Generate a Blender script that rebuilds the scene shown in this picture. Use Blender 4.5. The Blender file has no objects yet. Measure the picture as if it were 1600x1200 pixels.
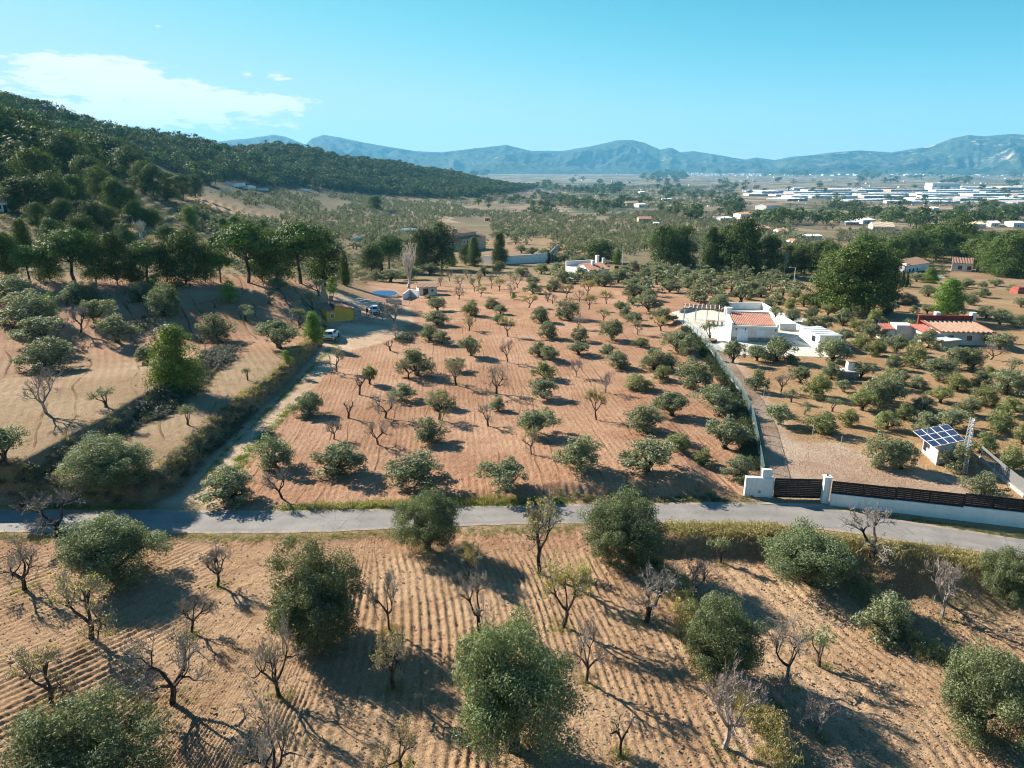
import bpy, bmesh, math, random
import numpy as np
from mathutils import Vector, Matrix, Euler
rng = np.random.default_rng(7)
random.seed(7)
SC = bpy.context.scene
COL = SC.collection
# ------------------------------------------------------------------ camera
F = 1109.0; PITCH = math.radians(17.0); H = 28.0
cam_d = bpy.data.cameras.new('camera'); cam = bpy.data.objects.new('camera', cam_d); COL.objects.link(cam)
cam.location = (0, 0, H); cam.rotation_euler = (math.radians(90) - PITCH, 0, 0)
cam_d.sensor_width = 36; cam_d.lens = 36 * F / 1600; cam_d.clip_start = 0.5; cam_d.clip_end = 60000
SC.camera = cam
# ------------------------------------------------------------------ sky, sun, exposure
SUN_AZ = math.radians(53)      # from +Y towards -X
SUN_EL = math.radians(29)
SC.view_settings.view_transform = 'Standard'
try: SC.view_settings.look = 'None'
except Exception: pass
SC.view_settings.exposure = 1.36; SC.view_settings.gamma = 1.0
SC.view_settings.use_curve_mapping = False
SC.cycles.max_bounces = 6; SC.cycles.diffuse_bounces = 3; SC.cycles.transmission_bounces = 3
SC.cycles.transparent_max_bounces = 8; SC.cycles.volume_bounces = 1
SC.cycles.use_denoising = True; SC.cycles.filter_width = 1.1
sun_d = bpy.data.lights.new('sun', 'SUN'); sun = bpy.data.objects.new('sun', sun_d); COL.objects.link(sun)
sun_d.energy = 5.0; sun_d.angle = math.radians(0.53); sun_d.color = (1.0, 0.92, 0.80)
sdir = Vector((-math.sin(SUN_AZ) * math.cos(SUN_EL), math.cos(SUN_AZ) * math.cos(SUN_EL), math.sin(SUN_EL)))
sun.rotation_euler = sdir.to_track_quat('Z', 'Y').to_euler(); sun.location = (0, 0, 100)

class NT:
    """small node helper"""
    def __init__(s, tree): s.t = tree; s.n = tree.nodes; s.l = tree.links
    def new(s, ty, **kw):
        n = s.n.new(ty)
        for k, v in kw.items(): setattr(n, k, v)
        return n
    def link(s, a, b): s.l.new(a, b)
    def val(s, x, sock):
        if hasattr(x, 'is_output') or hasattr(x, 'links'): s.l.new(x, sock)
        else: sock.default_value = x
    def m(s, op, a, b=None, c=None, clamp=False):
        n = s.n.new('ShaderNodeMath'); n.operation = op; n.use_clamp = clamp
        s.val(a, n.inputs[0])
        if b is not None: s.val(b, n.inputs[1])
        if c is not None: s.val(c, n.inputs[2])
        return n.outputs[0]
    def mix(s, f, a, b, mode='MIX'):
        n = s.n.new('ShaderNodeMix'); n.data_type = 'RGBA'; n.blend_type = mode
        s.val(f, n.inputs[0]); s.val(a, n.inputs[6]); s.val(b, n.inputs[7])
        return n.outputs[2]
    def noise(s, vec, scale, detail=4, rough=0.55, dist=0.0, out=0):
        n = s.n.new('ShaderNodeTexNoise'); n.inputs['Scale'].default_value = scale
        n.inputs['Detail'].default_value = detail; n.inputs['Roughness'].default_value = rough
        n.inputs['Distortion'].default_value = dist
        if vec is not None: s.l.new(vec, n.inputs['Vector'])
        return n.outputs[out]
    def ramp(s, f, stops, interp='LINEAR'):
        n = s.n.new('ShaderNodeValToRGB'); n.color_ramp.interpolation = interp
        e = n.color_ramp.elements
        while len(e) < len(stops): e.new(0.5)
        for i, (p, c) in enumerate(stops):
            e[i].position = p; e[i].color = c if len(c) == 4 else (*c, 1)
        s.l.new(f, n.inputs[0]); return n.outputs[0]
    def rng(s, f, a, b, c=0.0, d=1.0, smooth=True):
        n = s.n.new('ShaderNodeMapRange'); n.interpolation_type = 'SMOOTHSTEP' if smooth else 'LINEAR'
        s.val(f, n.inputs[0]); n.inputs[1].default_value = a; n.inputs[2].default_value = b
        n.inputs[3].default_value = c; n.inputs[4].default_value = d
        return n.outputs[0]

def azel(px, py):
    u = (px - 800) / F; v = (600 - py) / F
    d = (u, math.cos(PITCH) + v * math.sin(PITCH), -math.sin(PITCH) + v * math.cos(PITCH))
    return math.atan2(d[0], d[1]), math.atan2(d[2], math.hypot(d[0], d[1]))

world = bpy.data.worlds.new('World'); SC.world = world; world.use_nodes = True
W = NT(world.node_tree)
for n in list(W.n): W.n.remove(n)
sky = W.new('ShaderNodeTexSky'); sky.sky_type = 'NISHITA'; sky.sun_disc = False
sky.sun_elevation = SUN_EL; sky.sun_rotation = -SUN_AZ
sky.altitude = 500; sky.air_density = 1.0; sky.dust_density = 0.2; sky.ozone_density = 1.2
tc = W.new('ShaderNodeTexCoord'); sep = W.new('ShaderNodeSeparateXYZ'); W.link(tc.outputs['Generated'], sep.inputs[0])
azn = W.m('ARCTAN2', sep.outputs[0], sep.outputs[1]); eln = W.m('ARCSINE', sep.outputs[2])
cmb = W.new('ShaderNodeCombineXYZ'); W.link(azn, cmb.inputs[0]); W.link(W.m('MULTIPLY', eln, 4.2), cmb.inputs[1])
cn = W.noise(cmb.outputs[0], 9.0, 9, 0.6)
cn2 = W.noise(cmb.outputs[0], 30.0, 6, 0.6)
acc = None
for (x0, x1, yc, hh, k) in [(-900, 130, 108, 34, 1.0), (20, 260, 104, 17, 1.0), (60, 330, 138, 24, 1.1), (140, 490, 160, 17, 1.1), (-100, 400, 180, 24, 1.0),
                            (405, 465, 119, 8, .55), (300, 322, 109, 5, .3), (372, 398, 114, 8, .3), (236, 256, 42, 6, .12), (446, 486, 178, 7, .25), (800, 1700, -500, 90, .6)]:
    a0, e0 = azel((x0 + x1) / 2, yc); a1, _ = azel(x1, yc); _, e1 = azel((x0 + x1) / 2, yc - hh)
    ra = abs(a1 - a0) * 1.15; rb = abs(e1 - e0) * 1.3
    q = W.m('SUBTRACT', k, W.m('ADD', W.m('POWER', W.m('DIVIDE', W.m('ABSOLUTE', W.m('SUBTRACT', azn, a0)), ra), 2.0),
            W.m('POWER', W.m('DIVIDE', W.m('ABSOLUTE', W.m('SUBTRACT', eln, e0)), rb), 2.0)))
    acc = q if acc is None else W.m('MAXIMUM', acc, q)
cl = W.m('ADD', acc, W.m('MULTIPLY', W.m('SUBTRACT', cn, 0.5), 2.6))
cl = W.m('ADD', cl, W.m('MULTIPLY', W.m('SUBTRACT', cn2, 0.5), 2.6))
cmask = W.rng(cl, 0.05, 0.55)
ccore = W.rng(W.noise(cmb.outputs[0], 14.0, 5, 0.6), 0.56, 0.72)
ccol = W.mix(W.m('MULTIPLY', ccore, 0.55), (7.6, 7.5, 7.2, 1), (5.0, 5.7, 6.2, 1))
sc3 = W.new('ShaderNodeSeparateColor'); W.link(sky.outputs[0], sc3.inputs[0])
def soft(x, c): return W.m('DIVIDE', x, W.m('POWER', W.m('ADD', 1.0, W.m('POWER', W.m('DIVIDE', x, c), 3.0)), 1 / 3.0))
gG = soft(W.m('MULTIPLY', W.m('POWER', W.m('DIVIDE', sc3.outputs[1], 4.4), 1.3), 4.5), 6.3)
gR = W.m('MAXIMUM', soft(W.m('MULTIPLY', W.m('POWER', W.m('DIVIDE', sc3.outputs[0], 3.1), 2.0), 1.2), 4.6), W.m('MULTIPLY', gG, .20))
gB = soft(W.m('MULTIPLY', W.m('POWER', W.m('DIVIDE', sc3.outputs[1], 4.4), 0.75), 6.2), 7.6)
cc3 = W.new('ShaderNodeCombineColor'); W.link(gR, cc3.inputs[0]); W.link(gG, cc3.inputs[1]); W.link(gB, cc3.inputs[2]); tint = cc3.outputs[0]
skc = W.mix(W.m('MULTIPLY', cmask, 0.92), tint, ccol)
bg = W.new('ShaderNodeBackground'); bg.inputs[1].default_value = 0.0565; W.link(skc, bg.inputs[0])
wo = W.new('ShaderNodeOutputWorld'); W.link(bg.outputs[0], wo.inputs[0])

# ------------------------------------------------------------------ helpers
def ray(px, py):
    u = (px - 800) / F; v = (600 - py) / F
    return np.array([u, math.cos(PITCH) + v * math.sin(PITCH), -math.sin(PITCH) + v * math.cos(PITCH)])
def on_plane(px, py, z=0.0):
    d = ray(px, py); t = (z - H) / d[2]; return (d[0] * t, d[1] * t)
def depth_of(p):
    return p[1] * math.cos(PITCH) + (H - p[2]) * math.sin(PITCH)
def project(x, y, z):
    zc = y * math.cos(PITCH) - (z - H) * math.sin(PITCH)
    yc = y * math.sin(PITCH) + (z - H) * math.cos(PITCH)
    return 800 + F * x / zc, 600 - F * yc / zc

def hashn(ix, iy, seed):
    h = (ix.astype(np.int64) * 374761393 + iy.astype(np.int64) * 668265263 + seed * 1442695041) & 0xffffffff
    h = ((h ^ (h >> 13)) * 1274126177) & 0xffffffff
    return ((h ^ (h >> 16)) & 0xffff) / 65535.0
def vnoise(x, y, seed=0):
    ix = np.floor(x); iy = np.floor(y); fx = x - ix; fy = y - iy
    fx = fx * fx * (3 - 2 * fx); fy = fy * fy * (3 - 2 * fy)
    a = hashn(ix, iy, seed); b = hashn(ix + 1, iy, seed); c = hashn(ix, iy + 1, seed); d = hashn(ix + 1, iy + 1, seed)
    return (a * (1 - fx) + b * fx) * (1 - fy) + (c * (1 - fx) + d * fx) * fy
def fbm(x, y, oct=4, seed=0, gain=0.5):
    s = 0; a = 1; t = 0
    for i in range(oct):
        s = s + a * vnoise(x * 2 ** i + 17.3 * i, y * 2 ** i - 9.1 * i, seed + i); t += a; a *= gain
    return s / t - 0.5
def sstep(x, a, b):
    t = np.clip((x - a) / (b - a), 0, 1); return t * t * (3 - 2 * t)
def poly_sd(x, y, poly):
    """signed distance, positive inside"""
    P = np.asarray(poly, float); d = np.full(x.shape, 1e9); ins = np.zeros(x.shape, bool)
    n = len(P)
    for i in range(n):
        ax, ay = P[i]; bx, by = P[(i + 1) % n]
        ex, ey = bx - ax, by - ay; L = ex * ex + ey * ey + 1e-12
        t = np.clip(((x - ax) * ex + (y - ay) * ey) / L, 0, 1)
        d = np.minimum(d, (x - ax - t * ex) ** 2 + (y - ay - t * ey) ** 2)
        c = ((ay > y) != (by > y)) & (x < (bx - ax) * (y - ay) / (by - ay + 1e-12) + ax)
        ins ^= c
    d = np.sqrt(d); return np.where(ins, d, -d)
def line_d(x, y, pts):
    P = np.asarray(pts, float); d = np.full(x.shape, 1e9)
    for i in range(len(P) - 1):
        ax, ay = P[i]; bx, by = P[i + 1]; ex, ey = bx - ax, by - ay; L = ex * ex + ey * ey + 1e-12
        t = np.clip(((x - ax) * ex + (y - ay) * ey) / L, 0, 1)
        d = np.minimum(d, (x - ax - t * ex) ** 2 + (y - ay - t * ey) ** 2)
    return np.sqrt(d)
def PP(pts, z=0.0): return [on_plane(a, b, z) for a, b in pts]

# ------------------------------------------------------------------ terrain height
def Vz(D):
    return np.interp(D, [0, 117, 152, 189, 234, 320, 478, 783, 1210, 1990, 3000, 4500, 6500, 9000, 20000],
                     [0, 0, -1, -3, -6, -10, -16, -24, -32, -45, -55, -62, -62, -50, -50])
COLS = {
    -700: [(100, 640), (155, 470), (195, 380), (240, 300), (330, 200), (430, 100), (900, 60), (1300, 'f', .8), (2500, 'f', .3), (3500, 'v')],
    -200: [(100, 'v'), (155, 446), (195, 390), (240, 325), (330, 240), (430, 155), (520, 'd', -6), (900, 104), (1300, 'f', .75), (2500, 'f', .3), (3500, 'v')],
    0: [(110, 'v'), (155, 443), (200, 400), (240, 340), (300, 283), (380, 215), (430, 182), (520, 'd', -8), (900, 150), (1300, 'f', .7), (2500, 'f', .2), (3300, 'v')],
    150: [(110, 'v'), (155, 441), (200, 397), (250, 350), (310, 302), (390, 256), (430, 'd', -4), (520, 252), (720, 226), (950, 196), (1300, 'f', .7), (2500, 'f', .2), (3300, 'v')],
    300: [(120, 'v'), (150, 440), (190, 412), (240, 381), (320, 345), (430, 309), (520, 303), (700, 290), (900, 253), (1150, 213), (1500, 'f', .7), (2600, 'f', .1), (3300, 'v')],
    450: [(120, 'v'), (150, 441), (260, 401), (480, 356), (800, 319), (1050, 301), (1250, 264), (1500, 223), (1900, 'f', .6), (2900, 'v')],
    600: [(120, 'v'), (600, 'v'), (1150, 314), (1450, 282), (1700, 249), (2100, 'f', .6), (3200, 'v')],
    700: [(120, 'v'), (900, 'v'), (1250, 313), (2000, 269), (2500, 'f', .5), (3300, 'v')],
    820: [(120, 'v'), (1500, 'v'), (2600, 293), (3400, 'v')],
    900: [(120, 'v'), (4000, 'v')], 2600: [(120, 'v'), (4000, 'v')]}
LG = np.linspace(math.log(1.0), math.log(16000), 420); AZN = 480
AZG = np.linspace(-math.pi, math.pi, AZN)
def _cols():
    cz = []; ca = []
    for x, pts in COLS.items():
        u = (x - 800) / F; a = math.atan(u / (math.cos(PITCH) + .225 * math.sin(PITCH)))
        Ds = [0, 60]; Zs = [0, 0]
        for p in pts:
            D = p[0]
            if p[1] == 'v': z = float(Vz(D))
            elif p[1] == 'd': z = Zs[-1] + p[2]
            elif p[1] == 'f': z = Zs[-1] * p[2] + float(Vz(D)) * (1 - p[2])
            else:
                v = (600 - p[1]) / F; r1 = math.cos(PITCH) + v * math.sin(PITCH); uu = math.tan(a) * r1
                z = H + D * (-math.sin(PITCH) + v * math.cos(PITCH)) / math.hypot(uu, r1)
            Ds.append(D); Zs.append(z)
        DD = np.exp(LG); Ld = np.log(np.maximum(Ds, 1)); z = np.interp(LG, Ld, Zs)
        last = Ds[-1]; isv = all(p[1] == 'v' for p in pts)
        z = np.where((DD > last) | isv, Vz(DD), z)
        if pts[0][1] == 'v': z = np.where(DD < pts[0][0], Vz(DD), z)
        if len(pts) > 1 and pts[1][1] == 'v': z = np.where(DD < pts[1][0], Vz(DD), z)
        ca.append(a); cz.append(z)
    ca = np.array(ca); cz = np.array(cz)
    # wrap: fade to valley behind the camera on the right, hill on the left
    ca = np.concatenate([[-math.pi, -2.4], ca, [math.pi]]); cz = np.vstack([cz[-1] * 0 + Vz(np.exp(LG)), cz[0], cz, Vz(np.exp(LG))])
    o = np.argsort(ca); ca = ca[o]; cz = cz[o]
    G = np.empty((AZN, len(LG)))
    for j in range(len(LG)): G[:, j] = np.interp(AZG, ca, cz[:, j])
    k = np.array([1, 2, 3, 4, 3, 2, 1.]); k /= k.sum()
    for ax in (0, 1):
        P = np.pad(G, [(3, 3) if ax == i else (0, 0) for i in (0, 1)], mode='edge')
        G = sum(k[i] * np.take(P, range(i, i + G.shape[ax]), axis=ax) for i in range(7))
    return G
ZG = _cols()
def base_z(x, y):
    D = np.hypot(x, y); a = np.arctan2(x, y)
    fi = (a + math.pi) / (2 * math.pi) * (AZN - 1); fj = (np.log(np.maximum(D, 1.001)) - LG[0]) / (LG[1] - LG[0])
    i = np.clip(fi.astype(int), 0, AZN - 2); j = np.clip(fj.astype(int), 0, len(LG) - 2)
    s = fi - i; t = np.clip(fj - j, 0, 1)
    return (ZG[i, j] * (1 - s) + ZG[i + 1, j] * s) * (1 - t) + (ZG[i, j + 1] * (1 - s) + ZG[i + 1, j + 1] * s) * t

TA = PP([(-1500, 800), (-300, 798), (0, 795), (120, 793), (225, 790), (272, 772), (312, 725), (375, 665), (437, 612), (500, 543), (514, 520), (512, 470), (470, 425), (-1500, 425)])
TB = PP([(-1500, 900), (-300, 830), (0, 772), (60, 748), (130, 706), (190, 672), (230, 645), (270, 622), (318, 590), (352, 545), (352, 530), (400, 430), (-1500, 425)], 2.2)
TC = PP([(560, 800), (640, 788), (800, 784), (900, 782), (1050, 783), (1165, 781), (1168, 745), (1130, 600), (900, 560), (600, 600)])
_tc = PP([(400, 800), (560, 800), (640, 789), (800, 785), (900, 783), (1050, 783), (1170, 781), (1300, 790)])
TCX = [p[0] for p in _tc]; TCY = [p[1] for p in _tc]
ROAD_TOP = [(-400, 790), (-150, 794), (0, 796), (250, 797), (400, 798), (500, 797), (620, 795), (760, 791), (900, 788), (1050, 786), (1150, 785), (1230, 787), (1300, 794), (1400, 812), (1480, 824), (1600, 843), (1750, 872), (2000, 925)]
ROAD_BOT = [(-400, 828), (-150, 831), (0, 832), (250, 834), (400, 834), (500, 832), (620, 827), (760, 821), (900, 818), (1050, 818), (1150, 819), (1250, 824), (1330, 834), (1400, 846), (1500, 858), (1600, 873), (1750, 905), (2000, 965)]
RT = PP(ROAD_TOP); RB = PP(ROAD_BOT)
ROADP = RT + RB[::-1]
TD = PP([(1000, 838), (1100, 838), (1200, 838), (1260, 842), (1330, 850), (1400, 862), (1500, 876), (1600, 892), (1750, 925), (2100, 1000), (2600, 1700), (1300, 1700), (1240, 1230), (1200, 1120), (1130, 1070), (1080, 990), (1060, 900), (1000, 860)])
TE = PP([(1340, 880), (1385, 925), (1420, 968), (1490, 1000), (1600, 1060), (1700, 1150), (2600, 1500), (2600, 1000), (1600, 905), (1420, 872)])
PLAZA = PP([(1050, 489), (1085, 481), (1190, 477), (1212, 486), (1268, 503), (1330, 545), (1322, 560), (1236, 558), (1150, 556), (1108, 545), (1082, 525)])
DRIVE = PP([(1108, 540), (1150, 556), (1202, 610), (1220, 650), (1244, 688), (1310, 692), (1400, 728), (1500, 745), (1580, 785), (1500, 786), (1400, 782), (1215, 776), (1190, 750), (1178, 690), (1160, 620), (1130, 575)])
TRACK = PP([(205, 800), (330, 800), (318, 770), (330, 745), (375, 695), (435, 640), (480, 600), (528, 552), (575, 545), (640, 520), (625, 500), (600, 480), (560, 478), (530, 515), (500, 543), (437, 612), (375, 665), (312, 725), (272, 772)])
YARD = PP([(565, 512), (600, 518), (650, 500), (640, 470), (560, 468), (510, 470), (510, 520)])
TRACK_E = [on_plane(a, b) for a, b in [(300, 790), (318, 748), (352, 705), (405, 655), (458, 605), (510, 552), (535, 528)]]
CW = PP([(1000, 380), (860, 387), (750, 400), (752, 412), (855, 410), (990, 402)], -7)
def terr(x, y, micro=False):
    x = np.asarray(x, float); y = np.asarray(y, float)
    D = np.hypot(x, y); az = np.arctan2(x, y); z = base_z(x, y)
    near = D < 260
    if near.any():
        xn, yn, Dn = x[near], y[near], D[near]
        dz = 0.35 * fbm(xn * .03, yn * .03, 3, 3) * sstep(Dn, 20, 45)
        edge = 0.5 * fbm(xn * .35, yn * .35, 3, 5)
        sa = poly_sd(xn, yn, TA); dz += 1.9 * sstep(sa + edge, 0.0, 1.3) * (1 - .6 * sstep(Dn, 105, 125))
        sb = poly_sd(xn, yn, TB); dz += 1.7 * sstep(sb + edge, 0.0, 1.8) * (1 - sstep(Dn, 92, 112))
        ye = np.interp(xn, TCX, TCY); dz += 1.0 * sstep(yn - ye + edge * .7, .3, 2.2) * (1 - sstep(yn - ye, 4, 30)) * sstep(xn, -9, 6) * (1 - sstep(xn, 16.5, 19.5))
        sd_ = poly_sd(xn, yn, TD); dz += -1.3 * sstep(sd_ + edge, -.2, 1.6)
        se = poly_sd(xn, yn, TE); dz += -1.1 * sstep(se + edge, 0, 1.6)
        pl = sstep(poly_sd(xn, yn, PLAZA), -2, 0)
        rd = sstep(poly_sd(xn, yn, ROADP), -1.2, 0.1)
        dz = dz * (1 - rd)
        zz = z[near] * (1 - pl) + 0.12 * pl + dz * (1 - pl)
        z = z.copy(); z[near] = zz
    # stepped terraces on the left valley side
    m = (D > 175) & (D < 640) & (az < -0.28) & (az > -0.62)
    if m.any():
        zs = z[m]; st = 1.9; w = zs + 5.0 * fbm(x[m] * .012, y[m] * .012, 4, 11)
        q = np.floor(w / st); fr = w / st - q; zt = (q + sstep(fr, .72, 1.0)) * st - (w - zs)
        k = sstep(D[m], 175, 210) * (1 - sstep(D[m], 430, 640)) * sstep(-az[m], .28, .34) * (1 - sstep(-az[m], .54, .62))
        z = z.copy(); z[m] = zs * (1 - k) + zt * k
    far = sstep(D, 170, 700)
    hill = np.clip((z - Vz(D)) / 30, 0, 1)
    z = z + far * (fbm(x * .006, y * .006, 4, 21) * 5 + hill * fbm(x * .01, y * .01, 4, 31) * 14 * sstep(D, 400, 900))
    return z
def terr1(x, y): return float(terr(np.array([x]), np.array([y]))[0])
_Dm = np.exp(np.linspace(math.log(14), math.log(9000), 1400))
def place(px, py):
    d = ray(px, py); h = math.hypot(d[0], d[1]); ux, uy, s = d[0] / h, d[1] / h, d[2] / h
    rz = H + _Dm * s; tz = terr(_Dm * ux, _Dm * uy)
    hit = np.nonzero(rz < tz)[0]
    if len(hit) == 0: D = 5000.0
    else:
        k = max(hit[0], 1); a, b = _Dm[k - 1], _Dm[k]
        fa = rz[k - 1] - tz[k - 1]; fb = rz[k] - tz[k]; D = a + (b - a) * fa / (fa - fb)
    x, y = ux * D, uy * D
    return Vector((x, y, terr1(x, y)))

# ------------------------------------------------------------------ mesh building
def mesh_np(name, verts, quads, mats, midx=None, smooth=False, attrs=None):
    me = bpy.data.meshes.new(name); verts = np.asarray(verts, np.float32); quads = np.asarray(quads, np.int32)
    me.vertices.add(len(verts)); me.vertices.foreach_set('co', verts.ravel())
    me.loops.add(quads.size); me.loops.foreach_set('vertex_index', quads.ravel())
    me.polygons.add(len(quads)); me.polygons.foreach_set('loop_start', np.arange(0, quads.size, 4, dtype=np.int32))
    if midx is not None: me.polygons.foreach_set('material_index', np.asarray(midx, np.int32))
    me.polygons.foreach_set('use_smooth', np.full(len(quads), smooth))
    for m in mats: me.materials.append(m)
    me.update(calc_edges=True)
    if attrs:
        for k, (ty, arr) in attrs.items():
            at = me.attributes.new(k, ty, 'POINT'); at.data.foreach_set('color' if ty == 'FLOAT_COLOR' else ('vector' if ty == 'FLOAT_VECTOR' else 'value'), np.asarray(arr, np.float32).ravel())
    return me
def link(name, me, parent=None, loc=None, rotz=None, **props):
    o = bpy.data.objects.new(name, me); COL.objects.link(o)
    if parent is not None: o.parent = parent
    if loc is not None: o.location = loc
    if rotz is not None: o.rotation_euler = (0, 0, rotz)
    for k, v in props.items(): o[k] = v
    return o
def thing(name, label, cat, loc=(0, 0, 0), rotz=0.0, group=None, scale=None):
    o = bpy.data.objects.new(name, None); COL.objects.link(o); o.empty_display_size = .3
    o.location = loc; o.rotation_euler = (0, 0, rotz)
    if scale: o.scale = scale
    o['label'] = label; o['category'] = cat
    if group: o['group'] = group
    return o
class MB:
    def __init__(s): s.v = []; s.f = []; s.mi = []
    def face(s, pts, m=0):
        n = len(s.v); s.v += [tuple(p) for p in pts]; s.f.append(tuple(range(n, n + len(pts)))); s.mi.append(m); return s
    def box(s, x0, x1, y0, y1, z0, z1, m=0):
        n = len(s.v); s.v += [(x0, y0, z0), (x1, y0, z0), (x1, y1, z0), (x0, y1, z0), (x0, y0, z1), (x1, y0, z1), (x1, y1, z1), (x0, y1, z1)]
        for q in [(3, 2, 1, 0), (4, 5, 6, 7), (0, 1, 5, 4), (1, 2, 6, 5), (2, 3, 7, 6), (3, 0, 4, 7)]:
            s.f.append(tuple(n + i for i in q)); s.mi.append(m)
        return s
    def bar(s, a, b, w, h=None, m=0):
        h = h or w; a = Vector(a); b = Vector(b); d = (b - a).normalized()
        up = Vector((0, 0, 1)) if abs(d.z) < .95 else Vector((1, 0, 0)); sx = d.cross(up).normalized() * w / 2; sy = sx.cross(d).normalized() * h / 2
        n = len(s.v)
        for c in (a, b): s.v += [tuple(c - sx - sy), tuple(c + sx - sy), tuple(c + sx + sy), tuple(c - sx + sy)]
        for q in [(0, 1, 2, 3), (7, 6, 5, 4), (0, 4, 5, 1), (1, 5, 6, 2), (2, 6, 7, 3), (3, 7, 4, 0)]:
            s.f.append(tuple(n + i for i in q)); s.mi.append(m)
        return s
    def cyl(s, c, r, h, n=12, r2=None, m=0, axis='z'):
        r2 = r if r2 is None else r2; k = len(s.v)
        for (rr, t) in ((r, 0), (r2, h)):
            for i in range(n):
                a = 2 * math.pi * i / n; p = (rr * math.cos(a), rr * math.sin(a), t)
                if axis == 'x': p = (t, p[0], p[1])
                if axis == 'y': p = (p[0], t, p[1])
                s.v.append((c[0] + p[0], c[1] + p[1], c[2] + p[2]))
        for i in range(n): s.f.append((k + i, k + (i + 1) % n, k + n + (i + 1) % n, k + n + i)); s.mi.append(m)
        s.f.append(tuple(k + i for i in reversed(range(n)))); s.f.append(tuple(k + n + i for i in range(n))); s.mi += [m, m]
        return s
    def mesh(s, name, mats):
        me = bpy.data.meshes.new(name); me.from_pydata(s.v, [], s.f)
        for m in (mats if isinstance(mats, (list, tuple)) else [mats]): me.materials.append(m)
        me.polygons.foreach_set('material_index', s.mi); me.update(); return me
    def build(s, name, mats, parent=None, bevel=0, **props):
        o = link(name, s.mesh(name, mats), parent, **props)
        if bevel:
            b = o.modifiers.new('bevel', 'BEVEL'); b.width = bevel; b.segments = 2; b.limit_method = 'ANGLE'
        return o
# ------------------------------------------------------------------ materials
MATS = {}
def pmat(name, col, rough=.8, metal=0, var=.12, scale=3.0, bump=0.0, spec=.3, col2=None, streak=0.0, emit=None):
    m = bpy.data.materials.new(name); m.use_nodes = True; N = NT(m.node_tree); b = m.node_tree.nodes['Principled BSDF']
    t = N.new('ShaderNodeTexCoord'); o = t.outputs['Object']
    nz = N.noise(o, scale, 5, .6)
    c2 = col2 or tuple(max(0, c * (1 - 3 * var)) for c in col)
    c = N.mix(N.rng(nz, .3, .72), (*c2, 1), (*[min(1, k * (1 + var)) for k in col], 1))
    if streak:
        mp = N.new('ShaderNodeMapping'); mp.inputs['Scale'].default_value = (2.2, 2.2, .25); N.link(o, mp.inputs[0])
        s_ = N.rng(N.noise(mp.outputs[0], 1.6, 5, .7), .52, .78)
        c = N.mix(N.m('MULTIPLY', s_, streak), c, (.16, .13, .10, 1))
    N.link(c, b.inputs['Base Color']); b.inputs['Roughness'].default_value = rough; b.inputs['Metallic'].default_value = metal
    b.inputs['Specular IOR Level'].default_value = spec
    if bump:
        bp = N.new('ShaderNodeBump'); bp.inputs['Distance'].default_value = bump; bp.inputs['Strength'].default_value = .6
        N.link(N.noise(o, scale * 6, 4, .6), bp.inputs['Height']); N.link(bp.outputs[0], b.inputs['Normal'])
    MATS[name] = m; return m
def leafmat(name, ca, cb, cc=None, rough=.6, trans=.25, spec=.3, objvar=.35):
    m = bpy.data.materials.new(name); m.use_nodes = True; N = NT(m.node_tree); b = m.node_tree.nodes['Principled BSDF']
    g = N.new('ShaderNodeNewGeometry'); oi = N.new('ShaderNodeObjectInfo')
    c = N.mix(g.outputs['Random Per Island'], (*ca, 1), (*cb, 1))
    if cc: c = N.mix(N.m('MULTIPLY', N.m('GREATER_THAN', g.outputs['Random Per Island'], .88), .8), c, (*cc, 1))
    hs = N.new('ShaderNodeHueSaturation'); N.link(c, hs.inputs['Color'])
    N.link(N.m('ADD', 1 - objvar / 2, N.m('MULTIPLY', oi.outputs['Random'], objvar)), hs.inputs['Value'])
    N.link(N.m('ADD', .485, N.m('MULTIPLY', N.m('FRACT', N.m('MULTIPLY', oi.outputs['Random'], 7.31)), .03)), hs.inputs['Hue'])
    c = hs.outputs[0]
    N.link(c, b.inputs['Base Color']); b.inputs['Roughness'].default_value = rough; b.inputs['Specular IOR Level'].default_value = spec
    tr = N.new('ShaderNodeBsdfTranslucent'); N.link(N.mix(1.0, c, (1.3, 1.35, .7, 1), 'MULTIPLY'), tr.inputs[0])
    mx = N.new('ShaderNodeMixShader'); mx.inputs[0].default_value = trans
    N.link(b.outputs[0], mx.inputs[1]); N.link(tr.outputs[0], mx.inputs[2])
    N.link(mx.outputs[0], m.node_tree.nodes['Material Output'].inputs[0]); MATS[name] = m; return m
M_olive = leafmat('olive_leaf', (.145, .162, .082), (.265, .28, .165), (.36, .37, .26), rough=.65, trans=.22, spec=.2)
M_olive_n = leafmat('olive_leaf_large_tree', (.10, .125, .052), (.215, .24, .12), (.33, .35, .22), rough=.65, trans=.22, spec=.2)
M_olive_y = leafmat('olive_leaf_yellowish', (.16, .18, .06), (.29, .30, .13), (.34, .33, .17), trans=.25)
M_pine = leafmat('pine_needles', (.036, .064, .016), (.115, .152, .036), (.20, .23, .065), rough=.65, trans=.16, spec=.15, objvar=.6)
M_sunp = leafmat('light_pine_needles', (.06, .10, .02), (.16, .21, .045), (.24, .28, .07), rough=.65, trans=.2, spec=.15)
M_stone = leafmat('umbrella_pine_needles', (.05, .09, .02), (.135, .20, .042), (.21, .27, .07), rough=.65, trans=.12, spec=.2)
M_young = leafmat('young_pine_needles', (.09, .15, .02), (.21, .30, .055), (.28, .36, .08), rough=.6, trans=.22, spec=.2)
M_cyp = leafmat('cypress_leaf', (.015, .03, .012), (.035, .06, .02), rough=.7, trans=.05, spec=.15)
M_yellow = leafmat('almond_leaf_yellow', (.36, .28, .07), (.48, .42, .16), (.28, .30, .09), trans=.35)
M_bush = leafmat('scrub_leaf', (.05, .07, .025), (.13, .15, .06), (.2, .19, .08), trans=.15)
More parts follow.
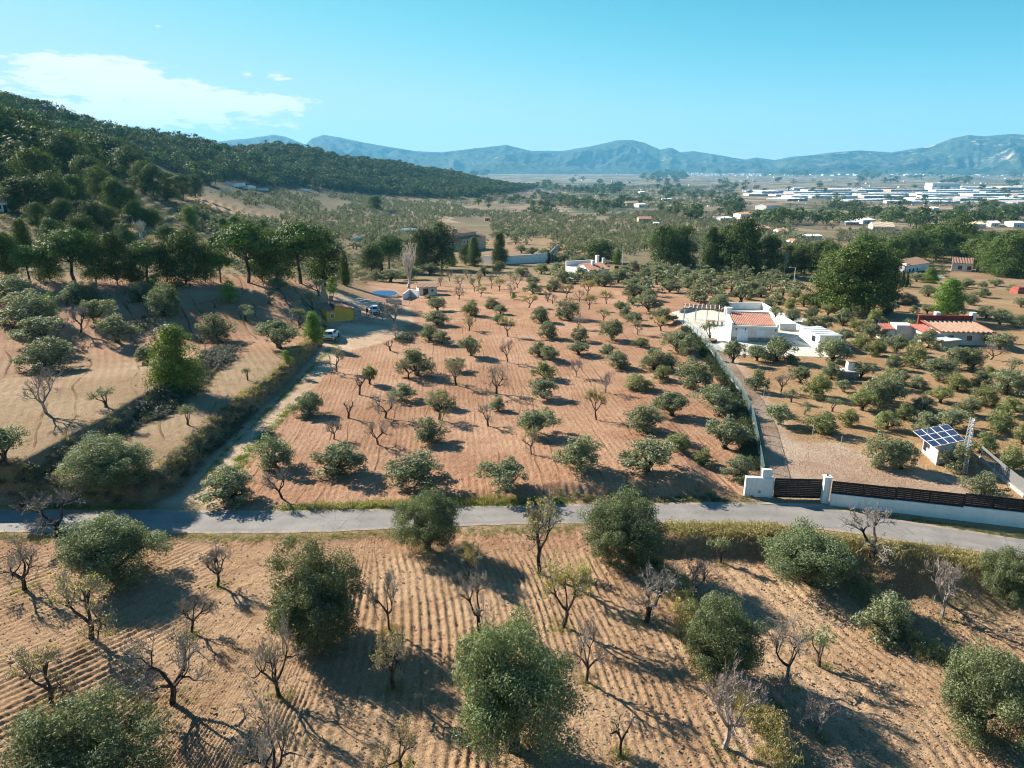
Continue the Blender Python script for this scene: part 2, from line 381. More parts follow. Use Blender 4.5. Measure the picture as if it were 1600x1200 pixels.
M_greyb = leafmat('grey_bramble_leaf', (.09, .085, .07), (.19, .175, .14), (.26, .24, .19), trans=.1)
M_dry = leafmat('dry_grass_blade', (.30, .24, .10), (.48, .40, .20), (.16, .2, .06), trans=.25)
M_green = leafmat('fresh_grass_blade', (.10, .16, .03), (.22, .30, .06), (.35, .36, .1), trans=.25)
M_hedge = leafmat('dark_hedge_leaf', (.02, .04, .012), (.06, .09, .025), trans=.1)
M_bark = pmat('olive_bark', (.13, .10, .075), .95, scale=9, var=.3, bump=.03)
M_barkd = pmat('dark_almond_bark', (.08, .06, .048), .95, scale=9, var=.3, bump=.02)
M_twig = pmat('grey_twig', (.36, .31, .26), .9, scale=5, var=.2)
M_twigp = pmat('pinkish_twig', (.42, .34, .29), .9, scale=5, var=.2)
M_pale = pmat('pale_poplar_bark', (.55, .50, .44), .8, scale=5, var=.1)
M_pbark = pmat('pine_bark', (.12, .085, .06), .95, scale=6, var=.3)
M_white = pmat('white_render', (.80, .79, .75), .85, scale=.8, var=.03, streak=.25, bump=.004)
M_cream = pmat('cream_render', (.66, .62, .56), .85, scale=.8, var=.05, streak=.2)
M_beige = pmat('beige_render', (.50, .40, .28), .85, scale=.8, var=.06, streak=.15)
M_ochre = pmat('ochre_render', (.60, .38, .07), .85, scale=.8, var=.05, streak=.2)
M_stonew = pmat('grey_stone_masonry', (.33, .30, .26), .9, scale=4, var=.2, bump=.05)
M_conc = pmat('grey_concrete', (.42, .40, .37), .9, scale=2, var=.1, streak=.3)
M_tile = pmat('red_roof_tile', (.44, .20, .125), .8, scale=1.2, var=.14, col2=(.27, .15, .11), bump=.01)
M_tileb = pmat('weathered_brown_tile', (.36, .20, .13), .85, scale=2.0, var=.16, col2=(.24, .17, .13))
M_tiled = pmat('dark_red_painted_panel', (.26, .035, .03), .6, scale=1, var=.08)
M_tiler = pmat('bright_red_tile', (.36, .10, .07), .7, scale=2, var=.1)
M_glass = pmat('dark_window_glass', (.03, .04, .05), .1, var=.1, spec=.6)
M_shut = pmat('pale_blue_shutter', (.68, .72, .78), .6, var=.03)
M_black = pmat('black_metal_slat', (.012, .012, .014), .55, var=.1, spec=.3)
M_steel = pmat('galvanised_steel', (.55, .56, .58), .45, metal=.6, var=.06)
M_green_mesh = pmat('green_fence_mesh', (.10, .24, .22), .6, var=.1)
M_wmetal = pmat('white_painted_metal', (.72, .72, .70), .5, var=.03)
M_wood = pmat('brown_timber', (.28, .15, .08), .8, scale=6, var=.2)
M_door = pmat('dark_brown_door', (.10, .05, .03), .6, var=.2)
M_car = pmat('white_car_paint', (.78, .80, .82), .2, var=.01, spec=.6)
M_tyre = pmat('black_rubber', (.02, .02, .02), .9, var=.1)
M_tail = pmat('red_tail_light', (.45, .02, .02), .3, var=.05)
M_solar = pmat('dark_blue_solar_cell', (.012, .022, .075), .22, var=.2, spec=.6, scale=1)
M_cloth = pmat('dark_clothing', (.025, .027, .035), .9, var=.2)
M_skin = pmat('skin', (.45, .27, .2), .6, var=.05)
M_hair = pmat('dark_hair', (.03, .02, .015), .8, var=.1)
M_pool = pmat('pool_water', (.05, .45, .55), .08, var=.05, spec=.6)
M_cover = pmat('blue_pool_cover', (.02, .08, .20), .4, var=.1)
M_orange = pmat('orange_brick', (.40, .22, .14), .85, scale=5, var=.15)
M_metalroof = pmat('pale_metal_roof', (.62, .66, .70), .5, scale=.02, var=.06)
M_indwall = pmat('industrial_wall', (.68, .68, .66), .8, scale=.02, var=.08)
M_rock = pmat('pale_stone', (.45, .36, .28), .9, scale=3, var=.2)
M_terrac = pmat('planter_dark_stone', (.10, .07, .06), .9, var=.2)
M_aniron = pmat('grey_antenna_metal', (.18, .18, .2), .6, var=.1)
# ------------------------------------------------------------------ ground sheet
def ground_material():
    m = bpy.data.materials.new('soil'); m.use_nodes = True; N = NT(m.node_tree); b = m.node_tree.nodes['Principled BSDF']
    t = N.new('ShaderNodeTexCoord').outputs['Object']
    def attr(nm, o='Color'):
        a = N.new('ShaderNodeAttribute'); a.attribute_name = nm; return a.outputs[o]
    col = attr('col'); fur = attr('fur', 'Fac'); fa = attr('fa', 'Fac'); far = attr('far', 'Fac'); weed = attr('weed', 'Fac')
    n1 = N.noise(t, .09, 5, .6); n2 = N.noise(t, 1.1, 6, .68); n3 = N.noise(t, 7.0, 4, .7)
    c = N.mix(N.rng(n1, .35, .68), N.mix(1.0, col, (.86, .80, .76, 1), 'MULTIPLY'), N.mix(1.0, col, (1.12, 1.16, 1.2, 1), 'MULTIPLY'))
    c = N.mix(N.m('MULTIPLY', N.rng(n2, .42, .75), .6), c, N.mix(1.0, c, (1.25, 1.32, 1.38, 1), 'MULTIPLY'))
    c = N.mix(N.m('MULTIPLY', N.rng(n3, .40, .60, 1.0, 0.0), .6), c, N.mix(1.0, c, (.62, .55, .50, 1), 'MULTIPLY'))
    # tyre tracks: narrow darker ruts running with the furrows, and patches of moister soil
    tf = N.m('FRACT', N.m('ADD', N.m('DIVIDE', fur, 9.0), N.m('MULTIPLY', N.noise(t, .05, 2, .5), .9)))
    rut = N.m('MULTIPLY', N.m('MULTIPLY', N.m('MAXIMUM', N.rng(N.m('ABSOLUTE', N.m('SUBTRACT', tf, .3)), .008, .022, 1, 0), N.rng(N.m('ABSOLUTE', N.m('SUBTRACT', tf, .62)), .008, .022, 1, 0)), fa), N.rng(N.noise(t, .12, 4, .6), .42, .56))
    c = N.mix(N.m('MULTIPLY', rut, .75), c, N.mix(1.0, c, (.52, .46, .42, 1), 'MULTIPLY'))
    c = N.mix(N.m('MULTIPLY', N.rng(N.noise(t, .32, 7, .72), .5, .64), .45), c, N.mix(1.0, c, (.70, .62, .58, 1), 'MULTIPLY'))
    # dry weeds and greenish film where the field is not freshly ploughed
    wn = N.m('MULTIPLY', weed, N.rng(N.noise(t, .55, 7, .7), .38, .62))
    wc = N.mix(N.rng(N.noise(t, 2.3, 4, .6), .35, .65), (.31, .24, .13, 1), (.17, .165, .075, 1))
    c = N.mix(wn, c, wc)
    # far plots of vineyard, fallow and grove
    mp = N.new('ShaderNodeMapping'); mp.inputs['Scale'].default_value = (1 / 70, 1 / 110, 1); mp.inputs['Rotation'].default_value = (0, 0, .3); N.link(t, mp.inputs[0])
    v = N.new('ShaderNodeTexVoronoi'); v.distance = 'CHEBYCHEV'; N.link(mp.outputs[0], v.inputs['Vector']); v.inputs['Scale'].default_value = 1
    sp = N.new('ShaderNodeSeparateColor'); N.link(v.outputs['Color'], sp.inputs[0])
    fc = N.ramp(sp.outputs[0], [(0, (.18, .135, .095)), (.22, (.24, .175, .125)), (.42, (.11, .105, .07)), (.55, (.30, .205, .15)), (.74, (.16, .135, .10)), (.86, (.38, .29, .21))], 'CONSTANT')
    fc = N.mix(N.rng(N.noise(t, .035, 6, .7), .42, .62), fc, N.mix(1.0, fc, (.62, .72, .60, 1), 'MULTIPLY'))
    fc = N.mix(N.rng(N.noise(t, .0028, 6, .68), .52, .60), fc, (.06, .08, .04, 1))
    c = N.mix(far, c, fc)
    N.link(c, b.inputs['Base Color']); b.inputs['Roughness'].default_value = .95; b.inputs['Specular IOR Level'].default_value = .1
    s = N.m('SINE', N.m('ADD', N.m('MULTIPLY', fur, 2 * math.pi), N.m('MULTIPLY', N.noise(t, .5, 3, .6), 2.5)))
    h = N.m('MULTIPLY', N.m('MULTIPLY', s, fa), N.rng(N.noise(t, .5, 3, .6), .3, .6, .25, 1.0))
    h = N.m('ADD', N.m('MULTIPLY', h, .026), N.m('MULTIPLY', N.noise(t, 2.6, 8, .75), .34))
    h = N.m('ADD', h, N.m('MULTIPLY', N.noise(t, 11.0, 4, .7), .07)); h = N.m('SUBTRACT', h, N.m('MULTIPLY', rut, .06))
    bp = N.new('ShaderNodeBump'); bp.inputs['Strength'].default_value = .9; bp.inputs['Distance'].default_value = 1.0
    N.link(h, bp.inputs['Height']); N.link(bp.outputs[0], b.inputs['Normal']); return m
M_soil = ground_material()

def flat_mat(name, col, col2, sc, bump=.02, rough=.9, patch=None):
    m = bpy.data.materials.new(name); m.use_nodes = True; N = NT(m.node_tree); b = m.node_tree.nodes['Principled BSDF']
    t = N.new('ShaderNodeTexCoord').outputs['Object']
    c = N.mix(N.rng(N.noise(t, sc, 6, .65), .32, .7), (*col, 1), (*col2, 1))
    c = N.mix(N.m('MULTIPLY', N.rng(N.noise(t, sc * 9, 4, .7), .3, .6, 1, 0), .35), c, N.mix(1.0, c, (.7, .68, .66, 1), 'MULTIPLY'))
    if patch:
        c = N.mix(N.rng(N.noise(t, .18, 3, .5), .55, .58), c, (*patch, 1))
    N.link(c, b.inputs['Base Color']); b.inputs['Roughness'].default_value = rough; b.inputs['Specular IOR Level'].default_value = .2
    bp = N.new('ShaderNodeBump'); bp.inputs['Strength'].default_value = .6; bp.inputs['Distance'].default_value = bump
    N.link(N.noise(t, 9, 5, .7), bp.inputs['Height']); N.link(bp.outputs[0], b.inputs['Normal']); return m
M_road0 = flat_mat('worn_asphalt', (.20, .185, .17), (.27, .25, .225), .3, .012, .85, patch=(.225, .205, .185))
def road_mat():
    m = M_road0.copy(); m.name = 'patched_asphalt'; N = NT(m.node_tree); b = m.node_tree.nodes['Principled BSDF']; src = b.inputs['Base Color'].links[0].from_socket
    a = N.new('ShaderNodeAttribute'); a.attribute_name = 'across'; v = a.outputs['Fac']; t = N.new('ShaderNodeTexCoord').outputs['Object']
    w = N.m('ADD', N.m('POWER', 2.718, N.m('MULTIPLY', N.m('POWER', N.m('MULTIPLY', N.m('SUBTRACT', v, .3), 11), 2.0), -1.0)), N.m('POWER', 2.718, N.m('MULTIPLY', N.m('POWER', N.m('MULTIPLY', N.m('SUBTRACT', v, .7), 11), 2.0), -1.0)))
    c = N.mix(N.m('MULTIPLY', w, N.m('MULTIPLY', N.noise(t, .6, 4, .6), .45)), src, (.30, .28, .26, 1))
    ed = N.m('MULTIPLY', N.rng(N.m('ABSOLUTE', N.m('SUBTRACT', v, .5)), .36, .5), N.rng(N.noise(t, 1.3, 5, .7), .38, .6)); c = N.mix(ed, c, (.40, .29, .20, 1))
    vo = N.new('ShaderNodeTexVoronoi'); vo.feature = 'DISTANCE_TO_EDGE'; vo.inputs['Scale'].default_value = .55; N.link(N.noise(t, .6, 3, .6, out=1), vo.inputs['Vector']) if False else N.link(t, vo.inputs['Vector'])
    c = N.mix(N.m('MULTIPLY', N.rng(vo.outputs['Distance'], .0, .02, 1, 0), N.rng(N.noise(t, .25, 3, .6), .5, .6, 0, .5)), c, (.08, .075, .07, 1))
    N.link(c, b.inputs['Base Color']); return m
M_road = road_mat()
M_plaza = flat_mat('pale_concrete_paving', (.52, .48, .40), (.62, .58, .50), .15, .004)
M_gravel = flat_mat('grey_gravel', (.30, .26, .22), (.42, .37, .32), .3, .03)

C_FG = np.array((.47, .31, .185)); C_RED = np.array((.45, .265, .165)); C_LEFT = np.array((.39, .26, .165))
C_SAND = np.array((.47, .345, .25)); C_TRACK = np.array((.60, .46, .32)); C_BANK = np.array((.27, .175, .11)); C_RG = np.array((.42, .265, .145))
LINE_RED_L = [(300, 800), (520, 545), (600, 480), (640, 440), (560, 425), (1010, 425), (1100, 470)]
FENCE = [(1192, 744), (1176, 662), (1158, 618), (1128, 578), (1108, 548), (1083, 524), (1076, 512)]
FENCEW = PP(FENCE)

def furrow(x, y):
    D = np.hypot(x, y)
    wx = fbm(x * .035 + 3, y * .035, 2, 41) * 15; p = x * .97 + wx + np.where(x < -12, (x + 12) * 0, 0) - np.clip(-x - 12, 0, 40) * .0
    th = .0
    # left part: furrows run obliquely
    k = sstep(-x, 10, 22); p = p * (1 - k) + (x * .78 - y * .62 + wx * .4) * k
    p = p / .55
    r1 = (x * .985 + y * .10 + fbm(x * .02, y * .02, 2, 43) * 5) / .6
    lf = (x * .60 - y * .80 * -1 * -1 + 0) / .6
    lf = (x * .88 + y * .47 + fbm(x * .02, y * .02, 2, 44) * 3) / 1.0
    q = np.where(y < 50, p, r1); q = np.where((poly_sd(x, y, TA) > 0) & (y > 48), lf, q)
    return q

def build_ground():
    dr = math.pi / 180
    az = np.concatenate([np.linspace(-math.pi, -46 * dr, 40)[:-1], np.linspace(-46 * dr, 46 * dr, 800), np.linspace(46 * dr, math.pi, 40)[1:]])
    py = np.arange(1262, 268, -1.25); e = np.arctan((py - 600) / F) + PITCH - 0.0
    e = PITCH + np.arctan((py - 600) / F); Dr = H / np.tan(e)
    Dr = Dr[(Dr > 0) & (Dr < 3300)]
    Dr = np.concatenate([[.5, 4, 9, 14, 19, 22.5], Dr[Dr > 23.5], np.exp(np.linspace(math.log(3400), math.log(10500), 60))])
    A, R = np.meshgrid(az, Dr); x = (np.sin(A) * R).ravel(); y = (np.cos(A) * R).ravel(); D = R.ravel(); Az = A.ravel()
    z = terr(x, y)
    n = len(x); col = np.tile(C_FG, (n, 1)); far = sstep(D, 420, 900); fa = np.zeros(n); weed = np.zeros(n) + .06
    fu = np.zeros(n)
    nr = D < 270; xn, yn, Dn, An = x[nr], y[nr], D[nr], Az[nr]; cn = col[nr]; fn = np.zeros(nr.sum()); wd = np.full(nr.sum(), .06)
    wob = fbm(xn * .25, yn * .25, 4, 51)
    def put(mask, c):
        nonlocal cn; cn = cn * (1 - mask[:, None]) + np.asarray(c) * mask[:, None]
    road = poly_sd(xn, yn, ROADP)
    fgm = (yn < 47) | (road > 0)
    front = sstep(-yn + 46 + 0 * xn, -2, 2)
    fn[:] = 1.0
    # beyond the road: red orchard
    red = sstep(yn, 47, 50); put(red, C_RED)
    # right grove
    fd = line_d(xn, yn, [(60, 200)] + FENCEW[::-1] + [(FENCEW[0][0], 40)])
    fx = np.interp(yn, [FENCEW[i][1] for i in range(len(FENCEW))] + [230], [FENCEW[i][0] for i in range(len(FENCEW))] + [75])
    rg = sstep(xn - fx, 0, .6) * sstep(yn, 49, 50.5); put(rg, C_RG); wd = wd * (1 - rg) + .22 * rg; fn *= (1 - .8 * rg)
    # left terraces
    sa = poly_sd(xn, yn, TA); la = sstep(sa, 0, 1); put(la, C_LEFT); topred = la * sstep(Dn + 12 * wob, 105, 118); put(topred, C_RED * .98)
    wd = np.maximum(wd * (1 - la), la * (.5 - .4 * sstep(Dn, 100, 120))); fn = fn * (1 - la) + .85 * la
    # track, yard, lot
    tk = np.maximum(sstep(poly_sd(xn, yn, TRACK) + wob * 1.2, -.3, .6), sstep(1.5 - line_d(xn - 1.5, yn, TRACK_E) + wob * 1.5, 0, .5)); put(tk * .9, C_TRACK); fn *= 1 - tk
    cen = line_d(xn, yn, TRACK_E); wd = np.maximum(wd, tk * .75 * np.exp(-(cen / .45) ** 2)); 
    yd = sstep(poly_sd(xn, yn, YARD) + wob * 2, -.5, 1); put(yd * .85, C_TRACK * .88); fn *= 1 - yd
    dv = sstep(poly_sd(xn, yn, DRIVE) + wob * 1.5, -.6, .8); put(dv, C_SAND); fn *= 1 - dv; wd *= 1 - dv
    # verges
    vg = np.exp(-(np.clip(-road, 0, 9) / 1.1) ** 2) * (road < .3); put(vg * .6, (.36, .30, .2)); wd = np.maximum(wd, .55 * vg); fn *= 1 - vg
    # terrace banks: scrubby and bare earth
    for P in (TA, TB, TD, TE):
        s = poly_sd(xn, yn, P); bk = np.exp(-((s - .7) / 1.1) ** 2) * (Dn < 112) * (np.abs(road) > .6)
        put(bk * .75, C_BANK); wd = np.maximum(wd, bk * .8); fn *= 1 - bk
    # stony pale soil lower right
    st = sstep(xn + yn * .2, 8, 22) * (yn < 46); put(st * .35, (.50, .36, .23))
    # dried grass at the foot of the forest row
    mid = sstep(Dn + 20 * wob, 185, 235) * (1 - .5 * sstep(An, .3, .5)); mid = np.maximum(mid, sstep(Dn + 16 * wob, 148, 165) * sstep(-An, .18, .24)); put(mid * .75, (.22, .18, .10)); wd = np.maximum(wd, mid * .5); fn *= 1 - mid
    cn *= (1 + .22 * fbm(xn * .07, yn * .07, 4, 61))[:, None]
    col[nr] = cn; fa[nr] = fn * (1 - .6 * sstep(Dn, 60, 170) * (1 - la)) * (1 + 1.2 * la) * (.25 + .75 * sstep(fbm(xn * .07, yn * .07, 3, 72), -.34, -.04)) * (1 - .5 * sstep(-Dn, -62, -50)); weed[nr] = wd
    fu[nr] = furrow(xn, yn)
    # geometry of the furrows close by
    s = np.sin(2 * math.pi * fu[nr] + 3 * fbm(xn * .4, yn * .4, 3, 71)) * sstep(fbm(xn * .07, yn * .07, 3, 72), -.34, -.04) * (.3 + vnoise(xn * .5, yn * .5, 74))
    dz = fn * .062 * (1 - .6 * sstep(yn, 46, 49)) * s * (1 - sstep(Dn, 55, 90)) + (.15 * fbm(xn * 1.31 + yn * .92 + wob, yn * 1.31 - xn * .92, 5, 73, .6) + .06 * fbm(xn * 4.3 + yn * 3.7 + 3 * wob, yn * 4.3 - xn * 3.7 + 2 * wob, 3, 75)) * (1 - sstep(Dn, 60, 120)) * (.3 + .7 * fn)
    dz *= (road < -.4) * (poly_sd(xn, yn, PLAZA) < -.3)
    # sink the sheet a little below the paved surfaces
    dz -= .06 * (road > .45) + .08 * (poly_sd(xn, yn, PLAZA) > .05)
    z[nr] += dz
    # mid and far colours
    ff = ~nr; xf, yf, Df, Af = x[ff], y[ff], D[ff], Az[ff]
    hill = np.clip((z[ff] - Vz(Df)) / 16, 0, 1) * (Af < .06) * sstep(Df, 470, 700)
    tanz = sstep(fbm(xf * .012, yf * .012, 4, 81), -.06, .1)
    c = np.array((.19, .155, .09)) * (1 - tanz[:, None]) + np.array((.33, .215, .13)) * tanz[:, None]
    c = c * (1 - hill[:, None]) + np.array((.085, .08, .045)) * hill[:, None]
    # steep terrace faces are scrubby and dark
    col[ff] = c; weed[ff] = .35; far[ff] = far[ff] * (1 - hill)
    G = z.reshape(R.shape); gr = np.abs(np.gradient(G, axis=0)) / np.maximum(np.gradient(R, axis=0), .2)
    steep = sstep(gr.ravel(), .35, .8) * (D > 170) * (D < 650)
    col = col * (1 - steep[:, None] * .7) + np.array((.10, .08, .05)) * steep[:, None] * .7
    nr_, nc = R.shape; idx = np.arange(n).reshape(nr_, nc)
    q = np.stack([idx[:-1, :-1], idx[:-1, 1:], idx[1:, 1:], idx[1:, :-1]], -1).reshape(-1, 4)[:, ::-1]
    me = mesh_np('ground', np.stack([x, y, z], 1), q, [M_soil], smooth=True,
                 attrs={'col': ('FLOAT_COLOR', np.concatenate([col, np.ones((n, 1))], 1)), 'fur': ('FLOAT', fu), 'fa': ('FLOAT', fa), 'far': ('FLOAT', far), 'weed': ('FLOAT', weed)})
    link('ground', me, kind='structure')
build_ground()

# ------------------------------------------------------------------ mountains
SKY = [(-1500, 236), (-900, 220), (-400, 236), (0, 236), (300, 226), (400, 216), (430, 211), (450, 214), (480, 226), (490, 217), (508, 211), (530, 215), (560, 221), (600, 228), (650, 236), (690, 238), (740, 232), (790, 227), (830, 236), (880, 235), (920, 229), (960, 221), (985, 219), (1005, 223), (1030, 234), (1048, 231), (1062, 238), (1082, 236), (1120, 242), (1150, 247), (1165, 249), (1180, 246), (1210, 250), (1235, 245), (1270, 242), (1300, 238), (1340, 235), (1390, 238), (1420, 233), (1450, 228), (1480, 216), (1505, 211), (1530, 213), (1570, 209), (1600, 211), (1700, 205), (2000, 222), (2500, 240), (3400, 250)]
def build_mountains():
    az = np.concatenate([np.linspace(-1.15, -.7, 30)[:-1], np.linspace(-.7, .7, 900), np.linspace(.7, 1.15, 30)[1:]])
    u = np.tan(az); ex = np.array([800 + F * np.tan(a) * (math.cos(PITCH) + .31 * math.sin(PITCH)) for a in az])
    sy = np.interp(ex, [p[0] for p in SKY], [p[1] for p in SKY])
    v = (600 - sy) / F; r1 = math.cos(PITCH) + v * math.sin(PITCH); tane = (-math.sin(PITCH) + v * math.cos(PITCH)) / np.hypot(u * r1, r1)
    Rd = 12000.0; rz = H + Rd * tane
    D = np.concatenate([np.linspace(8200, 12000, 130), np.linspace(12060, 14500, 20)])
    A, R = np.meshgrid(az, D); x = np.sin(A) * R; y = np.cos(A) * R
    t = np.clip((R - 8700) / (Rd - 8700), 0, 1.0)
    rid = 0; amp = 1; tt = 0
    for k in range(6):
        s = 2 ** k / 2300.0; nz = 1 - np.abs(2 * vnoise(x * s + 5 * k, y * s * .8, 90 + k) - 1); rid = rid + amp * nz; tt += amp; amp *= .62
    rid = rid / tt
    prof = t ** 1.35 * (1 - .62 * (1 - t) ** .5 * (1.25 - rid * 1.25)) 
    prof = np.clip(t ** 1.15 * (.15 + 1.45 * rid * (1 - t) + .85 * t), 0, 1.0 - .12 * (1 - t))
    Z = -52 + (rz[None, :] + 52) * prof + (fbm(x / 420, y / 420, 5, 99, .6) * 90) * (1 - t) ** .5 * sstep(t, 0, .1)
    back = np.clip((R - Rd) / 2500, 0, 1); Z = Z - back * 320
    lat = A * 12000; rg = 0; am = 1.0; tt = 0
    for k in range(5):
        rg = rg + am * (1 - np.abs(2 * vnoise(lat / 850 * 2 ** k + 3 * fbm(R / 900, lat / 1500, 2, 7), R / 3200 * 2 ** k, 130 + k) - 1)); tt += am; am *= .55
    Z = Z + (rg / tt - .55) * 330 * np.clip(t * (1.04 - t) * 4, 0, 1) * np.clip((rz[None, :] + 52) / 420, .3, 1.2)
    Z = np.minimum(Z, (-52 + (rz[None, :] + 52) * (R / Rd)) + np.where(R > Rd, 1e6, 0) - 6 * (1 - t))
    Z[t <= 0] = -58
    n = x.size; idx = np.arange(n).reshape(x.shape)
    q = np.stack([idx[:-1, :-1], idx[:-1, 1:], idx[1:, 1:], idx[1:, :-1]], -1).reshape(-1, 4)[:, ::-1]
    m = bpy.data.materials.new('mountain_scrub_and_rock'); m.use_nodes = True; N = NT(m.node_tree); b = m.node_tree.nodes['Principled BSDF']
    tc = N.new('ShaderNodeTexCoord').outputs['Object']; sp = N.new('ShaderNodeSeparateXYZ'); N.link(tc, sp.inputs[0])
    n1 = N.noise(tc, .0016, 9, .68); n2 = N.noise(tc, .0075, 6, .7)
    c = N.mix(N.rng(n2, .38, .62), (.02, .04, .032, 1), (.075, .085, .055, 1))
    rk = N.m('MULTIPLY', N.rng(N.m('ADD', N.m('ADD', N.m('MULTIPLY', n1, .6), N.m('MULTIPLY', n2, .4)), N.m('MULTIPLY', sp.outputs[0], .000012)), .60, .66), N.rng(sp.outputs[2], -10, 120))
    c = N.mix(rk, c, (.42, .34, .28, 1))
    N.link(c, b.inputs['Base Color']); b.inputs['Roughness'].default_value = 1; b.inputs['Specular IOR Level'].default_value = .05
    me = mesh_np('mountains', np.stack([x.ravel(), y.ravel(), Z.ravel()], 1), q, [m], smooth=True)
    link('mountains', me, kind='structure')
build_mountains()

# ------------------------------------------------------------------ road, plaza and kerb edges
def strip(name, top, bot, mat, lift, nsub=6, kind='structure', z=None, sub_w=16):
    """ribbon between two polylines, following the ground"""
    def res(P):
        P = np.array(P); s = np.concatenate([[0], np.cumsum(np.hypot(*np.diff(P, axis=0).T))]); t = np.linspace(0, s[-1], 260)
        return np.stack([np.interp(t, s, P[:, 0]), np.interp(t, s, P[:, 1])], 1)
    A = res(top); B = res(bot); w = np.linspace(0, 1, sub_w + 1)
    X = A[:, None, :] * (1 - w)[None, :, None] + B[:, None, :] * w[None, :, None]
    x = X[..., 0].ravel(); y = X[..., 1].ravel(); zz = terr(x, y) + lift if z is None else np.full(len(x), z)
    idx = np.arange(len(x)).reshape(len(A), sub_w + 1); q = np.stack([idx[:-1, :-1], idx[:-1, 1:], idx[1:, 1:], idx[1:, :-1]], -1).reshape(-1, 4)
    me = mesh_np(name, np.stack([x, y, zz], 1), q, [mat], smooth=True, attrs={'across': ('FLOAT', np.tile(w, len(A)))})
    me.validate(); o = link(name, me, kind=kind)
    return o
def wob_line(P, amp, sc, seed):
    P = np.array(P); s = np.concatenate([[0], np.cumsum(np.hypot(*np.diff(P, axis=0).T))]); t = np.linspace(0, s[-1], 400)
    Q = np.stack([np.interp(t, s, P[:, 0]), np.interp(t, s, P[:, 1])], 1); Q[:, 1] += amp * fbm(t * sc, t * 0, 4, seed) * 2; return Q
strip('road', wob_line(RT, .18, .5, 1), wob_line(RB, .15, .5, 2), M_road, .03)
# paved yard of the white house: a slab with real thickness
def slab(name, poly, z0, z1, mat, kind='structure'):
    b = MB(); n = len(poly); top = [(p[0], p[1], z1) for p in poly]; bot = [(p[0], p[1], z0) for p in poly]
    a = sum(poly[i][0] * poly[(i + 1) % n][1] - poly[(i + 1) % n][0] * poly[i][1] for i in range(n))
    b.face(top if a > 0 else top[::-1])
    for i in range(n):
        j = (i + 1) % n; b.face([bot[i], bot[j], top[j], top[i]])
    return b.build(name, mat, kind=kind)
slab('paved_yard', PLAZA, -.5, .16, M_plaza)
slab('gate_apron', PP([(1196, 786), (1290, 789), (1312, 797), (1250, 792), (1186, 788)]), -.3, .07, M_gravel)
# ------------------------------------------------------------------ plants: mesh generators (unit size: crown 1 wide, tree 1 high)
def rdir(n, r):
    v = r.normal(size=(n, 3)); return v / np.linalg.norm(v, axis=1, keepdims=True)
def leafquads(P, Nn, L, Wd, r):
    n = len(P); t = rdir(n, r); t -= (t * Nn).sum(1, keepdims=True) * Nn; t /= np.linalg.norm(t, axis=1, keepdims=True) + 1e-9
    b = np.cross(Nn, t); l = L * r.uniform(.6, 1.3, (n, 1)); w = Wd * r.uniform(.6, 1.3, (n, 1))
    V = np.stack([P - t * l * .5, P + b * w * .5, P + t * l * .5, P - b * w * .5], 1).reshape(-1, 3)
    return V, np.arange(4 * n).reshape(-1, 4)
def shell_leaves(C, R, per, L, Wd, r, flat=1.0, jit=.5, inner=.12):
    """leaves spread over many small clumps C with radii R"""
    k = len(C); n = k * per; ci = np.repeat(np.arange(k), per); d = rdir(n, r)
    rad = R[ci] * np.where(r.random(n) < inner, r.uniform(.1, .8, n), r.uniform(.72, 1.12, n))
    P = C[ci] + d * rad[:, None] * np.array([1, 1, flat]); Nn = d + jit * r.normal(size=(n, 3)); Nn /= np.linalg.norm(Nn, axis=1, keepdims=True)
    return leafquads(P, Nn, L, Wd, r)
def tubes(segs, sides=4):
    """segs: list of (p0,p1,r0,r1)"""
    V = []; Q = []; n = 0
    for p0, p1, r0, r1 in segs:
        p0 = np.asarray(p0, float); p1 = np.asarray(p1, float); d = p1 - p0; d /= np.linalg.norm(d) + 1e-9
        a = np.cross(d, (0, 0, 1.0) if abs(d[2]) < .9 else (1.0, 0, 0)); a /= np.linalg.norm(a); b = np.cross(d, a)
        for (p, rr) in ((p0, r0), (p1, r1)):
            for i in range(sides):
                t = 2 * math.pi * i / sides; V.append(p + (a * math.cos(t) + b * math.sin(t)) * rr)
        for i in range(sides): Q.append((n + i, n + (i + 1) % sides, n + sides + (i + 1) % sides, n + sides + i))
        n += 2 * sides
    return np.array(V), np.array(Q)
def join(parts):
    V = []; Q = []; M = []; n = 0
    for v, q, m in parts:
        V.append(v); Q.append(q + n); M.append(np.full(len(q), m)); n += len(v)
    return np.concatenate(V), np.concatenate(Q), np.concatenate(M)
def wander(p0, p1, k, amp, r):
    P = [np.array(p0, float)]
    for i in range(1, k + 1):
        t = i / k; P.append(np.array(p0) * (1 - t) + np.array(p1) * t + r.normal(size=3) * amp * (0 if i == k else 1))
    return P
def limb(p0, p1, r0, r1, k, amp, r):
    P = wander(p0, p1, k, amp, r); return [(P[i], P[i + 1], r0 + (r1 - r0) * i / k, r0 + (r1 - r0) * (i + 1) / k) for i in range(k)]

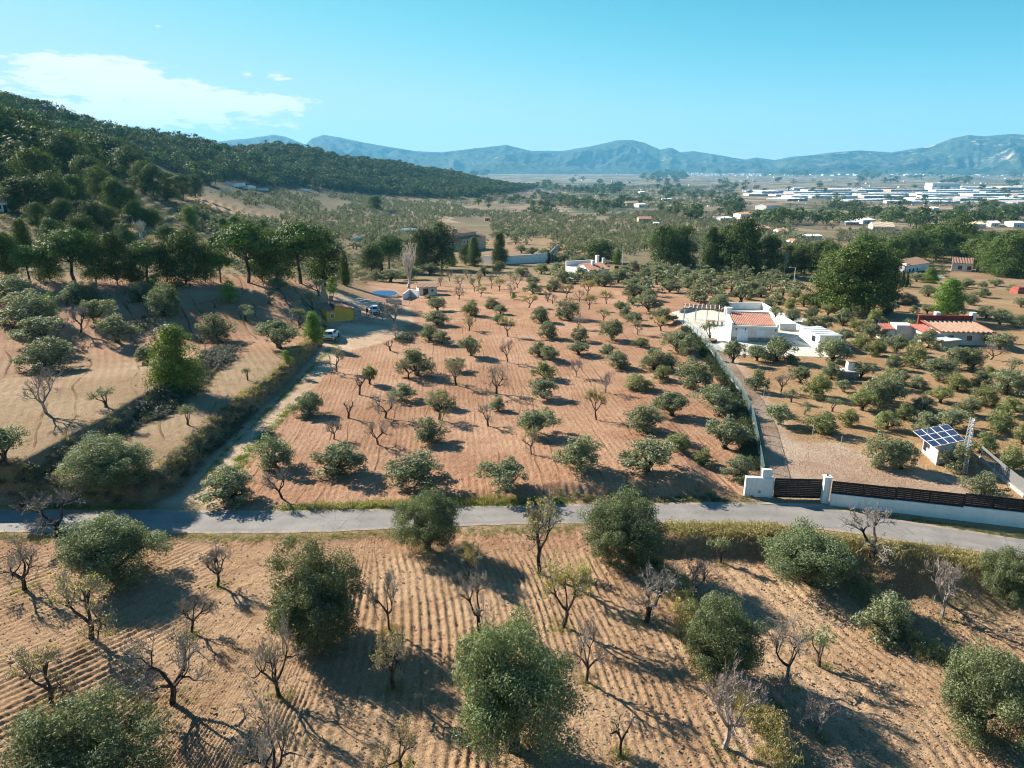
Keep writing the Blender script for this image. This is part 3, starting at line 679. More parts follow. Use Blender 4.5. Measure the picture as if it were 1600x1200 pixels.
def olive_lobes(r, k, open_=0.0):
    C = []; R = []
    for i in range(k):
        a = 2 * math.pi * (i + r.uniform(-.35, .35)) / max(1, k - 2); rr = r.uniform(.18, .33)
        if i >= k - 2: a = r.uniform(0, 6.3); rr = r.uniform(0, .12)
        z = r.uniform(.26, .60) if i < k - 2 else r.uniform(.60, .74)
        C.append((rr * math.cos(a), rr * math.sin(a), z)); R.append(r.uniform(.13, .26) * (1 - open_ * .4))
    return np.array(C), np.array(R)
def make_olive(seed, lobes, clumps, per, L, Wd, low=False, open_=0.0):
    r = np.random.default_rng(seed); LC, LR = olive_lobes(r, lobes, open_)
    ci = r.integers(0, lobes, clumps); d = rdir(clumps, r); d[:, 2] = np.abs(d[:, 2]) * np.where(r.random(clumps) < .72, 1, -1)
    C = LC[ci] + d * (LR[ci] * r.uniform(.75, 1.08, clumps))[:, None] * np.array([1, 1, 1.0])
    st = r.random(clumps) < .12; C[st] += d[st] * .07
    if low: C[:, 2] -= .13 * (r.random(clumps) < .5); 
    ext = np.abs(C[:, :2]).max(); C[:, :2] *= .42 / max(.3, ext); C[:, 2] = np.clip(C[:, 2], .24 if open_ >= 1 else (.16 if not low else .09), .93)
    R = r.uniform(.055, .115, clumps) * (1.25 if clumps < 60 else 1)
    lv = shell_leaves(C, R, per, L, Wd, r)
    seg = []; top = np.array((r.uniform(-.03, .03), r.uniform(-.03, .03), .16))
    seg += limb((0, 0, -.03), top, .055, .045, 3, .008, r)
    seg += [((0, 0, -.03), (0, 0, .04), .085, .055)]
    for c in LC[:min(lobes, 7)]:
        seg += limb(top - (0, 0, .03), c, .028, .010, 3, .02, r)
        for j in range(3):
            seg += limb(c, c + rdir(1, r)[0] * .16, .009, .003, 2, .01, r)
    tv = tubes(seg, 6 if clumps > 80 else 4)
    return lv, tv
def mesh_leaf(name, lv, mat): return mesh_np(name, lv[0], lv[1], [mat])
def merged(name, lv, tv, mleaf, mbark):
    V, Q, M = join([(lv[0], lv[1], 0), (tv[0], tv[1], 1)]); return mesh_np(name, V, Q, [mleaf, mbark], M)

OL_N = [make_olive(100 + i, [13, 11, 15, 12][i], [185, 165, 200, 180][i], 300, .025, .0085, low=(i != 3)) for i in range(4)]
OL_M = [make_olive(200 + i, 6 + i % 4, 84 + 4 * i, 60, .052, .022, low=i % 4 != 2, open_=.3 if i % 4 == 2 else -.12) for i in range(9)]
OL_S = [make_olive(260 + i, 3, 20, 42, .07, .022, low=False, open_=1.0) for i in range(3)]
OL_F = [make_olive(300 + i, 4, 14, 15, .15, .075, low=True) for i in range(4)]
oN = [(mesh_leaf('olive_crown_dense', l, M_olive_n), mesh_np('olive_trunk', *t, [M_bark])) for l, t in OL_N]
oM = [(mesh_leaf('olive_crown', l, M_olive), mesh_np('olive_trunk', *t, [M_bark])) for l, t in OL_M]
oMy = [(mesh_leaf('olive_crown', l, M_olive_y), mesh_np('olive_trunk', *t, [M_bark])) for l, t in OL_M[:5]]
oS = [(mesh_leaf('olive_crown_sparse', l, M_olive), mesh_np('olive_trunk', *t, [M_bark])) for l, t in OL_S]
oF = [merged('far_olive', l, t, M_olive, M_bark) for l, t in OL_F]

def make_conifer(seed, prof, zlo, zhi, lobes, lr, clumps, per, L, Wd, flat=.7, trunk_r=.03, up=.5, jitter=.25):
    r = np.random.default_rng(seed); C = []; R = []
    i = 0
    while len(C) < lobes:
        t = r.random(); z = zlo + (zhi - zlo) * t; rmax = prof(t)
        if r.random() > rmax / .5 + .15: continue
        a = i * 2.399 + r.uniform(-.4, .4); rad = rmax * math.sqrt(r.uniform(.25, 1.0)) * r.uniform(1 - jitter, 1.0); i += 1
        q = lr * r.uniform(.7, 1.25) * (.55 + .9 * rmax)
        C.append((max(0, rad - q * .5) * math.cos(a), max(0, rad - q * .5) * math.sin(a), z)); R.append(q)
    LC = np.array(C); LR = np.array(R); ci = r.integers(0, lobes, clumps); d = rdir(clumps, r); d[:, 2] = np.where(r.random(clumps) < .75, np.abs(d[:, 2]), d[:, 2])
    CC = LC[ci] + d * (LR[ci] * r.uniform(.6, 1.05, clumps))[:, None] * np.array([1, 1, flat]); CC[:, 2] = np.clip(CC[:, 2], .02, .985)
    cr = LR[ci] * r.uniform(.28, .5, clumps)
    k = clumps * per; ii = np.repeat(np.arange(clumps), per); dd = rdir(k, r); P = CC[ii] + dd * cr[ii][:, None] * r.uniform(.5, 1.1, (k, 1)) * np.array([1, 1, flat])
    Nn = dd * .6 + d[ii] * .7 + .42 * r.normal(size=(k, 3)); Nn /= np.linalg.norm(Nn, axis=1, keepdims=True); lv = leafquads(P, Nn, L, Wd, r)
    seg = limb((0, 0, -.03), (r.uniform(-.04, .04), r.uniform(-.04, .04), zlo + (zhi - zlo) * .8), trunk_r, trunk_r * .35, 4, .012, r)
    for j in r.permutation(lobes)[:14]:
        c = LC[j]; z0 = max(zlo * .8, c[2] - .12 - .3 * math.hypot(c[0], c[1])); seg += limb((0, 0, z0), c, trunk_r * .4, trunk_r * .12, 2, .01, r)
    return lv, tubes(seg, 5)
P_al = lambda t: .5 * math.sqrt(max(0.01, 1 - ((t - .38) / .68) ** 2))
P_co = lambda t: .5 * (1 - t) ** .5 * min(1, t * 5 + .45)
P_um = lambda t: .5 * math.sqrt(max(.02, 1 - t ** 2 * .9))
P_cy = lambda t: .5 * min(1, t * 6 + .4) * (1 - t) ** .45
AL = [make_conifer(400 + i, P_al, .14 if i % 2 else .07, .90, 30 + 4 * i, .34, 330, 34, .042, .021, trunk_r=.026, jitter=.3) for i in range(5)]
UM = [make_conifer(430 + i, P_um, .46, .86, 28, .30, 320, 32, .042, .021, flat=.5, trunk_r=.032) for i in range(3)]
YG = [make_conifer(450 + i, P_co, .04, .93, 64, .27, 620, 30, .036, .016, flat=.85, trunk_r=.02, jitter=.2) for i in range(3)]
CY = [make_conifer(470, P_cy, .03, .95, 60, .35, 160, 20, .10, .03, flat=.5, trunk_r=.05, jitter=.1)]
BIG = [make_conifer(480, P_al, .06, .92, 95, .21, 1300, 36, .026, .015, trunk_r=.03, jitter=.15)]
FP = [make_conifer(490 + i, P_al, .24, .86, 9, .46, 30, 14, .13, .075, trunk_r=.03) for i in range(4)]
def pair(lst, leaf, bark, nm): return [(mesh_leaf(nm, l, leaf), mesh_np('conifer_trunk', *t, [bark])) for l, t in lst]
pAL = pair(AL, M_pine, M_pbark, 'pine_crown'); pUM = pair(UM, M_stone, M_pbark, 'umbrella_pine_crown'); pYG = pair(YG, M_young, M_pbark, 'young_pine_crown')
pCY = pair(CY, M_cyp, M_pbark, 'cypress_crown'); pBIG = pair(BIG, M_pine, M_pbark, 'large_pine_crown'); pYD = pair(YG, M_pine, M_pbark, 'conical_pine_crown')
pSH = pair([make_conifer(496 + i, P_um, .12, .82, 26, .26, 160, 22, .06, .024, flat=.8, trunk_r=.02) for i in range(2)], M_young, M_pbark, 'bright_shrub_crown')
fPm = [merged('far_pine', l, t, M_pine, M_pbark) for l, t in FP]

def make_bare(seed, main=4, spread=.9, levels=4, trunk=.24, leaves=0, upright=0.0, thick=1.0, lsz=.035):
    r = np.random.default_rng(seed); thickS = []; twig = []; tips = []
    lean = np.array((r.uniform(-.07, .07), r.uniform(-.07, .07), trunk))
    thickS += limb((0, 0, -.03), lean, .040 * thick, .032 * thick, 3, .010, r)
    def grow(p, d, L, rad, lev):
        q = p; k = 3 if lev < 2 else 2; pts = [p]
        for i in range(k):
            d = d + r.normal(size=3) * .22 + np.array((0, 0, .10 + .1 * upright)); d /= np.linalg.norm(d); q2 = q + d * L / k
            seg = (q, q2, rad * (1 - .45 * i / k), rad * (1 - .45 * (i + 1) / k)); (thickS if lev < 2 else twig).append(seg); q = q2; pts.append(q)
        if lev >= levels: tips.extend(pts[1:]); return
        nb = int(r.integers(3, 5)) + (1 if lev >= 2 else 0)
        for j in range(nb):
            a = rdir(1, r)[0]; nd = d * (.75 + .3 * upright) + a * (.75 - .3 * upright); nd[2] += .15; nd /= np.linalg.norm(nd)
            s = pts[1 + int(r.integers(0, k))] if lev > 0 else pts[-1] * .6 + pts[-2] * .4 if r.random() < .3 else pts[-1]
            grow(s, nd, L * r.uniform(.52, .8), rad * r.uniform(.42, .6), lev + 1)
    for i in range(main):
        a = 2 * math.pi * (i + r.uniform(-.3, .3)) / main; d = np.array((math.cos(a) * spread, math.sin(a) * spread, .75 + upright * 1.5)); d /= np.linalg.norm(d)
        grow(lean - (0, 0, .01), d, r.uniform(.24, .34), .023 * thick, 0)
    V1 = tubes(thickS, 5); V2 = tubes([(a, b, max(r0, .0026), max(r1, .0018)) for a, b, r0, r1 in twig], 3)
    allv = np.concatenate([V1[0], V2[0]]); ext = max(np.percentile(np.abs(allv[:, 0]), 99.5), np.percentile(np.abs(allv[:, 1]), 99.5)); top = np.percentile(allv[:, 2], 99.8)
    k = np.array((.5 / ext, .5 / ext, 1 / top)); V1 = (V1[0] * k, V1[1]); V2 = (V2[0] * k, V2[1]); lv = None
    if leaves:
        T = np.array(tips) * k; P = T[r.integers(0, len(T), leaves)] + r.normal(size=(leaves, 3)) * .022
        sel = fbm(P[:, 0] * 5 + 9, P[:, 2] * 5 + seed, 3, seed) > -.12; P = P[sel]; lv = leafquads(P, rdir(len(P), r), lsz, lsz * .5, r)
    return V1, V2, lv
BARE = [make_bare(500 + i, main=3 + i % 3, spread=.8 + .15 * (i % 3), levels=4) for i in range(5)]
BSM = [make_bare(520 + i, main=3 + i % 2, levels=2, thick=1.5) for i in range(3)]
YEL = [make_bare(540 + i, main=4, levels=4, leaves=n, lsz=.032) for i, n in enumerate([260, 800, 2400])]
POP = [make_bare(560 + i, main=6, spread=.16, levels=3, trunk=.12, upright=1.2) for i in range(2)]
def bset(lst, mt, mb): return [(mesh_np('bare_trunk', *a, [mt]), mesh_np('bare_twigs', *b, [mb]), mesh_np('yellow_leaves', *c, [M_yellow]) if c is not None else None) for a, b, c in lst]
pSU = pair(AL, M_sunp, M_pbark, 'light_pine_crown')
bB = bset(BARE, M_barkd, M_twig); bS = bset(BSM, M_barkd, M_twig); bY = bset(YEL, M_barkd, M_twig); bP = bset(POP, M_pale, M_pale); bK = bset(BARE[1:3], M_twigp, M_twigp)

# ------------------------------------------------------------------ placing a plant from its place in the picture
NTREE = [0]
def size_from(px, py, w, h, p, big=1.0):
    dp = depth_of(p); wm = w * dp / F; e = math.atan2(H - p.z, math.hypot(p.x, p.y)); tgt = h * dp / F
    # silhouette height of an ellipsoid crown seen from above
    hm = tgt / max(.3, math.cos(e)); lo, hi = .2, 60
    for _ in range(30):
        hm = (lo + hi) / 2; rz = .38 * hm; r_ = wm * .46; top = (hm - rz) * math.cos(e) + math.hypot(rz * math.cos(e), r_ * math.sin(e))
        if top > tgt: hi = hm
        else: lo = hm
    return wm, hm
FAM = {
    'olive': ('olive_tree', 'olive tree'), 'olivey': ('olive_tree', 'olive tree'), 'olivebig': ('olive_tree', 'olive tree'), 'olivesparse': ('olive_tree', 'olive tree'),
    'pine': ('pine_tree', 'pine tree'), 'bigpine': ('pine_tree', 'pine tree'), 'umbrella': ('umbrella_pine', 'pine tree'), 'young': ('pine_tree', 'pine tree'), 'sunpine': ('pine_tree', 'pine tree'), 'conic': ('pine_tree', 'pine tree'),
    'shrub': ('green_shrub', 'shrub'), 'cypress': ('cypress_tree', 'cypress tree'), 'bare': ('almond_tree', 'almond tree'), 'stump': ('almond_tree', 'almond tree'),
    'y0': ('almond_tree', 'almond tree'), 'y1': ('almond_tree', 'almond tree'), 'y2': ('almond_tree', 'almond tree'), 'poplar': ('poplar_tree', 'poplar tree'), 'pink': ('almond_tree', 'almond tree')}
def pick(kind):
    i = NTREE[0]
    return {'olivebig': lambda: oN[i % 4], 'olive': lambda: oM[(i * 5) % 9], 'olivey': lambda: oMy[i % 5], 'olivesparse': lambda: oS[i % 3],
            'pine': lambda: pAL[(i * 2) % 5], 'bigpine': lambda: pBIG[0], 'umbrella': lambda: pUM[i % 3], 'young': lambda: pYG[i % 3], 'conic': lambda: pYD[i % 3], 'sunpine': lambda: pSU[i % 5], 'shrub': lambda: pSH[i % 2],
            'cypress': lambda: pCY[0], 'bare': lambda: bB[i % 5], 'stump': lambda: bS[i % 3], 'y0': lambda: bY[0], 'y1': lambda: bY[1], 'y2': lambda: bY[2], 'poplar': lambda: bP[i % 2], 'pink': lambda: bK[i % 2]}[kind]()
CM = {'young': 1.15, 'olive': 1.2, 'olivey': 1.16, 'olivebig': 1.03, 'olivesparse': 1.1, 'pine': 1.25, 'sunpine': 1.25, 'umbrella': 1.12, 'bigpine': 1.1, 'conic': 1.15}
def cmul(k): return CM.get(k)
KCOUNT = {}
TREES = []
def plant(kind, px, py, w, h, label, group=None, small=False, pos=None, wm=None, hm=None, rot=None):
    NTREE[0] += 1; p = place(px, py) if pos is None else Vector(pos)
    if wm is None: wm, hm = size_from(px, py, w, h, p)
    if kind in ('olive', 'olivey', 'olivebig', 'olivesparse'): hm = min(max(hm, wm * .5), wm * 1.25)
    if cmul(kind): wm *= cmul(kind)
    rot = random.uniform(0, 6.28) if rot is None else rot; nm, cat = FAM[kind]
    KCOUNT[nm] = KCOUNT.get(nm, 0) + 1; TREES.append((p.x, p.y, wm / 2))
    sc = (wm, wm, hm); q = p - Vector((0, 0, .02 * hm))
    if small:
        me = fPm[NTREE[0] % 4] if nm == 'pine_tree' else oF[NTREE[0] % 4]
        o = link(nm, me, loc=q, rotz=rot); o.scale = sc; o['label'] = label; o['category'] = cat
        if group: o['group'] = group
        return o
    t = thing(nm, label, cat, q, rot, group, sc); m = pick(kind)
    if len(m) == 2:
        link('crown', m[0], t); link('trunk', m[1], t)
    else:
        link('trunk', m[0], t); link('branches', m[1], t)
        if m[2] is not None: link('leaves', m[2], t)
    return t

# scattering of uncountable cover: instances of small meshes on points
def scatter(name, meshes, pts, rots, scales, kind='stuff'):
    me = bpy.data.meshes.new(name); n = len(pts); me.vertices.add(n); me.vertices.foreach_set('co', np.asarray(pts, np.float32).ravel())
    for k, ty, arr in (('rot', 'FLOAT_VECTOR', np.stack([np.zeros(n), np.zeros(n), rots], 1)), ('scl', 'FLOAT_VECTOR', scales)):
        a = me.attributes.new(k, ty, 'POINT'); a.data.foreach_set('vector', np.asarray(arr, np.float32).ravel())
    a = me.attributes.new('pick', 'INT', 'POINT'); a.data.foreach_set('value', rng.integers(0, len(meshes), n).astype(np.int32))
    o = link(name, me, kind=kind)
    ng = bpy.data.node_groups.new(name + '_scatter', 'GeometryNodeTree')
    ng.interface.new_socket('Geometry', in_out='INPUT', socket_type='NodeSocketGeometry'); ng.interface.new_socket('Geometry', in_out='OUTPUT', socket_type='NodeSocketGeometry')
    N = ng.nodes; Lk = ng.links; gi = N.new('NodeGroupInput'); go = N.new('NodeGroupOutput'); jn = N.new('GeometryNodeJoinGeometry')
    def named(k, dt):
        a = N.new('GeometryNodeInputNamedAttribute'); a.data_type = dt; a.inputs[0].default_value = k; return a.outputs[0]
    rot = named('rot', 'FLOAT_VECTOR'); scl = named('scl', 'FLOAT_VECTOR'); pk = named('pick', 'INT')
    for i, m in enumerate(meshes):
        src = SRC.get(m.name)
        if src is None: src = bpy.data.objects.new('source_' + m.name, m); SRC[m.name] = src
        oi = N.new('GeometryNodeObjectInfo'); oi.inputs['Object'].default_value = src; oi.inputs['As Instance'].default_value = True
        cp = N.new('FunctionNodeCompare'); cp.data_type = 'INT'; cp.operation = 'EQUAL'; Lk.new(pk, cp.inputs[2]); cp.inputs[3].default_value = i
        ip = N.new('GeometryNodeInstanceOnPoints'); Lk.new(gi.outputs[0], ip.inputs['Points']); Lk.new(cp.outputs[0], ip.inputs['Selection'])
        Lk.new(oi.outputs['Geometry'], ip.inputs['Instance']); Lk.new(scl, ip.inputs['Scale'])
        er = N.new('FunctionNodeEulerToRotation'); Lk.new(rot, er.inputs[0]); Lk.new(er.outputs[0], ip.inputs['Rotation']); Lk.new(ip.outputs[0], jn.inputs[0])
    Lk.new(jn.outputs[0], go.inputs[0]); md = o.modifiers.new('scatter', 'NODES'); md.node_group = ng
    return o
SRC = {}
# ------------------------------------------------------------------ the trees one can tell apart
NUM = ['', 'first', 'second', 'third', 'fourth', 'fifth', 'sixth', 'seventh', 'eighth', 'ninth', 'tenth', 'eleventh', 'twelfth', 'thirteenth', 'fourteenth', 'fifteenth', 'sixteenth', 'seventeenth', 'eighteenth', 'nineteenth', 'twentieth']
NUM += ['twenty-' + n for n in NUM[1:10]] + ['thirtieth'] + ['thirty-' + n for n in NUM[1:10]] + ['fortieth']
CARD = ['zero', 'one', 'two', 'three', 'four', 'five', 'six', 'seven', 'eight', 'nine', 'ten', 'eleven', 'twelve', 'thirteen', 'fourteen', 'fifteen', 'sixteen']
LOOK = {'olive': 'grey-green olive', 'olivey': 'yellowish green olive', 'olivesparse': 'sparse grey olive', 'olivebig': 'dense grey-green olive', 'bare': 'bare almond', 'stump': 'pruned bare almond', 'y0': 'nearly bare almond', 'y1': 'thin yellow-leaved almond', 'y2': 'yellow almond', 'pink': 'pale bare almond', 'young': 'bright green pine', 'shrub': 'bright green round tree'}
# --- foreground, each described by hand
FG = [
 ('olivebig', 180, 903, 178, 122, 'large dense olive tree just below the road, left side, shading two bare almonds'),
 ('olivebig', 497, 995, 172, 158, 'tall dense olive tree left of the curved furrows with a long diagonal shadow'),
 ('olivebig', 668, 858, 108, 104, 'round olive tree overlapping the middle of the road'),
 ('olivebig', 975, 870, 146, 116, 'broad round olive tree overlapping the road, above the stony slope'),
 ('olivebig', 1262, 907, 182, 110, 'wide silvery olive tree directly below the black gate'),
 ('olivebig', 1125, 1048, 138, 134, 'dense dark olive tree at the edge of the gully, beside a dark bare bush'),
 ('olivebig', 802, 1168, 204, 208, 'biggest olive tree, tall and many-lobed, at the bottom centre'),
 ('olive', 1382, 996, 88, 78, 'small round silvery olive alone on stony ground with its trunk showing'),
 ('olivebig', 1528, 1146, 165, 160, 'big loose two-lobed olive tree in the lower right corner'),
 ('olivebig', 1572, 937, 104, 98, 'olive tree just below the road at the right edge'),
 ('olivebig', 140, 1262, 262, 196, 'large green olive tree cut off by the lower left corner'),
 ('olivesparse', 1126, 880, 44, 52, 'small thin olive sapling below the road verge'),
 ('olivesparse', 1278, 1042, 66, 70, 'thin ragged olive beside the dark bare bush in the gully'),
 ('olive', 1600, 1130, 90, 130, 'olive tree cut by the right edge behind the two-lobed one'),
]
for k, x, y, w, h, l in FG: plant(k, x, y, w, h, l)
FA = [
 ('bare', 93, 838, 98, 78, 'bare leaning almond against the road, left'),
 ('y0', 40, 920, 92, 84, 'nearly leafless almond at the left edge below the road'),
 ('bare', 340, 916, 62, 68, 'small bare almond alone right of the large dense olive'),
 ('y1', 145, 998, 132, 112, 'wide almond with few yellow leaves below the large dense olive'),
 ('bare', 300, 990, 78, 68, 'pale bare almond standing inside the dark olive shadow'),
 ('y0', 269, 1098, 132, 120, 'spreading bare almond with a thick trunk and long forked shadow'),
 ('y1', 82, 1100, 124, 100, 'almond with yellow buds above the lower left olive'),
 ('y0', 437, 1088, 92, 108, 'bare almond with two upright limbs and a long shadow'),
 ('bare', 609, 985, 64, 96, 'bare thin almond between the tall dense olive and curved furrows'),
 ('y1', 614, 1078, 94, 100, 'almond with yellow-green leaves on its left side in shadow'),
 ('bare', 750, 988, 80, 98, 'bare almond with bent trunk at the right end of the curved furrows'),
 ('y2', 733, 906, 62, 58, 'small almond with yellow leaves beside the round olive'),
 ('y1', 842, 897, 98, 132, 'tall pale yellow almond rising across the road, centre'),
 ('y2', 879, 980, 92, 106, 'yellow-green leafy almond in the centre of the stony slope'),
 ('bare', 915, 1065, 86, 100, 'bare almond right of the biggest olive with a long thin shadow'),
 ('bare', 1010, 971, 104, 98, 'bare vase-shaped almond in the middle of the stony slope'),
 ('bare', 1086, 932, 86, 64, 'dark bare thorny almond behind the broad round olive'),
 ('stump', 968, 1180, 52, 74, 'little bare almond in the shadow at the bottom edge'),
 ('pink', 1132, 1172, 116, 128, 'pale bare almond at the bottom, right of centre'),
 ('pink', 1470, 966, 92, 98, 'pinkish bare bushy tree on the gully bank at right'),
 ('bare', 1365, 872, 112, 84, 'grey bare spreading tree overlapping the road below the slatted fence'),
 ('y0', 430, 1238, 118, 138, 'bare almond cut off by the bottom edge, left of centre'),
 ('y1', 627, 1204, 82, 70, 'low yellow-budded almond at the bottom edge'),
 ('bare', 1228, 1068, 92, 96, 'dark bare bush with purple-grey twigs in the gully'),
 ('pink', 1276, 1146, 74, 70, 'dead grey almond in dry grass at the bottom right'),
 ('pink', 1222, 1104, 56, 60, 'small dead grey tree beside the dead almond in dry grass'),
 ('bare', -60, 1035, 120, 110, 'bare almond beyond the left edge throwing its shadow into view'),
]
for k, x, y, w, h, l in FA[:-1]: plant(k, x, y, w, h, l)
# --- left terraces
LT = [
 ('olive', 28, 472, 78, 46, 'wide olive tree at the left edge near the pine row'), ('olive', 45, 503, 88, 52, 'broad olive in the cluster at the left edge, second from the pines'),
 ('shrub', 80, 496, 32, 46, 'bright green young tree inside the olive cluster, left edge'), ('olive', 120, 472, 50, 36, 'olive tree beside the grey paved patch, left'),
 ('olive', 147, 470, 42, 34, 'olive right of the grey paved patch near the pine row'), ('olive', 150, 504, 56, 44, 'olive tree behind the bare almond in the upper left field'),
 ('bare', 126, 519, 42, 46, 'thin bare almond between olives in the upper left field'), ('olive', 62, 538, 76, 50, 'wide olive on the upper left field, above another wide olive'),
 ('olive', 183, 535, 60, 50, 'upright olive with dark trunk beside grey bushes, upper left field'), ('olive', 80, 577, 86, 54, 'wide low olive right above the big bare tree'),
 ('olive', 255, 494, 54, 56, 'grey olive paired with a bright green young tree'), ('young', 270, 488, 28, 44, 'bright green young tree leaning on the grey olive'),
 ('olive', 218, 471, 44, 34, 'light olive tree below the pine row, left field'), ('shrub', 244, 452, 34, 26, 'bright green shrub at the foot of the pine row'),
 ('bare', 172, 474, 20, 22, 'tiny bare almond beside the light olive'), ('bare', 200, 483, 20, 22, 'tiny bare almond in front of the light olive'),
 ('shrub', 359, 473, 37, 40, 'round bright green tree alone in the upper red field'), ('olive', 434, 452, 34, 22, 'small olive near the pine row, far end of upper red field'),
 ('olivesparse', 421, 475, 34, 24, 'flat-topped pruned olive in the upper red field, right of the round green tree'), ('olivesparse', 384, 501, 44, 30, 'umbrella-shaped pruned olive in the middle of the upper red field'),
 ('stump', 336, 481, 18, 18, 'tiny pruned tree left of the round green tree'), ('olivesparse', 488, 487, 42, 36, 'sparse olive beside the yellow house'),
 ('olivesparse', 468, 512, 44, 36, 'sparse grey olive left of the bright green bank pine'), ('olivesparse', 498, 462, 38, 28, 'grey sparse tree behind the yellow house'),
 ('olive', 338, 531, 60, 46, 'dark olive on the bank with a drooping right side'), ('olive', 437, 544, 72, 50, 'wide grey olive near the edge of the terrace bank'),
 ('young', 491, 533, 34, 46, 'bright green pine on the bank beside the first white car'), ('shrub', 448, 567, 22, 22, 'little bright green bush on the edge of the terrace bank'),
 ('young', 277, 608, 88, 100, 'large bright green young pine standing alone between terraces'), ('olive', 229, 568, 38, 30, 'small olive half hidden behind the large bright green pine'),
 ('olivesparse', 387, 594, 24, 22, 'small twisted olive alone on the lower terrace'), ('pink', 73, 646, 86, 76, 'big bare rounded tree on the upper terrace at left'),
 ('olivesparse', 166, 636, 48, 36, 'leaning old olive at the lip of the inner bank'), ('olivesparse', 294, 664, 36, 36, 'small stunted olive in the middle of the lower terrace'),
 ('olive', 6, 722, 66, 64, 'olive tree cut by the left edge above the bank'), ('olivebig', 172, 750, 146, 84, 'large spreading olive with twin trunks on the lower terrace'),
]
for k, x, y, w, h, l in LT: plant(k, x, y, w, h, l, small=False)

def banded(entries, edges, phrase, group=None, left='left'):
    rows = {}
    for e in entries:
        k = sum(e[2] < b for b in edges); rows.setdefault(k, []).append(e)
    for k, r in sorted(rows.items()):
        r2 = sorted(r, key=lambda q: q[1]); med = sorted(e[3] for e in r2)[len(r2) // 2]
        for i, (kd, x, y, w, h) in enumerate(r2):
            sz = 'broad ' if w > 1.3 * med else ('small ' if w < .72 * med else '')
            plant(kd, x, y, w, h, f"{sz}{LOOK[kd]}, {NUM[i + 1]} from left in row {CARD[k + 1]} of {phrase}", group)
# --- central red orchard, rows counted upward from the road
O = lambda *a: ('olive',) + a
CEN = [O(361, 780, 90, 58), O(530, 741, 86, 58), O(656, 757, 104, 68), O(792, 763, 78, 56), O(906, 733, 80, 60), O(1010, 736, 92, 58), O(1155, 746, 52, 38), ('olivey', 1099, 725, 44, 30), O(428, 729, 64, 56),
 ('bare', 441, 779, 64, 54), O(484, 647, 52, 38), O(671, 689, 56, 42), O(834, 681, 68, 50), O(1005, 673, 68, 48), O(1049, 649, 64, 44), O(1118, 642, 66, 46), O(1133, 701, 76, 58), ('olivey', 1058, 702, 46, 30),
 ('y1', 830, 710, 36, 46), ('y1', 527, 581, 34, 40), ('olivey', 578, 600, 28, 40), ('stump', 610, 548, 20, 20), ('pink', 614, 512, 46, 46), ('pink', 597, 500, 30, 30), ('pink', 617, 531, 24, 26), O(652, 586, 60, 50), ('y1', 638, 592, 40, 34),
 O(711, 580, 34, 24), ('y1', 712, 602, 48, 44), O(627, 624, 45, 30), ('stump', 562, 617, 26, 34), ('y0', 602, 653, 52, 40), ('stump', 544, 653, 26, 32), ('bare', 521, 686, 34, 34), ('y0', 591, 695, 42, 42),
 ('olivey', 690, 636, 48, 30), ('y1', 687, 656, 60, 46), ('bare', 763, 666, 38, 40), O(778, 641, 30, 24), ('y0', 775, 615, 50, 46), ('bare', 794, 566, 30, 38), O(736, 556, 36, 36), O(672, 532, 42, 28), O(691, 538, 26, 24),
 O(683, 508, 46, 26), O(683, 485, 36, 24), ('y2', 733, 517, 34, 22), ('olivey', 736, 493, 32, 26), ('y2', 794, 526, 32, 32), O(778, 506, 24, 18), O(768, 481, 28, 18), O(782, 491, 22, 16), ('shrub', 802, 468, 14, 12),
 ('y2', 826, 481, 32, 22), O(845, 503, 34, 26), O(834, 459, 33, 22), O(857, 528, 36, 28), O(841, 556, 34, 26), O(858, 563, 34, 26), ('olivey', 851, 592, 42, 32), O(848, 622, 50, 34),
 ('bare', 703, 439, 16, 18), ('bare', 719, 450, 20, 22), ('y1', 741, 456, 22, 24), ('y2', 751, 464, 20, 18), ('bare', 768, 451, 22, 22), ('y2', 780, 455, 22, 22), ('bare', 797, 462, 20, 20), ('bare', 808, 450, 22, 22),
 ('y1', 749, 444, 20, 20), ('y0', 717, 468, 24, 22), ('y2', 884, 466, 26, 24), ('bare', 856, 471, 22, 18), ('bare', 864, 475, 26, 16), O(865, 455, 30, 22), ('y2', 917, 462, 28, 26), ('bare', 905, 472, 16, 22), ('y2', 920, 484, 24, 26),
 ('y2', 948, 475, 24, 22), O(887, 498, 44, 34), ('y2', 944, 502, 28, 20), O(990, 466, 40, 26), O(970, 487, 26, 20), O(980, 497, 28, 22), O(992, 507, 28, 22), ('y1', 996, 523, 26, 26), O(1014, 487, 42, 30), O(988, 476, 20, 14),
 O(1036, 506, 42, 28), ('y2', 1033, 517, 34, 24), O(906, 533, 32, 26), O(904, 554, 42, 24), O(957, 532, 40, 36), ('olivey', 1002, 542, 28, 17), O(950, 552, 28, 16), O(966, 574, 42, 28), ('pink', 899, 589, 28, 32), ('pink', 905, 514, 26, 24),
 O(1058, 548, 48, 34), O(1076, 556, 36, 40), ('bare', 1059, 552, 30, 24), O(1022, 577, 46, 36), O(1044, 578, 36, 30), ('olivey', 1035, 594, 40, 26), O(1083, 604, 62, 50), ('olivey', 996, 607, 50, 26), ('pink', 946, 613, 40, 34),
 ('y2', 932, 656, 40, 50), ('pink', 1124, 648, 30, 26), O(672, 470, 22, 12), ('y1', 688, 447, 16, 16), ('y1', 730, 436, 16, 14), O(757, 431, 24, 18), ('pink', 876, 440, 20, 14), ('bare', 780, 437, 18, 16), ('bare', 826, 440, 18, 16), ('y1', 797, 436, 18, 14)]
banded(CEN, [712, 668, 628, 596, 566, 542, 518, 496, 476, 458, 443], 'red orchard above road')
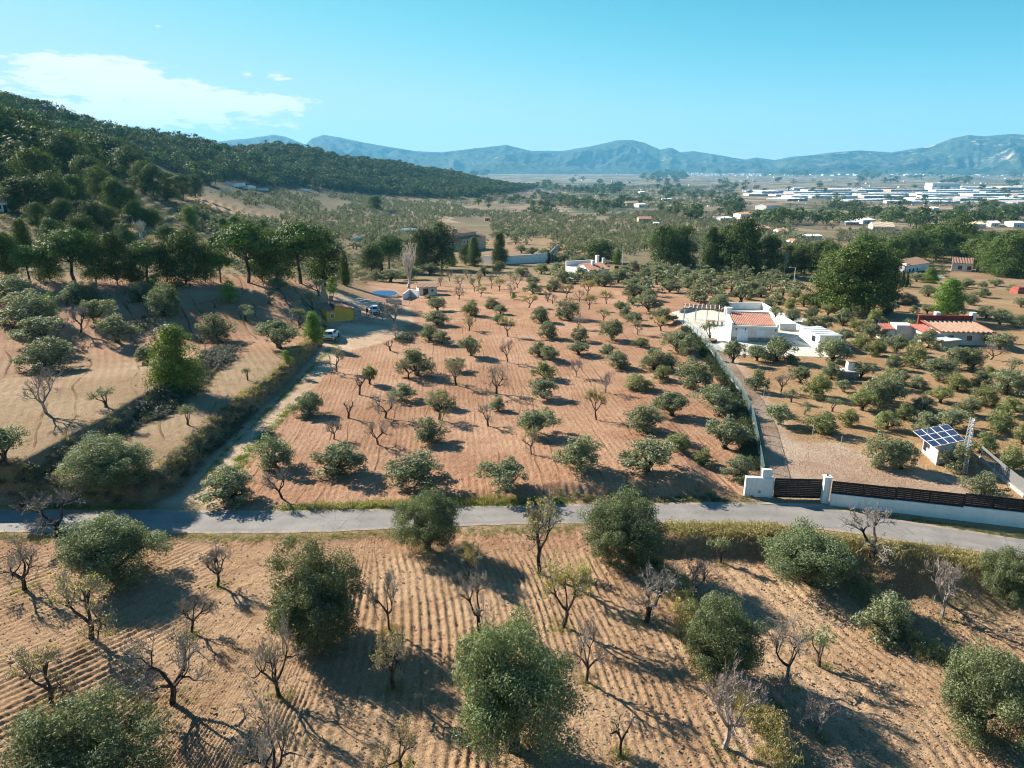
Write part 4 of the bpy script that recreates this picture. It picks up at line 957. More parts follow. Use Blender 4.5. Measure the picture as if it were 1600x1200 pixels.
# --- dense upper grove beyond the red orchard and round the small white house
UP = [O(832, 447, 26, 18), O(880, 442, 30, 22), O(902, 436, 30, 22), O(944, 447, 32, 26), O(966, 442, 34, 24), O(990, 452, 32, 20), O(1008, 436, 28, 20), O(1026, 434, 28, 22), O(1034, 428, 22, 18), O(1070, 434, 26, 18), O(1074, 450, 26, 20), O(1046, 457, 34, 22), O(1087, 470, 36, 24), O(1014, 470, 30, 20),
 O(1100, 434, 18, 15), O(1122, 449, 24, 18), O(1122, 486, 34, 28), O(1175, 456, 26, 18), O(1152, 463, 22, 16), O(1166, 468, 24, 18), O(1188, 464, 32, 20), O(1184, 452, 34, 18), O(1200, 483, 26, 20), O(1217, 476, 24, 18), ('olivey', 1234, 483, 26, 20), ('olivey', 1256, 479, 26, 24), O(1242, 468, 24, 20),
 O(846, 428, 26, 18), O(870, 426, 26, 18), O(890, 422, 22, 16), O(815, 432, 28, 18), O(780, 425, 24, 18), O(1060, 425, 20, 14), O(1147, 440, 22, 16), O(1210, 444, 24, 18), O(640, 437, 40, 24), O(610, 440, 44, 22), O(672, 430, 30, 22), O(586, 438, 24, 18),
 O(850, 402, 24, 15), O(832, 398, 24, 14), O(815, 395, 22, 14), O(905, 412, 24, 15), O(880, 408, 22, 14), O(990, 420, 22, 15), O(975, 428, 26, 16)]
banded(UP, [470, 452, 438, 424, 408], 'grove by small white house')
# --- right grove
RG = [O(1145, 567, 33, 42), O(1182, 564, 36, 30), O(1214, 564, 50, 42), O(1300, 566, 56, 42), ('olivey', 1236, 568, 26, 18), O(1180, 610, 38, 40), O(1250, 598, 34, 30), O(1298, 592, 38, 30),
 ('olivey', 1277, 621, 50, 42), O(1317, 612, 32, 22), ('bare', 1220, 613, 34, 32), ('olivesparse', 1236, 628, 30, 26), ('olivey', 1347, 641, 50, 40), O(1366, 634, 50, 54), O(1391, 630, 48, 50), O(1217, 663, 50, 38), ('olivesparse', 1300, 643, 30, 26),
 ('olivey', 1325, 665, 34, 30), ('olivey', 1283, 676, 54, 38), ('olivesparse', 1258, 648, 32, 24), ('olivey', 1385, 671, 44, 36), ('olivey', 1413, 656, 36, 30), ('olivey', 1469, 629, 42, 30), ('olivey', 1494, 609, 40, 30),
 ('olivey', 1537, 632, 44, 34), O(1512, 650, 42, 34), O(1573, 616, 66, 46), ('olivey', 1578, 650, 48, 36), ('olivey', 1561, 674, 52, 36), O(1484, 670, 56, 38), O(1444, 676, 52, 38), O(1444, 641, 36, 24), O(1375, 728, 54, 58), O(1408, 731, 52, 48),
 ('olivey', 1532, 707, 50, 38), O(1497, 736, 52, 50), O(1534, 772, 62, 44), ('olivey', 1581, 734, 48, 42), ('olivey', 1598, 694, 40, 36), ('olivey', 1368, 556, 36, 28), O(1212, 496, 24, 20), O(1238, 503, 30, 24), O(1268, 497, 28, 20), O(1266, 514, 32, 22), O(1289, 515, 34, 26), ('olivey', 1294, 493, 28, 22),
 O(1316, 509, 34, 30), ('olivey', 1338, 497, 24, 20), ('olivey', 1339, 517, 28, 22), ('olivey', 1369, 512, 36, 34), O(1362, 531, 34, 28), O(1319, 534, 34, 24), ('olivey', 1344, 545, 34, 28), O(1400, 552, 40, 32), ('olivey', 1428, 572, 44, 38), O(1397, 577, 32, 26),
 O(1422, 524, 34, 30), O(1450, 543, 42, 36), O(1464, 594, 50, 40), O(1490, 576, 44, 42), O(1518, 577, 42, 38), ('bare', 1548, 562, 44, 26), O(1560, 546, 46, 30), O(1562, 507, 42, 28), ('olivesparse', 1424, 548, 30, 20), O(1540, 497, 34, 22), O(1515, 476, 28, 20), O(1532, 464, 28, 18),
 O(1450, 463, 28, 20), O(1449, 490, 24, 18), O(1427, 489, 18, 14), O(1418, 476, 32, 20), O(1396, 472, 26, 18), O(1394, 486, 20, 18), O(1386, 492, 20, 18), O(1510, 449, 26, 16), O(1488, 450, 24, 16), O(1432, 440, 26, 16), O(1410, 447, 26, 18), O(1556, 447, 24, 12), O(1580, 455, 20, 12), O(1535, 448, 18, 10),
 O(1595, 480, 26, 18), O(1590, 512, 28, 24), O(1406, 600, 34, 24), O(1433, 606, 30, 22), O(1530, 600, 34, 24), ('olivey', 1390, 606, 40, 34), O(1345, 590, 34, 28), ('olivey', 1308, 528, 20, 14), O(1382, 530, 24, 20), ('olivesparse', 1580, 585, 40, 30), ('olivey', 1546, 590, 26, 22)]
banded(RG, [722, 684, 655, 634, 612, 585, 558, 532, 508, 488, 462], 'grove right of fence')
plant('olivesparse', 1109, 532, 34, 36, 'thick-trunked olive in a dark round planter on the paved yard', rot=.4)

# --- pines
PN = [
 ('pine', 12, 437, 44, 72, 'pine tree at the left edge of the pine row'), ('umbrella', 47, 441, 50, 62, 'dark umbrella pine, second in the pine row from the left edge'), ('umbrella', 118, 442, 86, 90, 'broad umbrella pine with double crown in the pine row, left'),
 ('pine', 78, 438, 40, 62, 'pine between the dark umbrella pine and the double-crowned one'), ('pine', 150, 443, 40, 60, 'narrow pine right of the double-crowned umbrella pine'), ('pine', 184, 445, 40, 78, 'slender pale pine left of the clean umbrella pine'),
 ('umbrella', 232, 442, 66, 68, 'clear umbrella pine with a forked dark trunk in the pine row'), ('pine', 262, 440, 34, 60, 'pine right behind the clear umbrella pine'), ('pine', 291, 443, 54, 82, 'tall open pine in the middle of the pine row'),
 ('pine', 322, 441, 34, 58, 'slim pine right of the tall open pine'), ('umbrella', 345, 441, 40, 52, 'small umbrella pine left of the large dark one'), ('umbrella', 388, 442, 82, 98, 'large umbrella pine with one straight trunk in the pine row'),
 ('pine', 433, 442, 58, 60, 'rounded pine between two large umbrella pines'), ('umbrella', 470, 443, 92, 100, 'largest umbrella pine at the right part of the pine row'), ('pine', 508, 447, 52, 90, 'very dark pine ending the row, reaching the ground'),
 ('conic', 540, 446, 20, 50, 'dark narrow pine beside the very dark pine'), ('pine', 210, 440, 34, 56, 'short pine just left of the clear umbrella pine'), ('pine', 410, 440, 36, 60, 'pine behind the large straight-trunked umbrella pine'),
 ('shrub', 521, 462, 25, 32, 'bright green bushy tree behind the white pergola'), ('poplar', 637, 450, 34, 72, 'bare white poplar behind the pool'), ('poplar', 222, 378, 34, 36, 'bare white poplar behind the pine row, left'),
 ('umbrella', 609, 424, 48, 60, 'umbrella pine left of the tall dark pair'), ('pine', 581, 427, 36, 44, 'pale green pine left of the pool'), ('pine', 662, 421, 38, 64, 'left one of the tall dark pine pair by the beige house'), ('pine', 690, 421, 38, 70, 'right one of the tall dark pine pair by the beige house'),
 ('conic', 741, 416, 26, 44, 'conical pine left of the white boundary wall'), ('conic', 780, 413, 28, 48, 'conical pine in front of the white boundary wall'), ('young', 706, 416, 18, 20, 'small bright pine between the dark pair and the wall'), ('cypress', 597, 432, 8, 26, 'thin cypress near the umbrella pine by the pool'),
 ('pine', 728, 414, 20, 32, 'small pine left of the conical pine'), ('pine', 586, 331, 22, 24, 'round dark pine alone on the grey olive slope'), ('conic', 41, 410, 40, 66, 'drooping dark conifer behind the pine row, far left'), ('conic', 12, 408, 30, 44, 'dark conifer below the white house, left edge'),
 ('pine', 935, 410, 46, 34, 'wide bright-topped pine behind the small white house'), ('young', 964, 413, 16, 24, 'small bright conical pine right of the small white house'), ('pine', 1035, 417, 44, 62, 'left pine of the tall group, right of centre'), ('pine', 1068, 417, 42, 62, 'second pine of the tall group, right of centre'),
 ('pine', 1050, 414, 34, 56, 'pine between the two front pines of the tall group'), ('conic', 1109, 427, 42, 70, 'bright conical pine of the tall group'), ('pine', 1135, 427, 44, 72, 'tall pine right of the bright conical one'), ('pine', 1157, 430, 52, 86, 'tallest pine of the group right of centre'),
 ('pine', 1178, 430, 34, 50, 'lower pine ending the tall group'), ('pine', 1203, 431, 34, 62, 'pine right of the tall group, near the bare white poplars'), ('poplar', 1212, 430, 14, 48, 'bare white poplar in front of the pine belt'), ('poplar', 1223, 432, 12, 40, 'second bare white poplar in front of the pine belt'),
 ('bigpine', 1334, 489, 112, 112, 'tallest huge pine of the front cluster before the pine belt at right'), ('pine', 1292, 480, 54, 80, 'pine hugging the left side of the huge front pine'), ('pine', 1378, 472, 44, 76, 'pine hugging the right side of the huge front pine'), ('sunpine', 1305, 466, 50, 74, 'lighter pine behind the left side of the huge front pine'), ('young', 1480, 494, 56, 58, 'conical bright pine alone above the red-roofed house'), ('young', 1453, 442, 27, 24, 'small round pine beside the turquoise pool'),
 ('cypress', 1409, 450, 7, 30, 'thin cypress at the end of the dark hedge'), ('cypress', 1416, 449, 6, 24, 'thin cypress beside the hedge-end cypress'), ('cypress', 1392, 420, 8, 26, 'thin cypress left of the white villa'), ('cypress', 1592, 425, 9, 50, 'tall thin cypress in the pine belt at the right edge'),
 ('cypress', 857, 413, 8, 22, 'cypress at the right end of the white boundary wall')]
for k, x, y, w, h, l in PN: plant(k, x, y, w, h, l)
# pine belt on the right
bx = []; r_ = np.random.default_rng(5)
for (x, y, w, h) in [(1228, 428, 30, 44), (1252, 428, 30, 46), (1275, 430, 34, 50), (1296, 432, 34, 52), (1390, 418, 34, 44), (1408, 412, 34, 44), (1425, 407, 42, 46), (1445, 402, 40, 50), (1462, 406, 46, 52), (1490, 404, 46, 64), (1508, 408, 40, 40), (1522, 420, 48, 52), (1540, 424, 40, 50), (1554, 428, 48, 58), (1574, 433, 44, 64), (1598, 434, 44, 70), (1375, 414, 34, 40), (1240, 418, 28, 34), (1265, 417, 30, 36), (1288, 416, 30, 38), (1545, 402, 40, 40), (1580, 404, 44, 44), (1435, 396, 34, 34), (1475, 394, 36, 36), (1525, 398, 36, 36), (1392, 404, 30, 34), (1412, 396, 30, 30), (1350, 408, 36, 44), (1610, 410, 44, 50)]:
    bx.append((x, y, w, h))
bx.sort()
for i, (x, y, w, h) in enumerate(bx): plant('umbrella' if i in (17, 20) else ('conic' if i % 7 == 3 else 'pine'), x, y, w, h, f"{'bushy' if w > 38 else 'slim'} dark green pine, {NUM[i + 1]} from the left in the right-hand pine belt")
# near hillside pines at left, large enough to be told apart
HP = [(62, 292, 58, 62, 'young'), (50, 326, 60, 52, 'pine'), (20, 322, 30, 44, 'pine'), (88, 330, 46, 62, 'pine'), (28, 262, 50, 42, 'pine'), (108, 262, 52, 56, 'pine'), (88, 246, 40, 46, 'pine'), (150, 252, 46, 46, 'pine'), (180, 262, 60, 52, 'pine'), (205, 276, 46, 48, 'pine'), (140, 284, 46, 42, 'pine'),
      (130, 318, 32, 34, 'pine'), (158, 304, 34, 46, 'young'), (152, 276, 26, 26, 'pine'), (120, 322, 36, 50, 'pine'), (182, 330, 36, 54, 'young'), (205, 330, 26, 40, 'young'), (240, 298, 34, 42, 'pine'), (262, 302, 36, 36, 'pine'), (225, 290, 34, 40, 'pine'), (286, 302, 28, 32, 'pine'), (306, 300, 26, 30, 'pine'), (10, 228, 46, 44, 'pine'), (44, 216, 44, 44, 'pine'),
      (6, 290, 40, 40, 'pine'), (212, 344, 26, 34, 'young'), (240, 348, 30, 26, 'young'), (170, 352, 34, 34, 'pine'), (146, 350, 36, 40, 'pine'), (100, 348, 34, 40, 'pine'), (60, 350, 30, 36, 'pine'), (300, 352, 22, 34, 'young'), (348, 352, 14, 16, 'young'), (368, 356, 22, 22, 'young'), (386, 360, 24, 20, 'young'), (412, 358, 18, 18, 'young'), (130, 375, 40, 44, 'pine'), (200, 380, 36, 34, 'pine'), (85, 378, 40, 40, 'pine'), (260, 372, 30, 24, 'pine'), (300, 388, 32, 34, 'pine'), (340, 392, 28, 30, 'pine'), (420, 388, 34, 34, 'young'), (455, 392, 36, 36, 'pine'), (480, 388, 30, 30, 'pine'), (500, 392, 26, 26, 'young')]
HP = [(x, y + 8, w, h + 4, k) for x, y, w, h, k in HP]
HP.sort(key=lambda e: e[1]); rows = [345, 300, 0]
for b, (lo, hi, ph) in enumerate([(340, 500, 'the ground between terraces and pine row'), (300, 340, 'the lower near left hillside'), (0, 300, 'the upper near left hillside')]):
    rr = sorted(e for e in HP if lo <= e[1] < hi)
    for i, (x, y, w, h, k) in enumerate(rr):
        plant('sunpine' if k == 'young' else k, x, y, w, h, f"{'light green' if k == 'young' else 'dark green'} pine, {NUM[i + 1]} from left on {ph}")

# ------------------------------------------------------------------ many trees: the nearest stay individuals, the rest is one mass per kind
def grid_pts(amin, amax, dmin, dmax, sp, jit, r):
    P = []; D = dmin
    xs = np.arange(-dmax, dmax, sp); ys = np.arange(dmin * .6, dmax, sp)
    X, Y = np.meshgrid(xs, ys); X = X + r.uniform(-jit, jit, X.shape) * sp; Y = Y + r.uniform(-jit, jit, X.shape) * sp
    x = X.ravel(); y = Y.ravel(); D = np.hypot(x, y); a = np.arctan2(x, y); k = (D > dmin) & (D < dmax) & (a > amin) & (a < amax)
    return x[k], y[k]
def inpoly(px, py, poly): return poly_sd(px, py, poly) > 0
r8 = np.random.default_rng(88)
TX = np.array([t[0] for t in TREES]); TY = np.array([t[1] for t in TREES]); TR = np.array([t[2] for t in TREES])
def clear(x, y, rad, extra=()):
    k = np.ones(len(x), bool)
    for a, b, c in zip(TX, TY, TR): k &= (x - a) ** 2 + (y - b) ** 2 > (c * .8 + rad) ** 2
    for bxy in BLD: k &= (x - bxy[0]) ** 2 + (y - bxy[1]) ** 2 > (bxy[2] + rad) ** 2
    return k
BLD = []
for (x, y, rad) in [(735, 375, 17), (720, 385, 12), (935, 430, 9), (512, 348, 10), (571, 373, 8), (636, 362, 9), (380, 286, 14), (1420, 420, 10), (1500, 418, 10), (1380, 357, 18), (616, 331, 8), (743, 328, 9), (1010, 347, 10), (988, 322, 9), (1143, 345, 8), (1168, 338, 10), (1344, 348, 8), (820, 395, 14), (800, 405, 10), (840, 402, 10), (780, 398, 10)]:
    p = place(x, y); BLD.append((p.x, p.y, rad))
# pine forest of the left hill
x, y = grid_pts(-.95, .03, 330, 3000, 8.6, .42, r8); z = terr(x, y); D = np.hypot(x, y); a = np.arctan2(x, y)
px, py = project(x, y, z)
FOREST = [(-900, 420), (-60, 350), (60, 300), (225, 250), (330, 292), (420, 290), (500, 294), (560, 300), (640, 307), (720, 311), (760, 306), (840, 294), (860, 250), (600, 100), (-900, -400)]
ok = inpoly(px, py, FOREST) & (r8.random(len(x)) < .95) & ((fbm(x * .009, y * .009, 4, 55) < .17) | (D < 600)) & clear(x, y, 2)
hx, hy, hz = x[ok], y[ok], z[ok]
w = 6.5 + 10 * r8.random(len(hx)) ** 1.6; hh = w * r8.uniform(.72, 1.1, len(hx)); o = np.argsort(np.hypot(hx, hy))
hx, hy, hz, w, hh = hx[o], hy[o], hz[o], w[o], hh[o]
npine = 300 - KCOUNT.get('pine_tree', 0) - 88
vis = (project(hx, hy, hz)[0] > -20)
idx = np.nonzero(vis)[0][:npine]; rest = np.setdiff1d(np.arange(len(hx)), idx)
for i in idx: plant('pine', 0, 0, 0, 0, 'dark green pine in the unbroken forest cover of the near left hillside', 'pines closing the near left hillside', small=True, pos=(hx[i], hy[i], hz[i]), wm=w[i], hm=hh[i])
scatter('pine_forest', fPm, np.stack([hx, hy, hz - .3], 1)[rest], r8.uniform(0, 6.28, len(rest)), np.stack([w, w, hh], 1)[rest])
# dark pine clumps in the middle distance
MP = [((742, 306, 888, 326), 40, 'dark pine in the long dark wood left of centre'), ((915, 322, 966, 332), 9, 'dark pine in the small clump among grey olives'), ((938, 296, 972, 303), 8, 'dark pine on the skyline of the low rise'),
      ((966, 312, 1052, 322), 12, 'dark pine round the red-roofed farm on the rise'), ((1076, 303, 1140, 312), 12, 'dark pine on the low ridge, centre right'), ((1090, 314, 1160, 330), 14, 'dark pine in the clump below the low ridge'), ((1232, 340, 1346, 352), 22, 'dark pine in the straight line before the industrial estate'),
      ((1365, 336, 1430, 350), 16, 'dark pine in the clump behind the beige roof'), ((1395, 350, 1465, 358), 10, 'dark pine right of the beige roof'), ((1475, 344, 1600, 352), 22, 'dark pine in the far right belt'), ((1180, 346, 1232, 354), 8, 'dark pine left of the straight pine line'), ((1076, 340, 1092, 348), 3, 'dark pine pair below the low ridge')]
left = []
for (x0, y0, x1, y1), n, lab in MP:
    Q = sorted((r8.uniform(x0, x1), r8.uniform(y0, y1)) for i in range(n)); q = 0
    for i, (qx, qy) in enumerate(Q):
        p = place(qx, qy); ww = r8.uniform(9, 15)
        if i % max(1, round(n / 9)) == 0 and q < 9:
            q += 1; plant('pine', 0, 0, 0, 0, lab + (f', {NUM[q]} from left' if n <= 9 else ''), lab.replace('dark pine', 'pines'), small=True, pos=p, wm=ww, hm=ww * r8.uniform(.85, 1.15))
        else: left.append((p, ww))
# scattered far pines in the valley
for i in range(3600):
    qx = r8.uniform(430, 1680); qy = 271.5 + 66 * r8.random() ** 1.15
    if qx < 830 and qy > 292: continue
    if float(fbm(np.array([qx * .02]), np.array([qy * .12]), 3, 5)[0]) < .06: continue
    if qx > 1150 and 290 < qy < 320 and r8.random() < .75: continue
    p = place(qx, qy); ww = r8.uniform(8, 16) * (1 + max(0, p.y - 1500) / 1500); left.append((p, ww))
L3 = np.array([(p.x, p.y, p.z - .3) for p, _ in left]); LW = np.array([q for _, q in left])
scatter('valley_pines', fPm, L3, r8.uniform(0, 6.28, len(left)), np.stack([LW, LW, LW * r8.uniform(.6, .95, len(left))], 1))
# dense grey olive groves beyond the orchards
x, y = grid_pts(-.62, .75, 165, 1150, 6.2, .5, r8); z = terr(x, y); px, py = project(x, y, z)
SEA = [(330, 372), (270, 345), (310, 318), (370, 300), (420, 300), (560, 306), (700, 318), (745, 330), (900, 334), (960, 336), (1040, 330), (1100, 338), (1250, 356), (1420, 362), (1640, 368), (1640, 400), (1400, 396), (1180, 392), (1010, 392), (960, 408), (900, 414), (862, 410), (856, 385), (770, 372), (700, 395), (600, 408), (560, 392), (450, 378)]
sea = inpoly(px, py, SEA) | inpoly(px, py, [(865, 428), (905, 418), (960, 428), (1040, 418), (1100, 430), (1240, 438), (1250, 462), (1190, 492), (1120, 480), (1050, 474), (960, 452), (880, 442)]); dens = fbm(px * .02, py * .06, 3, 33)
far_ok = (np.hypot(x, y) < 520) | (r8.random(len(x)) < .62)
ok = sea & clear(x, y, 1.0) & far_ok & (dens > -.20 + .12 * (px < 480) + .04 * (px > 1150)) & ~inpoly(px, py, [(735, 372), (865, 372), (858, 412), (735, 412)]) & ~inpoly(px, py, [(690, 340), (768, 340), (768, 398), (690, 398)])
ox, oy, oz = x[ok], y[ok], z[ok]; o = np.argsort(np.hypot(ox, oy)); ox, oy, oz = ox[o], oy[o], oz[o]; ow = r8.uniform(3.2, 7.0, len(ox)); oh = ow * r8.uniform(.5, .85, len(ox))
nol = max(0, 296 - KCOUNT.get('olive_tree', 0)); print('olive individuals so far', KCOUNT, 'fill', nol, 'sea', len(ox), 'forest', len(hx))
for i in range(min(nol, len(ox))): plant('olive', 0, 0, 0, 0, 'small olive in the dense grey grove beyond the red orchard', 'olives of the dense grey grove', small=True, pos=(ox[i], oy[i], oz[i]), wm=ow[i], hm=oh[i])
s = slice(nol, None); scatter('distant_olive_grove', oF, np.stack([ox, oy, oz - .1], 1)[s], r8.uniform(0, 6.28, len(ox))[s], np.stack([ow, ow, oh], 1)[s])

# ------------------------------------------------------------------ ground cover that nobody could count
def tuft_mesh(name, mat, n, spread, hgt, wd, seed, lean=.35):
    r = np.random.default_rng(seed); P = r.normal(size=(n, 2)) * spread; V = []; 
    for i in range(n):
        a = r.uniform(0, 6.28); d = np.array((math.cos(a), math.sin(a), 0)); up = np.array((r.normal() * lean, r.normal() * lean, 1)); up /= np.linalg.norm(up); h_ = hgt * r.uniform(.5, 1.2)
        b = np.array((P[i, 0], P[i, 1], -.02)); V += [b - d * wd, b + d * wd, b + up * h_ + d * wd * .2, b + up * h_ - d * wd * .2]
    return mesh_np(name, np.array(V), np.arange(4 * n).reshape(-1, 4), [mat])
def clump_mesh(name, mat, n, per, L, seed, flat=.7):
    r = np.random.default_rng(seed); C = r.normal(size=(n, 3)) * (.26, .26, .12); C[:, 2] = np.abs(C[:, 2]) + .12; C[:, :2] = np.clip(C[:, :2], -.42, .42)
    v, q = shell_leaves(C, r.uniform(.10, .2, n), per, L, L * .45, r, flat); v[:, 2] = np.maximum(v[:, 2], -.02); return mesh_np(name, v, q, [mat])
g_dry = [tuft_mesh('dry_tuft', M_dry, 34, .22, .42, .016, 1), tuft_mesh('dry_tuft', M_dry, 26, .30, .30, .018, 2)]
g_grn = [tuft_mesh('green_tuft', M_green, 36, .24, .24, .022, 3), tuft_mesh('green_tuft', M_green, 30, .30, .16, .026, 4)]
s_bush = [clump_mesh('scrub_bush', M_bush, 12, 34, .07, 5 + i) for i in range(3)]; s_dry = [clump_mesh('dry_bush', M_dry, 10, 26, .09, 11 + i) for i in range(2)]
s_hedge = [clump_mesh('dark_bush', M_hedge, 12, 34, .08, 15 + i, .9) for i in range(2)]
s_grey = [clump_mesh('grey_bush', M_greyb, 12, 30, .08, 25 + i) for i in range(2)]
def along(poly, n, spread, r, lo=0, hi=1, z=0.0):
    P = np.array(poly); s = np.concatenate([[0], np.cumsum(np.hypot(*np.diff(P, axis=0).T))]); t = r.uniform(lo, hi, n) * s[-1]
    return np.stack([np.interp(t, s, P[:, 0]), np.interp(t, s, P[:, 1])], 1) + r.normal(size=(n, 2)) * spread
def cover(name, meshes, P, smin, smax, sq=1.0, avoid_road=True, cl=None):
    x, y = P[:, 0], P[:, 1]; k = np.ones(len(x), bool)
    if avoid_road: k &= (poly_sd(x, y, ROADP) < -.15)
    k &= poly_sd(x, y, PLAZA) < -.1
    if cl is not None: k &= cl(x, y)
    x, y = x[k], y[k]; sc = r8.uniform(smin, smax, len(x)); scatter(name, meshes, np.stack([x, y, terr(x, y)], 1), r8.uniform(0, 6.28, len(x)), np.stack([sc, sc, sc * sq], 1))
notfield = lambda x, y: fbm(x * .2, y * .2, 3, 7) > -.12
TAe = [(a - .9, b + 1.1) for a, b in TA[2:11]]
TBe = TB[1:10]
TDe = PP([(1040, 826), (1100, 828), (1200, 830), (1300, 845), (1400, 858), (1500, 872), (1620, 890)]); TDl = TD[-6:-1] + [TD[-1]]; TEe = TE[:5]
cover('bank_scrub', s_bush + s_hedge + s_dry * 2, np.concatenate([along(TAe, 230, .3, r8), along(TBe, 150, .5, r8), along(PP([(830, 778), (930, 770), (1050, 772), (1165, 770)], .6), 190, .5, r8), along(TEe, 150, .6, r8), along(TDl, 80, .5, r8)]), .4, 1.0, .8)
cover('inner_bank_brambles', s_grey + s_hedge[:1], np.concatenate([along([(a - .2, b + .3) for a, b in TBe], 520, .6, r8), along([(a + .2, b) for a, b in TAe], 240, .5, r8, 0, .45)]), .6, 1.5, .9)
cover('bank_dry_grass', g_dry * 3 + s_dry, np.concatenate([along([(a - 1.1, b + .9) for a, b in TA[2:11]], 330, .5, r8), along(TBe, 260, .7, r8), along(TDe, 800, .5, r8), along(TEe, 260, .8, r8), along(TDl, 330, .6, r8), along(PP([(450, 797), (560, 793), (700, 785), (860, 781)]), 200, .35, r8), along(PP([(1350, 830), (1450, 843), (1600, 862)]), 20, .2, r8)]), .6, 1.5, 1.0)
cover('fresh_verge_grass', g_grn, np.concatenate([along(PP([(430, 800), (500, 797), (560, 793), (640, 788), (760, 785), (880, 783)]), 900, .45, r8), along(TRACK_E, 150, .15, r8, .05, .95), along([(a + 2.4, b - .4) for a, b in TRACK_E], 160, .4, r8, .12, .45), along(PP([(0, 795), (120, 797), (230, 797)]), 380, .4, r8)]), .6, 1.3, .8)
cover('lower_verge_grass', g_dry + g_grn[:1], np.concatenate([along(PP([(-20, 838), (200, 840), (450, 840), (620, 834), (900, 826)]), 900, .5, r8), along(PP([(1330, 840), (1420, 856), (1520, 866), (1620, 884)]), 260, .5, r8)]), .4, .95, .55)
cover('wall_foot_weeds', g_grn + s_bush[:1], along(PP([(1300, 800), (1400, 815), (1500, 828), (1600, 842)]), 420, .35, r8), .4, .9, .5, avoid_road=True)
bx = r8.uniform(-60, 60, 9000); by = r8.uniform(22, 120, 9000)
bm = (fbm(bx * .12, by * .12, 3, 77) > .10) | (poly_sd(bx, by, TA) > 1.5) & (by < 95) & (r8.random(9000) < .3); fx_ = np.interp(by, [p[1] for p in FENCEW], [p[0] for p in FENCEW])
bm |= (bx > fx_ + 1) & (by > 50) & (r8.random(9000) < .3)
bm &= (poly_sd(bx, by, DRIVE) < 0) & (poly_sd(bx, by, TRACK) < .3); cover('field_weeds', g_dry[1:] + g_grn[1:], np.stack([bx, by], 1)[bm], .25, .6, .5)
# grass ring at the foot of the big trees
ring = []
for (x0, y0, rr), k in zip(TREES[:60], range(60)):
    for _ in range(16): a = r8.uniform(0, 6.28); q = rr * r8.uniform(.05, .5); ring.append((x0 + q * math.cos(a), y0 + q * math.sin(a)))
cover('grass_under_trees', g_dry + g_grn, np.array(ring), .4, 1.0, .7)
# hedge along the green fence, grey brambles, hillside undergrowth
cover('fence_hedge', s_hedge + s_bush[:1], along([(p[0] - .9, p[1]) for p in FENCEW], 360, .35, r8, .02, .98), .9, 1.9, 1.2)
cover('grey_brambles', s_grey + s_hedge[:1], np.concatenate([along(PP([(205, 512), (235, 500)], 3.9), 40, .9, r8), along(PP([(325, 560), (345, 535), (350, 525)], 3.4), 110, 1.0, r8), along(PP([(228, 645), (262, 622), (300, 600)], 2.6), 120, .8, r8), along(PP([(628, 535), (640, 522)]), 40, .7, r8)]), 1.1, 2.4, .8)
x, y = grid_pts(-.70, .55, 128, 430, 2.9, .5, r8); z = terr(x, y); px, py = project(x, y, z)
k = ((inpoly(px, py, [(-100, 441), (300, 441), (480, 441), (560, 445), (700, 428), (700, 400), (560, 395), (470, 380), (420, 330), (300, 295), (100, 200), (-100, 150)]) & (fbm(x * .03, y * .03, 3, 19) > -.2)) | (inpoly(px, py, [(1180, 436), (1700, 440), (1700, 395), (1180, 410)]))) & clear(x, y, .2)
sc = r8.uniform(1.2, 3.4, k.sum()); scatter('hillside_undergrowth', s_bush + s_hedge + s_dry[:1], np.stack([x, y, z], 1)[k], r8.uniform(0, 6.28, k.sum()), np.stack([sc, sc, sc * .75], 1))
# far scrub over the whole middle distance
x, y = grid_pts(-.5, .75, 380, 3600, 13, .5, r8); D = np.hypot(x, y); k = (r8.random(len(x)) < .45) & (fbm(x * .008, y * .008, 4, 29) > -.02); x, y = x[k], y[k]; z = terr(x, y); px, py = project(x, y, z)
k = (px > 330) & ~inpoly(px, py, FOREST) & ~inpoly(px, py, SEA) & ~((px > 1150) & (py < 318)); x, y, z = x[k], y[k], z[k]; sc = r8.uniform(2.5, 7.5, len(x)) * (1 + np.hypot(x, y) / 3000); scatter('valley_scrub', oF[:2] + s_bush[:1], np.stack([x, y, z], 1), r8.uniform(0, 6.28, len(x)), np.stack([sc, sc, sc * .6], 1))
# stones and clods
def stone_mesh(seed):
    r = np.random.default_rng(seed); V = np.array([(x, y, z) for z in (-.5, .5) for x, y in ((-.5, -.5), (.5, -.5), (.5, .5), (-.5, .5))]) * r.uniform(.5, 1.1, (8, 3)); V[4:, :2] *= .6
    return mesh_np('stone', V, [(3, 2, 1, 0), (4, 5, 6, 7), (0, 1, 5, 4), (1, 2, 6, 5), (2, 3, 7, 6), (3, 0, 4, 7)], [M_rock if seed % 2 else M_clod])
M_clod = pmat('soil_clod', (.34, .20, .115), .95, scale=3, var=.2)
ST = [stone_mesh(i) for i in range(4)]
sx = r8.uniform(-40, 42, 60000); sy = 22 + 28 * r8.random(60000) ** 1.2; kk = (np.abs(sx) < sy * .85) & (r8.random(60000) < .30 + .7 * sstep(sx, 0, 14)) & (poly_sd(sx, sy, ROADP) < -.4)
sx, sy = sx[kk], sy[kk]; ss = .03 + .13 * r8.random(len(sx)) ** 2.2
scatter('field_stones', ST, np.stack([sx, sy, terr(sx, sy) + ss * .2], 1), r8.uniform(0, 6.28, len(sx)), np.stack([ss, ss * .8, ss * .55], 1))
